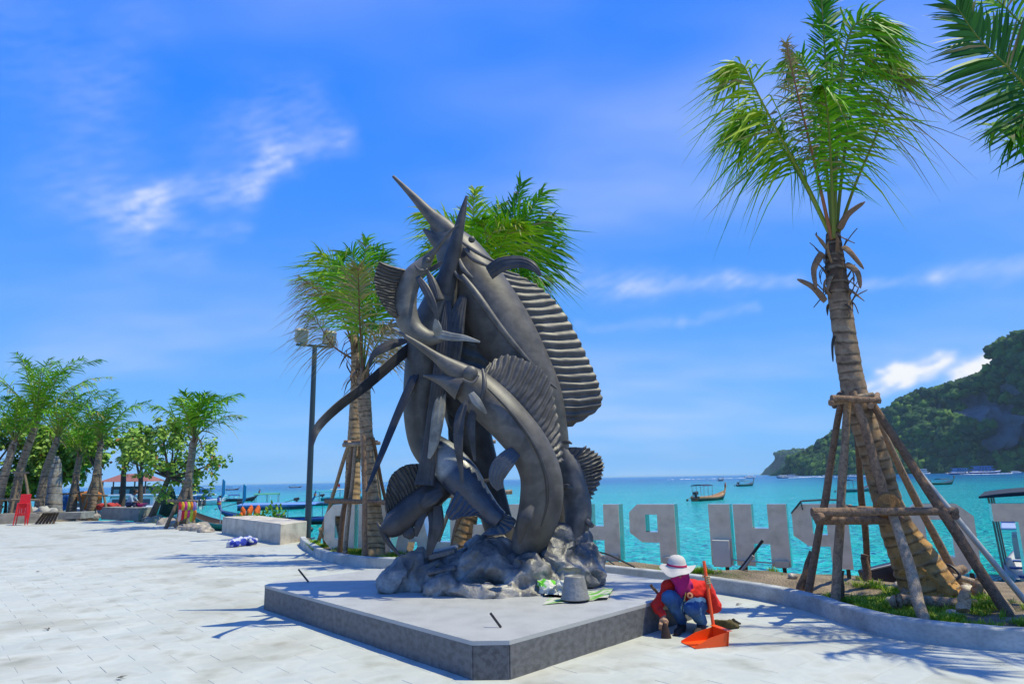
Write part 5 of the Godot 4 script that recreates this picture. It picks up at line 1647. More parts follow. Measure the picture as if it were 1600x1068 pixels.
	bm.lathe(Transform3D(Basis(), bp), [Vector2(0.02, 0.005), Vector2(0.17, 0.005), Vector2(0.26, 0.16), Vector2(0.28, 0.165), Vector2(0.255, 0.15), Vector2(0.16, 0.02), Vector2(0.02, 0.02)], 16, Color(0.6, 0.03, 0.22))
	wpart("bowl", bm, M.plastic, bs)
	# folded green parasol standing by the tree
	var up_ = g.call(246, 814) + Vector3(0, -0.05, -1.0)
	var um = thing("folded_parasol", "dark green folded parasol standing beside the slanting tree trunk", "parasol", up_)
	var m2 := MB.new()
	m2.lathe(Transform3D(Basis(), up_), [Vector2(0.05, 0.2), Vector2(0.45, 0.35), Vector2(0.38, 0.8), Vector2(0.2, 1.4), Vector2(0.03, 1.75)], 12, Color(0.015, 0.05, 0.035))
	wpart("canopy", m2, M.cloth, um)
	var m3 := MB.new()
	m3.bar(up_, up_ + UP * 1.85, 0.03, 0.025, Color(0.3, 0.25, 0.2))
	wpart("pole", m3, M.wood, um)
	# garlands hung at the lone palm
	var cols = [Color(0.65, 0.02, 0.05), Color(0.75, 0.45, 0.02), Color(0.6, 0.05, 0.25), Color(0.5, 0.6, 0.05), Color(0.7, 0.2, 0.02), Color(0.3, 0.2, 0.5), Color(0.75, 0.5, 0.5)]
	var gt = thing("garland", "colourful cloth garlands hanging by the lone shore palm", "garland", P(292, 785, 27.2))
	for k in 12:
		var m := MB.new()
		var x = 280.0 + (k % 6) * 4.5
		var y = 784.0 + (k / 6) * 8.0
		var q = [P(x, y, 27.2), P(x + 1.5, y + 8, 27.1), P(x - 1.0, y + 16 + (k * 7) % 9, 27.2)]
		m.sweep(crv(q, 7), [0.03, 0.07, 0.06, 0.08, 0.06, 0.07, 0.03].map(func(e): return Vector2(e, 0.02)), Vector3(0, 0, 1), 6, cols[k % 7])
		wpart("cloth_strip", m, M.cloth, gt)
	# heap of things under the palms
	for q in [["orange tarpaulin bundle lying behind the tripods", 140, 776, 44.0, 0.9, 0.55, Color(0.55, 0.18, 0.03)], ["red kayak bundle on the sand left of the seated figure", 170, 791, 42.0, 1.1, 0.35, Color(0.5, 0.05, 0.04)], ["blue tarpaulin bundle beside the pale dead trunk", 97, 778, 46.0, 0.9, 0.6, Color(0.03, 0.15, 0.45)], ["white sack heap in front of the pale dead trunk", 66, 798, 38.0, 1.3, 0.35, Color(0.5, 0.49, 0.45)]]:
		var b = P(q[1], q[2], q[3])
		var th = thing("tarpaulin_bundle", q[0], "bundle", b)
		var m := MB.new()
		nets(m, [[b - X * q[4] * 0.5, b + X * q[4] * 0.5, q[5] * 0.6, q[5] * 0.5], [b - UP * 0.5, b + Vector3(0.1, 0.1, 0.2), q[5] * 0.6, q[5] * 0.4]], 0.09, 0.06, q[6], 0.12, 3.0)
		wpart("sheet", m, M.cloth, th)
	# leafy plant behind the bench
	var pl = P(405, 816, 25.0)
	var pt = thing("shrub", "bright green leafy plant growing behind the cream bench", "plant", Vector3(pl.x, -0.4, pl.z))
	var lf := MB.new()
	for k in 420:
		var o = Vector3(rng.randf_range(-1.0, 0.9), 0, rng.randf_range(-0.4, 0.4))
		var hgt = 0.35 + 0.45 * exp(-pow(o.x - 0.45, 2) * 9.0)
		var p = pl + o + UP * (rng.randf() * hgt - 0.15)
		var d = Vector3(rng.randf() - 0.5, rng.randf() * 0.8, rng.randf() - 0.3).normalized()
		var t = d.cross(UP).normalized()
		var c = Color(0.13, 0.27, 0.02).lerp(Color(0.28, 0.36, 0.03), rng.randf())
		lf.face([p, p + d * 0.07 + t * 0.045, p + d * 0.17, p + d * 0.07 - t * 0.045], c)
	wpart("leaves", lf, M.leaf, pt)


func chair(p: Vector3) -> Node3D:
	var th = thing("plastic_chair", "lowest red plastic chair of the stack by the low wall", "chair", p, "stacked red plastic chairs")
	th.rotation.y = 0.4
	var c = Color(0.62, 0.015, 0.02)
	var s := MB.new()
	s.box(Transform3D(Basis(), Vector3(0, 0.43, 0)), Vector3(0.44, 0.03, 0.42), c, 0.01)
	part("seat", s, M.plastic, th)
	for k in 2:
		for j in 2:
			var l := MB.new()
			var x = -0.19 + 0.38 * k
			var z = -0.19 + 0.38 * j
			l.bar(Vector3(x * 1.2, 0, z * 1.2), Vector3(x, 0.43, z), 0.022, 0.026, c)
			part("leg", l, M.plastic, th)
	var b := MB.new()
	b.box(Transform3D(Basis(), Vector3(0, 0.8, -0.24)), Vector3(0.42, 0.07, 0.025), c, 0.008)
	for k in 6: b.box(Transform3D(Basis(), Vector3(-0.18 + 0.072 * k, 0.6, -0.225)), Vector3(0.035, 0.34, 0.018), c)
	part("backrest", b, M.plastic, th)
	return th


# ------------------------------------------------------------------ boats
func hull(L: float, B: float, bow: float, free: float, low: Color, high: Color, inner: Color) -> MB:   # bow along +x, waterline at y = 0
	var mb := MB.new()
	var n = 26
	var rows = []
	var cols = []
	for i in n:
		var t = i / (n - 1.0)
		var x = -L / 2 + L * t
		var b = B * 0.5 * (0.72 + 0.28 * smoothstep(0.0, 0.4, t)) * pow(maxf(1.0 - pow(t, 3.2), 0.0), 0.75) + 0.02
		var sh = free + 0.12 * pow(1.0 - t, 3.0) + bow * pow(maxf(t - 0.45, 0.0) / 0.55, 2.2)
		var k = -0.32 + (sh + 0.2) * pow(maxf(t - 0.72, 0.0) / 0.28, 2.4)
		k = minf(k, sh - 0.06)
		var row = []
		var cr = []
		for q in [[1.0, 1.0, high], [1.03, 0.86, high], [0.97, 0.6, low], [0.72, 0.2, low], [0.0, 0.0, low], [-0.72, 0.2, low], [-0.97, 0.6, low], [-1.03, 0.86, high], [-1.0, 1.0, high], [-0.9, 1.0, inner], [-0.82, 0.55, inner], [0.0, 0.42, inner], [0.82, 0.55, inner], [0.9, 1.0, inner]]:
			row.append(Vector3(x + 0.25 * q[1] * t * t, lerpf(k, sh, q[1]), q[0] * b))
			cr.append(q[2])
		rows.append(row)
		cols.append(cr)
	mb.rings(rows, cols, true, true)
	orient(mb)
	return mb


func longtail(label: String, at: Vector3, yaw: float, o := {}) -> Node3D:
	var th = thing("longtail_boat", label, "boat", at, "longtail boats in the bay")
	th.rotation.y = yaw
	var L = o.get("len", 9.0)
	var B = o.get("beam", 1.7)
	var bow = o.get("bow", 0.75)
	var free = 0.5
	var low = o.get("low", Color(0.09, 0.045, 0.02))
	var high = o.get("high", Color(0.35, 0.2, 0.08))
	part("hull", hull(L, B, bow, free, low, high, o.get("inner", Color(0.1, 0.12, 0.2))), M.paint, th)
	var pr := MB.new()
	var tip = Vector3(L / 2 + 0.2, free + bow, 0)
	pr.sweep(crv([tip - Vector3(0.35, 0.35, 0), tip + Vector3(0.05, 0.3, 0), tip + Vector3(0.18, 1.0, 0)], 8), [0.13, 0.13, 0.12, 0.12, 0.11, 0.1, 0.1, 0.07], Vector3(0, 0, 1), 7, high)
	var prow = part("prow_post", pr, M.paint, th)
	for k in 3:
		var rb := MB.new()
		var c = tip + Vector3(0.09, 0.42 + 0.1 * k, 0)
		rb.sweep([c - UP * 0.05, c + UP * 0.05], [0.16, 0.17], Vector3(0, 0, 1), 8, [Color(0.7, 0.15, 0.05), Color(0.8, 0.5, 0.1), Color(0.65, 0.05, 0.2)][k])
		part("ribbon", rb, M.cloth, prow)
	for k in 4:
		var th2 := MB.new()
		var x = -L * 0.3 + k * L * 0.18
		th2.box(Transform3D(Basis(), Vector3(x, free - 0.08, 0)), Vector3(0.28, 0.05, B * 0.86), o.get("bench", Color(0.05, 0.12, 0.35)), 0.008)
		part("thwart", th2, M.paint, th)
	if o.get("canopy", 0.0) > 0.0:
		var cl = o.canopy
		var cx = o.get("canopy_x", -L * 0.12)
		var hy = o.get("canopy_h", 1.95)
		var cv := MB.new()
		var rows = []
		for i in 2:
			for s in [0.0]:
				var row = []
				for j in 9:
					var a = -1.0 + 2.0 * j / 8
					row.append(Vector3(cx + (i - 0.5) * cl, hy + 0.14 * (1.0 - a * a), a * B * 0.58))
				for j in 9:
					var a = 1.0 - 2.0 * j / 8
					row.append(Vector3(cx + (i - 0.5) * cl, hy - 0.05 + 0.14 * (1.0 - a * a), a * B * 0.58))
				rows.append(row)
		cv.rings(rows, rows.map(func(_r): return o.get("roof", Color(0.03, 0.05, 0.12))), true, true)
		orient(cv)
		part("canopy", flat(cv), M.cloth, th)
		for i in [-0.46, 0.0, 0.46]:
			for s in [-1, 1]:
				var po := MB.new()
				po.bar(Vector3(cx + i * cl, 0.4, s * B * 0.46), Vector3(cx + i * cl, hy, s * B * 0.5), 0.028, 0.028, o.get("post", Color(0.25, 0.2, 0.15)), 5)
				part("canopy_post", po, M.paint, th)
	var en := MB.new()
	en.box(Transform3D(Basis(Vector3(0, 0, 1), 0.12), Vector3(-L / 2 + 0.25, free + 0.5, 0)), Vector3(0.8, 0.42, 0.45), Color(0.05, 0.05, 0.055), 0.05)
	en.box(Transform3D(Basis(), Vector3(-L / 2 + 0.3, free + 0.15, 0)), Vector3(0.25, 0.4, 0.25), Color(0.06, 0.06, 0.06), 0.02)
	part("engine", en, M.paint, th)
	var ta := MB.new()
	ta.bar(Vector3(-L / 2, free + 0.45, 0), Vector3(-L / 2 - 2.6, o.get("tail", 0.25), 0.25), 0.045, 0.035, Color(0.06, 0.06, 0.065))
	ta.lathe(Transform3D(Basis(Vector3(0, 0, 1), PI / 2), Vector3(-L / 2 - 2.6, o.get("tail", 0.25), 0.25)), [Vector2(0.02, -0.05), Vector2(0.17, 0.0), Vector2(0.02, 0.05)], 8, Color(0.05, 0.05, 0.05))
	part("tail_shaft", ta, M.paint, th)
	return th


func speedboat(label: String, at: Vector3, yaw: float, o := {}) -> Node3D:
	var th = thing("motor_boat", label, "boat", at, "motor boats moored off the shore")
	th.rotation.y = yaw
	var L = o.get("len", 10.0)
	var B = L * 0.28
	part("hull", hull(L, B, L * 0.05, L * 0.1, o.get("low", Color(0.7, 0.72, 0.72)), o.get("high", Color(0.75, 0.76, 0.76)), Color(0.5, 0.5, 0.5)), M.gloss, th)
	var fr = L * 0.1
	var st := MB.new()
	st.box(Transform3D(Basis(), Vector3(-L * 0.01, fr * 0.72, 0)), Vector3(L * 0.96, 0.02, B * 0.62), Color(0.7, 0.7, 0.7))
	part("deck", st, M.gloss, th)
	for k in o.get("decks", 1):
		var cb := MB.new()
		var y = fr + k * L * 0.13
		var wl = L * (0.5 - 0.1 * k)
		var pf = [Vector2(-wl * 0.5, y - 0.1), Vector2(wl * 0.55, y - 0.1), Vector2(wl * 0.36, y + L * 0.085), Vector2(-wl * 0.5, y + L * 0.085)]
		cb.prism(pf, Transform3D(Basis(), Vector3(-L * 0.03, 0, -B * 0.34)), B * 0.68, o.get("cabin", Color(0.75, 0.76, 0.77)))
		var c = part("cabin", cb, M.gloss, th)
		for s in [-1, 1]:
			for w in 4:
				var wi := MB.new()
				wi.box(Transform3D(Basis(), Vector3(-L * 0.03 - wl * 0.36 + w * wl * 0.21, y + L * 0.04, s * (B * 0.34 + 0.01))), Vector3(wl * 0.16, L * 0.05, 0.03), Color(0.02, 0.06, 0.1))
				part("window", wi, M.gloss, c)
		var rf := MB.new()
		rf.box(Transform3D(Basis(), Vector3(-L * 0.05, y + L * 0.10, 0)), Vector3(wl * 1.25, L * 0.018, B * 0.8), o.get("roof", Color(0.78, 0.8, 0.82)), 0.03)
		part("roof", rf, M.gloss, th)
	for s in [-0.5, 0.5]:
		var ob := MB.new()
		ob.box(Transform3D(Basis(), Vector3(-L * 0.5 - 0.15, fr * 0.9, s * B * 0.4)), Vector3(0.4, L * 0.09, 0.35), Color(0.06, 0.06, 0.07), 0.05)
		part("outboard_motor", ob, M.gloss, th)
	if o.has("wake"):
		var wk := MB.new()
		for k in 60:
			var x = -L * 0.5 - pow(rng.randf(), 1.5) * o.wake
			var p = Vector3(x, 0.05, rng.randfn() * (0.5 + absf(x) * 0.06))
			wk.ball(Transform3D(Basis().scaled(Vector3(1.6, 0.35, 0.7) * rng.randf_range(0.4, 1.2)), p), 3, Color(0.8, 0.84, 0.86))
		var sp = part("spray", wk, M.cloth, th)
		sp.set_meta("kind", "stuff")
	return th


func flag(root: Node3D, at: Vector3, w: float, h: float, cols: Array) -> void:     # striped cloth on a short pole, in the boat's own space
	var po := MB.new()
	po.bar(at, at + UP * (h * 2.0), 0.015, 0.012, Color(0.3, 0.3, 0.3), 5)
	var pole = part("flag_pole", po, M.paint, root)
	var y = at.y + h * 2.0
	for k in cols.size():
		var m := MB.new()
		var rows = []
		for i in 8:
			var t = i / 7.0
			var x = at.x + t * w
			var z = at.z + 0.08 * w * sin(t * 7.0)
			var dy = -0.28 * w * t
			rows.append([Vector3(x, y - h * cols[k][0] + dy, z), Vector3(x, y - h * cols[k][1] + dy, z)])
		m.rings(rows, rows.map(func(_r): return cols[k][2]), false, false)
		part("flag_stripe", m, M.cloth, pole)


const THAI := [[0.0, 0.166, Color(0.6, 0.03, 0.05)], [0.166, 0.333, Color(0.75, 0.75, 0.78)], [0.333, 0.667, Color(0.03, 0.04, 0.22)], [0.667, 0.833, Color(0.75, 0.75, 0.78)], [0.833, 1.0, Color(0.6, 0.03, 0.05)]]


func boats() -> void:
	var S = func(x, y): return G(x, y, SEA)
	# out in the bay
	longtail("natural wood longtail boat with orange prow anchored above letter I", S.call(1111, 781), 0.85, {"canopy": 2.6, "canopy_x": -2.3, "roof": Color(0.02, 0.03, 0.08), "high": Color(0.5, 0.25, 0.1), "low": Color(0.035, 0.025, 0.02), "inner": Color(0.45, 0.26, 0.12), "bench": Color(0.03, 0.08, 0.4)})
	longtail("dark green longtail boat farther out, right of the wooden one", S.call(1166, 759), 0.8, {"canopy": 3.5, "canopy_x": -0.5, "canopy_h": 1.5, "roof": Color(0.1, 0.2, 0.2), "high": Color(0.02, 0.14, 0.12), "low": Color(0.015, 0.06, 0.05), "len": 10.0})
	longtail("tiny dark longtail boat near the horizon with white foam", S.call(1127, 751), 1.0, {"canopy": 3.0, "high": Color(0.05, 0.05, 0.06), "low": Color(0.02, 0.02, 0.03)})
	longtail("green longtail boat with red ribbon right of the leaning palm", S.call(1472, 757), 0.45, {"canopy": 3.2, "canopy_x": 0.4, "canopy_h": 1.3, "roof": Color(0.03, 0.06, 0.06), "high": Color(0.03, 0.16, 0.12), "low": Color(0.012, 0.05, 0.03), "len": 9.5})
	longtail("blue green longtail boat partly hidden by the leaning palm", S.call(1340, 768), 0.6, {"canopy": 3.0, "roof": Color(0.03, 0.12, 0.2), "high": Color(0.02, 0.16, 0.2), "low": Color(0.01, 0.06, 0.08)})
	var far = func(x, d): return Vector3(P(x, 740, d).x, SEA, -d)
	speedboat("white motor boat at the foot of the cliffs, left of the ferries", far.call(1443, 600.0), 0.2, {"len": 15.0, "decks": 2})
	speedboat("blue and white ferry, left one of the pair below the cliffs", far.call(1503, 610.0), 0.1, {"len": 26.0, "decks": 2, "low": Color(0.03, 0.12, 0.4), "roof": Color(0.05, 0.25, 0.6), "cabin": Color(0.15, 0.35, 0.6)}).scale.y = 0.6
	speedboat("larger blue and white ferry below the high cliff", far.call(1539, 590.0), 0.05, {"len": 30.0, "decks": 2, "low": Color(0.02, 0.08, 0.35), "roof": Color(0.04, 0.16, 0.5), "cabin": Color(0.08, 0.2, 0.5)}).scale.y = 0.65
	speedboat("small white motor boat right of the ferries with a wake", far.call(1588, 560.0), 0.1, {"len": 10.0, "wake": 40.0})
	speedboat("white motor boat racing before the far headland", far.call(1236, 700.0), 2.9, {"len": 12.0, "wake": 90.0})
	speedboat("white motor boat racing in front of the far water, trailing foam", far.call(1222, 560.0), 3.3, {"len": 11.0, "low": Color(0.05, 0.07, 0.1), "wake": 70.0})
	speedboat("white motor boat with foam between headland and green longtail boat", far.call(1172, 640.0), 0.1, {"len": 11.0, "wake": 70.0})
	speedboat("small white boat between the leaning palm trunk and its pole", far.call(1333, 480.0), 0.3, {"len": 9.0})
	speedboat("small white boat beneath the cliffs left of the palm poles", far.call(1290, 620.0), 0.3, {"len": 8.0})
	# moored behind the letter T
	var tb = longtail("tour boat with dark canopy and striped flag behind letter T", Vector3(16.2, SEA, -21.5), 0.95, {"len": 11.0, "beam": 2.6, "canopy": 5.2, "canopy_x": -1.6, "canopy_h": 2.55, "roof": Color(0.02, 0.03, 0.05), "high": Color(0.03, 0.04, 0.10), "low": Color(0.02, 0.03, 0.03), "inner": Color(0.6, 0.6, 0.55), "bow": 0.5})
	flag(tb, Vector3(-4.0, 2.6, 0.9), 0.85, 0.45, THAI)
	var bk := MB.new()
	bk.box(Transform3D(Basis(), Vector3(-3.4, 0.75, 0.3)), Vector3(0.9, 0.75, 1.4), Color(0.66, 0.64, 0.55), 0.05)
	part("engine_cover", bk, M.gloss, tb)
	for k in 3:
		var sb := MB.new()
		sb.box(Transform3D(Basis(Vector3(0, 0, 1), 0.35), Vector3(-1.4 + k * 0.9, 1.0, 0)), Vector3(0.07, 0.7, 1.9), Color(0.72, 0.7, 0.66), 0.02)
		part("seat_back", sb, M.gloss, tb)
	var aw := MB.new()
	aw.box(Transform3D(Basis(Vector3(0, 0, 1), 0.12), Vector3(-4.0, 1.9, 0)), Vector3(2.1, 0.06, 2.2), Color(0.35, 0.45, 0.7), 0.02)
	part("awning", aw, M.cloth, tb)
	# moored along the left
	var gl = longtail("green painted longtail boat with orange life jackets near the bench", S.call(362, 829), PI - 0.55, {"len": 10.5, "beam": 2.0, "low": Color(0.05, 0.04, 0.03), "high": Color(0.02, 0.17, 0.15), "inner": Color(0.12, 0.08, 0.05), "bow": 1.0, "bench": Color(0.3, 0.2, 0.1)})
	for k in 14:
		var lj := MB.new()
		lj.ball(Transform3D(Basis().scaled(Vector3(0.17, 0.34, 0.15)), Vector3(-3.0 + (k % 9) * 0.26, 1.0 + 0.24 * (k % 2) + 0.12 * (k % 3), -0.4 + 0.3 * (k % 3))), 5, Color(0.85, 0.16, 0.02))
		part("life_jacket", lj, M.cloth, gl)
	for q in [[1.4, 3.6, Color(0.1, 0.5, 0.8)], [-1.0, 3.2, Color(0.05, 0.45, 0.75)]]:
		var fp := MB.new()
		fp.bar(Vector3(q[0], 0.5, 0), Vector3(q[0], q[1], 0), 0.03, 0.025, Color(0.4, 0.5, 0.55), 5)
		var pole = part("flag_pole", fp, M.paint, gl)
		var ff := MB.new()
		ff.prism([Vector2(0, 0), Vector2(-0.35, 0.4), Vector2(-0.3, 1.3), Vector2(0, 1.5)], Transform3D(Basis(), Vector3(q[0], q[1] - 1.4, 0)), 0.015, q[2])
		part("flag", ff, M.cloth, pole)
	longtail("blue roofed boat moored behind the cream bench", S.call(440, 819), PI - 0.12, {"len": 10.5, "beam": 2.2, "canopy": 6.5, "canopy_x": 0.0, "canopy_h": 1.6, "roof": Color(0.16, 0.32, 0.72), "low": Color(0.02, 0.012, 0.01), "high": Color(0.03, 0.07, 0.3), "inner": Color(0.03, 0.1, 0.2), "post": Color(0.05, 0.15, 0.3)})
	longtail("small dark longtail boat with blue cover near the white boats", S.call(372, 783), 0.3, {"len": 7.0, "canopy": 2.0, "canopy_h": 1.2, "roof": Color(0.03, 0.08, 0.3), "low": Color(0.03, 0.02, 0.02), "high": Color(0.05, 0.05, 0.08)})
	longtail("turquoise longtail boat moored behind the lamp post", S.call(510, 789), 0.3, {"len": 9.0, "canopy": 4.0, "roof": Color(0.03, 0.35, 0.4), "low": Color(0.02, 0.1, 0.15), "high": Color(0.03, 0.35, 0.42)})
	longtail("longtail boat with green awning poles above the blue roofed boat", S.call(430, 796), 0.25, {"len": 9.0, "canopy": 3.0, "roof": Color(0.08, 0.35, 0.2), "low": Color(0.03, 0.05, 0.1), "high": Color(0.03, 0.12, 0.3)})
	speedboat("white motor boat with a long cabin behind the shore palms", S.call(205, 807), PI - 0.15, {"len": 11.5, "low": Color(0.2, 0.5, 0.45)})
	speedboat("white motor boat at the far left behind palm trunks", S.call(110, 806), 0.2, {"len": 9.0})
	speedboat("white and blue double deck boat left of the flag poles", S.call(312, 789), 0.1, {"len": 8.5, "decks": 2, "cabin": Color(0.1, 0.25, 0.55)})
	speedboat("white motor boat hidden under the broad leafed tree", S.call(262, 796), PI - 0.1, {"len": 9.5, "low": Color(0.3, 0.55, 0.5)})
	longtail("tiny boat on the left horizon above the white boats", Vector3(P(362, 750, 420).x, SEA, -420), 0.2, {"canopy": 3.0})
	longtail("tiny boat on the horizon just left of the lamp post", Vector3(P(462, 750, 520).x, SEA, -520), 0.2, {"canopy": 3.0})
	var fb = longtail("turquoise boat with red and yellow flags behind the twin palms", S.call(540, 781), 0.2, {"len": 9.0, "canopy": 3.5, "roof": Color(0.4, 0.5, 0.5), "low": Color(0.02, 0.15, 0.2), "high": Color(0.03, 0.4, 0.4)})
	flag(fb, Vector3(-2.0, 2.0, 0), 0.9, 0.6, [[0.0, 1.0, Color(0.7, 0.05, 0.05)]])
	flag(fb, Vector3(1.0, 2.0, 0), 0.9, 0.6, [[0.0, 1.0, Color(0.8, 0.6, 0.05)]])
	longtail("white awning boat seen under the arched fish", S.call(660, 783), 0.3, {"len": 9.0, "canopy": 4.0, "roof": Color(0.6, 0.62, 0.6)})


# ------------------------------------------------------------------ the sweeper
func finger(b: Array, pts: Array, r: float) -> void:
	for i in pts.size() - 1: b.append([pts[i], pts[i + 1], r * (1.0 - 0.12 * i), r * (0.9 - 0.12 * i)])


func sweeper() -> void:
	var fl = func(x, y, d, h):
		var p = P(x, y, d)
		return Vector3(p.x, h, p.z)
	var hip = P(1089, 960, 8.12)
	hip.y = 0.26
	var chest = P(1073, 926, 7.93)
	var neck = P(1066, 909, 7.85)
	var head = P(1061, 893, 7.77)
	var sR = P(1046, 918, 7.86)
	var sL = P(1103, 919, 7.98)
	var eR = P(1027, 946, 7.78)
	var wR = P(1037, 962, 7.64)
	var eL = P(1117, 947, 7.84)
	var wL = P(1108, 917, 7.69)
	var kR = P(1047, 934, 7.70)
	var kL = P(1082, 950, 7.66)
	var hR = hip + Vector3(-0.09, 0.0, 0.05)
	var hL = hip + Vector3(0.09, 0.0, 0.03)
	var aR = fl.call(1066, 976, 7.86, 0.09)
	var aL = fl.call(1097, 984, 7.84, 0.09)
	var tR = fl.call(1059, 984, 7.70, 0.035)
	var tL = fl.call(1090, 990, 7.68, 0.035)
	var th = thing("person", "squatting sweeper in red jacket, blue jeans and white sun hat", "person", Vector3(hip.x, 0, hip.z))
	var skin = Color(0.30, 0.15, 0.08)
	# one continuous body under the clothes
	var bones = [[hip, chest, 0.125, 0.12], [chest, neck, 0.09, 0.05], [neck, head, 0.045, 0.05], [head, head + Vector3(-0.005, 0.03, 0.0), 0.078, 0.085], [head + Vector3(-0.01, -0.03, 0.045), head + Vector3(-0.012, -0.055, 0.05), 0.05, 0.036],
		[sR, sL, 0.055, 0.055], [sR, eR, 0.042, 0.034], [eR, wR, 0.034, 0.024], [sL, eL, 0.042, 0.034], [eL, wL, 0.034, 0.024],
		[hR, kR, 0.075, 0.05], [kR, aR, 0.047, 0.033], [hL, kL, 0.075, 0.05], [kL, aL, 0.047, 0.033]]
	var bm := MB.new()
	nets(bm, bones, 0.014, 0.010, skin)
	# face: nose, eyes, ears, mouth
	var fd = Vector3(-0.12, -0.25, 1.0).normalized()
	var fx = UP.cross(fd).normalized()
	var fy = fd.cross(fx)
	nets(bm, [[head + fd * 0.085 + fy * 0.02, head + fd * 0.105 - fy * 0.012, 0.009, 0.014], [head + fd * 0.09 - fy * 0.04 - fx * 0.018, head + fd * 0.09 - fy * 0.04 + fx * 0.018, 0.007, 0.007], [head + fx * 0.082, head + fx * 0.085 - fy * 0.03, 0.013, 0.01], [head - fx * 0.082, head - fx * 0.085 - fy * 0.03, 0.013, 0.01], [head + fd * 0.074 + fy * 0.022 + fx * 0.03, head + fd * 0.075 + fy * 0.022 + fx * 0.034, 0.012, 0.012], [head + fd * 0.074 + fy * 0.022 - fx * 0.03, head + fd * 0.075 + fy * 0.022 - fx * 0.034, 0.012, 0.012]], 0.004, 0.003, skin)
	# right hand, fingers hanging round the brush grip
	var hb = []
	var dn = (P(1036, 972, 7.60) - wR).normalized()
	var hx = Vector3(1, 0, 0.25).normalized()
	var hz = hx.cross(dn).normalized()
	if hz.z < 0: hz = -hz
	var pc = wR + dn * 0.05
	hb.append([wR, pc, 0.024, 0.028])
	hb.append([pc - hx * 0.022, pc + hx * 0.024, 0.020, 0.020])
	for k in 4:
		var f0 = pc + hx * (-0.030 + 0.020 * k) + dn * 0.018
		var l = [0.032, 0.038, 0.036, 0.028][k]
		finger(hb, [f0, f0 + dn * l + hz * 0.012, f0 + dn * l * 1.8 - hz * 0.004, f0 + dn * l * 2.1 - hz * 0.022], 0.0095)
	finger(hb, [wR + dn * 0.03 + hx * 0.028, pc + hx * 0.048 + dn * 0.012, pc + hx * 0.044 + dn * 0.045 - hz * 0.01], 0.0105)
	nets(bm, hb, 0.0045, 0.003, Color(0.33, 0.17, 0.09))
	# left hand closed round the dustpan handle
	var gA = P(1100, 876, 7.60)
	var gB = P(1117, 992, 7.46)
	var ax = (gB - gA).normalized()
	var gp = gA + ax * (gA.distance_to(gB) * 0.27)
	var out = (eL - gp)
	out = (out - ax * out.dot(ax)).normalized()
	var tang = ax.cross(out).normalized()
	hb = []
	var palm = gp + out * 0.034
	hb.append([wL, palm, 0.024, 0.026])
	hb.append([palm - ax * 0.03, palm + ax * 0.03, 0.021, 0.021])
	for k in 4:
		var c = gp + ax * (-0.033 + 0.022 * k)
		var fp = []
		for a in [0.5, 1.35, 2.3, 3.2]: fp.append(c + (out * cos(a) + tang * sin(a)) * 0.030)
		finger(hb, fp, 0.0105)
	finger(hb, [palm - ax * 0.035 - tang * 0.012, gp - ax * 0.045 - tang * 0.03, gp - ax * 0.035 - tang * 0.032 - out * 0.022], 0.011)
	nets(bm, hb, 0.0045, 0.003, Color(0.36, 0.24, 0.12))
	wpart("body", bm, M.skin, th)
	# jacket
	var red = Color(0.78, 0.022, 0.008)
	var jb = [[hip + Vector3(0, 0.06, -0.02), chest, 0.165, 0.155], [chest, neck + Vector3(0, -0.03, 0), 0.12, 0.075], [sR, sL, 0.078, 0.078], [sR, eR, 0.068, 0.058], [eR, wR.lerp(eR, 0.12), 0.056, 0.043], [sL, eL, 0.07, 0.06], [eL, wL.lerp(eL, 0.12), 0.058, 0.042], [hip + Vector3(0.12, 0.1, 0.0), eL + Vector3(-0.03, -0.02, -0.05), 0.1, 0.07]]
	var jm := MB.new()
	nets(jm, jb, 0.013, 0.014, red, 0.018, 9.0)
	wpart("jacket", jm, M.cloth, th)
	var em := MB.new()
	var ep = P(1078, 930, 7.74)
	em.lathe(Transform3D(Basis(Vector3(1, 0, 0), Vector3(0, 0.25, 1).normalized(), Vector3(0, -1, 0.25).normalized()), ep), [Vector2(0.014, 0.0), Vector2(0.034, 0.0), Vector2(0.034, 0.006), Vector2(0.014, 0.006)], 16, Color(0.7, 0.3, 0.16), false)
	wpart("jacket_emblem", em, M.cloth, th)
	var cd := MB.new()
	cd.sweep(crv([P(1073, 917, 7.72), P(1071, 928, 7.70), P(1069, 939, 7.71)], 7), [0.006, 0.006, 0.006, 0.006, 0.006, 0.007, 0.009], Vector3(0, 0, 1), 6, Color(0.5, 0.36, 0.1))
	wpart("neck_cord", cd, M.cloth, th)
	# jeans
	var blue = Color(0.02, 0.085, 0.24)
	var nm := MB.new()
	nets(nm, [[hR, kR, 0.105, 0.078], [kR, aR + Vector3(0, 0.02, 0), 0.072, 0.06], [hL, kL, 0.105, 0.08], [kL, aL + Vector3(0, 0.02, 0), 0.074, 0.062], [hR, hL, 0.13, 0.13], [hip, hip + Vector3(0, 0.05, 0), 0.14, 0.14]], 0.013, 0.013, func(p): return blue.lerp(Color(0.06, 0.17, 0.36), clampf(0.5 + noise.get_noise_3dv(p * 7.0), 0, 1)), 0.016, 8.0)
	wpart("jeans", nm, M.cloth, th)
	for q in [[aR, tR], [aL, tL]]:
		var sm := MB.new()
		nets(sm, [[Vector3(q[0].x, 0.052, q[0].z - 0.03), q[0] + Vector3(0, 0.0, 0), 0.045, 0.042], [Vector3(q[0].x, 0.042, q[0].z), q[1], 0.042, 0.034], [q[1] + (q[1] - q[0]) * 0.1, q[1] + (q[1] - q[0]) * 0.3, 0.034, 0.03]], 0.010, 0.008, Color(0.05, 0.035, 0.03))
		for i in sm.v.size(): sm.v[i].y = maxf(sm.v[i].y, 0.004)
		wpart("shoe", sm, M.cloth, th)
	# scarf over face and neck
	var sc := MB.new()
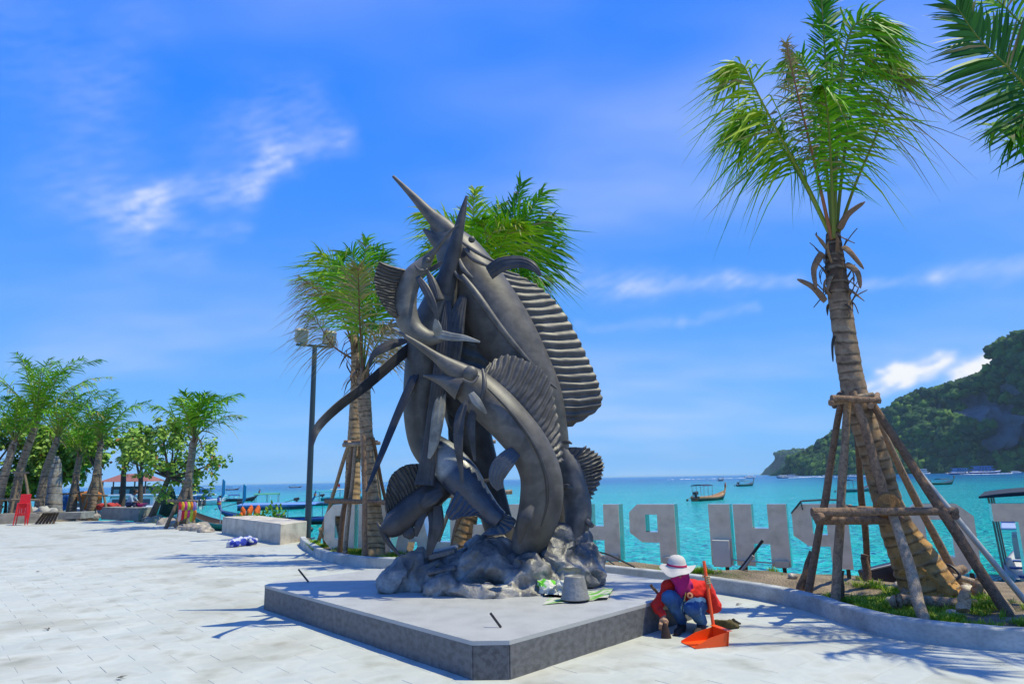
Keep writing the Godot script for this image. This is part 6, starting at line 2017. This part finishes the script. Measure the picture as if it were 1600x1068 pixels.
	var mg = Color(0.46, 0.008, 0.17)
	nets(sc, [[head + Vector3(0, -0.015, 0.01), head + Vector3(0, -0.05, 0.015), 0.105, 0.098], [head + Vector3(0, -0.07, 0.03), P(1064, 921, 7.72), 0.085, 0.05], [P(1064, 921, 7.72), P(1065, 932, 7.74), 0.04, 0.014], [neck, neck + Vector3(0.02, -0.04, 0), 0.085, 0.1]], 0.012, 0.012, mg, 0.02, 8.0)
	wpart("scarf", sc, M.cloth, th)
	# hat
	var hm := MB.new()
	var ht = Transform3D(Basis(Vector3(0, 0, 1), -0.06) * Basis(Vector3(1, 0, 0), 0.10) * Basis().scaled(Vector3(0.9, 0.95, 0.9)), head + Vector3(-0.02, 0.055, 0.0))
	var rows = []
	var prof = [Vector2(0.115, -0.012), Vector2(0.17, -0.022), Vector2(0.212, -0.03), Vector2(0.216, -0.026), Vector2(0.17, -0.010), Vector2(0.118, 0.004), Vector2(0.108, 0.05), Vector2(0.098, 0.085), Vector2(0.075, 0.112), Vector2(0.04, 0.125), Vector2(0.004, 0.128)]
	for q in prof:
		var row = []
		for j in 36:
			var a = TAU * j / 36
			var wv = smoothstep(0.12, 0.21, q.x)
			var y = q.y + wv * (0.030 * sin(a * 2.0 + 0.6) + 0.012 * sin(a * 5.0) + 0.045 * maxf(0.0, cos(a + 0.25)) - 0.015)
			row.append(ht * Vector3(q.x * cos(a) * (1.0 + 0.05 * wv * cos(a)), y, q.x * sin(a)))
		rows.append(row)
	hm.rings(rows, rows.map(func(_r): return Color(0.66, 0.61, 0.55)), true, false)
	var hat = wpart("sun_hat", hm, M.cloth, th)
	var bd := MB.new()
	bd.lathe(ht, [Vector2(0.117, 0.012), Vector2(0.121, 0.014), Vector2(0.118, 0.03), Vector2(0.112, 0.032)], 28, Color(0.55, 0.01, 0.10), false)
	wpart("hat_band", bd, M.cloth, th, hat)
	# dustpan on its long handle
	var org = Color(0.85, 0.085, 0.006)
	var pn = thing("dustpan", "orange long handled dustpan held upright by the sweeper", "dustpan", G(1100, 1012))
	var hd := MB.new()
	hd.bar(gA, gB, 0.017, 0.018, org, 12)
	wpart("handle", hd, M.plastic, pn)
	var pb = G(1121, 1002) + Vector3(-0.01, 0, 0)
	var lip = G(1076, 1006)
	var px_ = (pb - lip).normalized()
	var pz = px_.cross(UP).normalized()
	if pz.z < 0: pz = -pz
	var l = 0.36
	var wd = 0.27
	var pq = func(x, y, z): return pb - px_ * (l - x) + pz * (z - 0.06) + UP * y
	var pan := MB.new()
	var cen = pq.call(l * 0.6, 0.05, wd / 2)
	var tk = 0.006
	for z in [0.0, wd]:
		pan.prism([Vector2(0, 0), Vector2(l, 0), Vector2(l + 0.02, 0.13), Vector2(l * 0.45, 0.085), Vector2(0.0, 0.02)], Transform3D(Basis(px_, UP, px_.cross(UP)), pq.call(0, 0.004, z) - px_.cross(UP) * tk * 0.5), tk, org)
	wpart("side_wall", pan, M.plastic, pn)
	var pf := MB.new()
	pf.box(Transform3D(Basis(px_, UP, px_.cross(UP)), pq.call(l * 0.5, 0.008, wd / 2)), Vector3(l, 0.007, wd - 0.004), org, 0.002)
	wpart("floor_plate", pf, M.plastic, pn)
	var pk := MB.new()
	pk.box(Transform3D(Basis(px_.rotated(px_.cross(UP), -0.15), UP.rotated(px_.cross(UP), -0.15), px_.cross(UP)), pq.call(l + 0.006, 0.073, wd / 2)), Vector3(0.007, 0.14, wd + 0.03), org, 0.002)
	pk.box(Transform3D(Basis(px_, UP, px_.cross(UP)), pq.call(l + 0.02, 0.142, wd / 2)), Vector3(0.06, 0.006, wd + 0.04), org, 0.002)
	wpart("back_wall", pk, M.plastic, pn)
	# hand brush
	var br = thing("hand_brush", "dark brown hand brush in the sweeper's lowered hand", "brush", fl.call(1040, 990, 7.55, 0.0))
	var bb = br.position
	var bh := MB.new()
	bh.bar(pc + dn * 0.0, Vector3(bb.x, 0.14, bb.z), 0.012, 0.014, Color(0.2, 0.1, 0.05))
	wpart("handle", bh, M.wood, br)
	var bt := MB.new()
	bt.sweep([Vector3(bb.x, 0.15, bb.z), Vector3(bb.x, 0.10, bb.z), Vector3(bb.x + 0.005, 0.002, bb.z)], [Vector2(0.02, 0.014), Vector2(0.036, 0.022), Vector2(0.056, 0.03)], Vector3(0, 0, 1), 12, Color(0.055, 0.03, 0.02))
	wpart("bristles", bt, M.dry, br)


# ------------------------------------------------------------------ small things
func small_things() -> void:
	# lamp post with two floodlights
	var lb = Vector3(-6.25, 0.0, -21.2)
	lb = Vector3(P(480, 842, 21.2).x, 0.0, -21.2)
	var lp = thing("lamp_post", "slim dark lamp post with two floodlights beside the bench", "lamp post", lb)
	var top = P(494, 542, 21.2)
	var m := MB.new()
	m.bar(lb, Vector3(lb.x, top.y, lb.z), 0.10, 0.075, Color(0.03, 0.05, 0.06), 12)
	m.box(Transform3D(Basis(), lb + UP * 0.02), Vector3(0.36, 0.04, 0.36), Color(0.03, 0.05, 0.06), 0.01)
	wpart("post", m, M.paint, lp)
	var tp = Vector3(lb.x, top.y, lb.z)
	var ca := MB.new()
	ca.box(Transform3D(Basis(UP, 0.5), tp + UP * 0.04), Vector3(1.15, 0.07, 0.09), Color(0.03, 0.05, 0.06), 0.01)
	wpart("crossarm", ca, M.paint, lp)
	for k in 2:
		var f := MB.new()
		var o = tp + Vector3(-0.36 + 0.76 * k, 0.33, 0.22 - 0.42 * k)
		var bs = Basis(UP, 0.5) * Basis(Vector3(1, 0, 0), 0.25)
		f.box(Transform3D(bs, o), Vector3(0.42, 0.46, 0.16), Color(0.50, 0.49, 0.43) if k == 0 else Color(0.24, 0.17, 0.12), 0.05)
		for q in 5: f.box(Transform3D(bs, o + bs * Vector3(-0.16 + 0.08 * q, 0, -0.11)), Vector3(0.012, 0.38, 0.08), Color(0.3, 0.3, 0.27))
		var fl = wpart("floodlight", f, M.paint, lp)
		var gl := MB.new()
		gl.box(Transform3D(bs, o + bs * Vector3(0, 0, 0.083)), Vector3(0.34, 0.36, 0.012), Color(0.3, 0.32, 0.3))
		wpart("lens", gl, M.gloss, lp, fl)
		var br := MB.new()
		br.bar(o + bs * Vector3(-0.22, 0, 0), tp + Vector3(-0.36 + 0.76 * k, 0.06, 0.22 - 0.42 * k), 0.015, 0.015, Color(0.05, 0.06, 0.06), 5)
		br.bar(o + bs * Vector3(0.22, 0, 0), tp + Vector3(-0.36 + 0.76 * k, 0.06, 0.22 - 0.42 * k), 0.015, 0.015, Color(0.05, 0.06, 0.06), 5)
		wpart("bracket", br, M.paint, lp, fl)

	# things left on the plinth
	var tpy = 0.313
	var tr = G(905, 938, tpy)
	var sh = thing("plastic_sheet", "flat white and green printed sack lying under the bucket", "sack", tr)
	var sm := MB.new()
	var rows = []
	var cols = []
	var ux = (G(950, 936, tpy) - G(848, 944, tpy))
	var uz = (G(885, 928, tpy) - G(868, 946, tpy))
	for i in 14:
		var row = []
		var cr = []
		for j in 10:
			var p = G(848, 945, tpy) + ux * (i / 13.0) + uz * (j / 9.0)
			p.y = tpy + 0.006 + 0.012 * absf(noise.get_noise_2d(p.x * 6.0, p.z * 6.0)) + (0.02 if i > 10 else 0.0)
			row.append(p)
			cr.append(Color(0.62, 0.61, 0.52) if noise.get_noise_2d(i * 0.3, j * 0.4) < 0.12 else Color(0.12, 0.42, 0.03))
		rows.append(row)
		cols.append(cr)
	sm.rings(rows, cols, false, false)
	wpart("sheet", sm, M.cloth, sh)
	var bg = thing("plastic_bag", "crumpled white plastic bag with bright green print beside the bucket", "bag", G(868, 942, tpy))
	var bm := MB.new()
	nets(bm, [[P(850, 918, 8.45), P(880, 922, 8.42), 0.07, 0.10], [P(846, 914, 8.5), P(858, 936, 8.38), 0.06, 0.08], [P(876, 934, 8.3), P(890, 930, 8.35), 0.08, 0.06], [P(866, 940, 8.25), P(872, 943, 8.25), 0.05, 0.05]], 0.014, 0.02, func(p):
		var q = noise.get_noise_3dv(p * 3.2 + Vector3(3, 0, 9)) + 0.3 * noise.get_noise_3dv(p * 11.0)
		return Color(0.12, 0.50, 0.02) if q > 0.17 else Color(0.58, 0.57, 0.48), 0.07, 7.0)
	for i in bm.v.size(): bm.v[i].y = maxf(bm.v[i].y, tpy + 0.02)
	var fbm = wpart("crumpled_film", bm, M.plastic, bg)
	var bp = G(899, 939, tpy)
	bp.y = tpy + 0.024
	var bk = thing("bucket", "small dull metal bucket standing upside down on the plinth", "bucket", bp)
	var b2 := MB.new()
	var R = 0.155
	b2.lathe(Transform3D(Basis(), bp), [Vector2(R, 0.0), Vector2(R + 0.008, 0.004), Vector2(R + 0.008, 0.016), Vector2(R, 0.022), Vector2(R * 0.72, 0.235), Vector2(R * 0.72, 0.245), Vector2(R * 0.66, 0.245), Vector2(R * 0.64, 0.228), Vector2(0.002, 0.228)], 28, Color(0.30, 0.31, 0.31))
	wpart("shell", b2, M.rock, bk)
	for q in [["black steel angle offcut leaning at the plinth's left edge", 482, 909, 466, 889, tpy], ["rusty black steel strip standing on the plinth near the front corner", 783, 980, 766, 957, tpy]]:
		var a = G(q[1], q[2], q[5])
		var b = P(q[3], q[4], -a.z + 0.02)
		var t = thing("steel_strip", q[0], "steel strip", a)
		var s := MB.new()
		var dd = (b - a)
		s.box(Transform3D(Basis(dd.normalized(), dd.normalized().cross(Vector3(0, 0, 1)).normalized(), dd.normalized().cross(dd.normalized().cross(Vector3(0, 0, 1)).normalized())).orthonormalized(), (a + b) / 2), Vector3(dd.length(), 0.022, 0.02), Color(0.035, 0.028, 0.025), 0.003)
		wpart("strip", s, M.paint, t)
	# striped cloth on the pavement
	var cl = G(378, 848)
	var ct = thing("striped_cloth", "crumpled blue and white striped cloth on the pavement", "cloth", cl)
	var cm := MB.new()
	nets(cm, [[G(362, 850, 0.08), G(394, 846, 0.08), 0.12, 0.14], [G(385, 844, 0.12), G(393, 843, 0.16), 0.1, 0.07], [G(366, 848, 0.1), G(372, 845, 0.14), 0.1, 0.08]], 0.03, 0.03, func(p): return Color(0.02, 0.05, 0.42) if fposmod((p.x * 0.8 + p.z * 0.5) * 4.5 + noise.get_noise_3dv(p * 2.0), 1.0) < 0.5 else Color(0.6, 0.62, 0.68), 0.07, 4.0)
	for i in cm.v.size(): cm.v[i].y = maxf(cm.v[i].y, 0.006)
	wpart("fabric", cm, M.cloth, ct)
	# brown bundle behind the sweeper
	var bb = G(1138, 976)
	var bt = thing("rag_bundle", "flat olive brown rag lying on pavement behind the sweeper", "rag", bb)
	var bbm := MB.new()
	nets(bbm, [[G(1120, 974, 0.05), G(1138, 975, 0.05), 0.045, 0.05], [G(1138, 975, 0.05), G(1152, 977, 0.03), 0.05, 0.03], [G(1146, 971, 0.04), G(1154, 974, 0.03), 0.03, 0.025]], 0.014, 0.012, Color(0.10, 0.075, 0.02), 0.03, 6.0)
	for i in bbm.v.size(): bbm.v[i].y = maxf(bbm.v[i].y, 0.005)
	wpart("fabric", bbm, M.cloth, bt)
	# stick resting against the plinth behind her shoulder
	var sk = thing("wooden_stick", "short brown stick sticking out behind the sweeper's shoulder", "stick", G(1040, 985))
	var skm := pole_between(P(1016, 913, 8.15), P(1045, 945, 8.15), 0.016, Color(0.2, 0.13, 0.08))
	wpart("stick", skm, M.pole, sk)
	# fallen leaves
	var lf := MB.new()
	for k in 2:
		var a = k * 0.7
		var d = Vector3(cos(a), 0.12, sin(a))
		var t = d.cross(UP).normalized()
		lf.face([Vector3.ZERO + UP * 0.012, d * 0.05 + t * 0.014 + UP * 0.02, d * 0.11 + UP * 0.012, d * 0.05 - t * 0.014 + UP * 0.02], Color(0.10, 0.08, 0.05))
	for q in [["dry palm scrap on the sunlit pavement right of the sweeper", 1150, 946], ["tiny dry scrap between sweeper and curved kerb", 1166, 951], ["reddish dry leaf on the pavement at the lower left", 180, 1061], ["dark leaf speck on the open pavement on the left", 57, 894], ["brown leaf speck on the pavement above the lower left corner", 76, 985]]:
		var o = thing("fallen_leaf", q[0], "leaf", G(q[1], q[2], 0.003), "scraps on the pavement")
		var mi = MeshInstance3D.new()
		mi.name = "blade"
		mi.mesh = lf.mesh(M.dry)
		o.add_child(mi)
		o.rotation.y = q[1] * 0.7
		o.scale = Vector3.ONE * (0.9 if q[1] != 1166 else 0.5)
	# cables and bars by the letters
	var bar = func(called, label, cat, pts, r, col, mat):
		var t = thing(called, label, cat, pts[0])
		var q := MB.new()
		q.sweep(crv(pts, 16), range(16).map(func(_i): return r), UP, 7, col)
		wpart("rod", q, mat, t)
	bar.call("cable", "black cable hanging from the steel letters beside the rocks", "cable", [P(926, 860, 11.6), P(950, 866, 11.5), P(972, 876, 11.4), P(992, 886, 11.3)], 0.014, Color(0.015, 0.015, 0.015), M.plastic)
	bar.call("cable", "second thinner black cable below the first one", "cable", [P(935, 867, 11.7), P(948, 874, 11.6), P(960, 882, 11.5)], 0.01, Color(0.015, 0.015, 0.015), M.plastic)
	bar.call("steel_bar", "dark bar slanting up in front of letter H", "steel bar", [P(1140, 908, 11.3), P(1166, 878, 11.2), P(1192, 844, 11.1)], 0.024, Color(0.02, 0.02, 0.022), M.paint)
	bar.call("steel_bar", "grey pipe lying along the slanting dark bar", "steel bar", [P(1145, 908, 11.2), P(1162, 888, 11.1), P(1177, 868, 11.0)], 0.022, Color(0.36, 0.33, 0.29), M.paint)
	bar.call("cable", "black hose curling by the foot of the leaning palm", "hose", [P(1470, 882, 9.4), P(1486, 884, 9.3), P(1500, 898, 9.2), P(1494, 906, 9.2)], 0.02, Color(0.015, 0.015, 0.015), M.plastic)
	# black tilted board
	var bd = thing("black_box", "black tilted floodlight housing in the bed behind the leaning palm", "floodlight", bed_at(P(1380, 905, 10.4).x, -10.4))
	var c4 = P(1382, 900, 10.4)
	var bx := MB.new()
	bx.box(Transform3D(Basis(Vector3(0, 0, 1), 0.2), c4), Vector3(0.62, 0.30, 0.22), Color(0.02, 0.022, 0.028), 0.02)
	wpart("housing", bx, M.paint, bd)
	var rm := MB.new()
	rm.box(Transform3D(Basis(Vector3(0, 0, 1), 0.2), c4 + Vector3(-0.03, 0.15, 0.11)), Vector3(0.6, 0.025, 0.03), Color(0.25, 0.25, 0.25), 0.004)
	wpart("rim", rm, M.paint, bd)
	# pale stones and shells on the bed
	var st := MB.new()
	st.ball(Transform3D(Basis().scaled(Vector3(0.07, 0.05, 0.06)), Vector3(0, 0.03, 0)), 5, Color(0.5, 0.45, 0.38))
	for i in st.v.size(): st.v[i] *= 1.0 + 0.3 * noise.get_noise_3dv(st.v[i] * 12.0)
	for q in [[1409, 924, 1.5, "pale round stone in the grass left of the palm foot"], [1396, 944, 1.3, "pale stone by the log in the grass bed"], [1516, 936, 1.6, "bluish pale stone behind the stake at the palm foot"], [1490, 962, 1.2, "small stone under the stake near the kerb"], [1240, 908, 1.0, "small stone on the sand near the leftmost stake"], [690, 858, 1.2, "stone in the grass behind the sculpture's rocks"]]:
		var gq = G(q[0], q[1], 0.14)
		var o = thing("stone", q[3], "stone", bed_at(gq.x, gq.z), "loose stones in the planted bed")
		var mi = MeshInstance3D.new()
		mi.name = "stone_body"
		mi.mesh = st.mesh(M.rock)
		o.add_child(mi)
		o.scale = Vector3.ONE * q[2]
	# grass of the bed
	var tuft := MB.new()
	for k in 9:
		var a = rng.randf() * TAU
		var o = Vector3(cos(a), 0, sin(a)) * 0.035
		var hgt = rng.randf_range(0.05, 0.13)
		var lean = Vector3(cos(a), 0, sin(a)) * rng.randf_range(0.02, 0.08)
		var t = Vector3(-sin(a), 0, cos(a)) * 0.006
		tuft.face([o - t, o + t, o + lean * 0.45 + t * 0.8 + UP * hgt * 0.7, o + lean * 0.45 - t * 0.8 + UP * hgt * 0.7], Color.WHITE)
		tuft.face([o + lean * 0.45 - t * 0.8 + UP * hgt * 0.7, o + lean * 0.45 + t * 0.8 + UP * hgt * 0.7, o + lean + UP * hgt], Color.WHITE)
	var kl = kerb_line()
	var el = edge_line()
	var place = []
	while place.size() < 9000:
		var i = rng.randf() * 118.0
		var s = pow(rng.randf(), 1.3) * 0.75 + 0.06
		var kk = int(i)
		var p = kl[kk].lerp(kl[kk + 1], i - kk).lerp(el[kk].lerp(el[kk + 1], i - kk), s)
		if p.z < -18.0 or p.x > 13.0: continue
		var lush = noise.get_noise_3d(p.x * 0.9, 2, p.z * 0.9) + 0.3 * noise.get_noise_3d(p.x * 3.0, 10, p.z * 3.0) - 0.55 * smoothstep(0.3, 0.6, s)
		if p.x > -0.5 and p.x < 3.9: lush -= 0.35
		if lush < -0.05 + rng.randf() * 0.22: continue
		p.y = bed_height(p, s) - 0.005
		place.append(p)
	var mm := MultiMesh.new()
	mm.transform_format = MultiMesh.TRANSFORM_3D
	mm.use_colors = true
	mm.mesh = tuft.mesh(M.leaf)
	mm.instance_count = place.size()
	for i in place.size():
		mm.set_instance_transform(i, Transform3D(Basis(UP, rng.randf() * TAU).scaled(Vector3.ONE * rng.randf_range(0.35, 0.85)), place[i]))
		mm.set_instance_color(i, Color(0.13, 0.30, 0.015).lerp(Color(0.40, 0.44, 0.06), rng.randf()))
	var gr := MultiMeshInstance3D.new()
	gr.name = "grass"
	gr.multimesh = mm
	add_child(gr)
	gr.set_meta("kind", "stuff")
	gr.set_meta("label", "patchy bright green grass growing in the sandy bed")
	gr.set_meta("category", "grass")
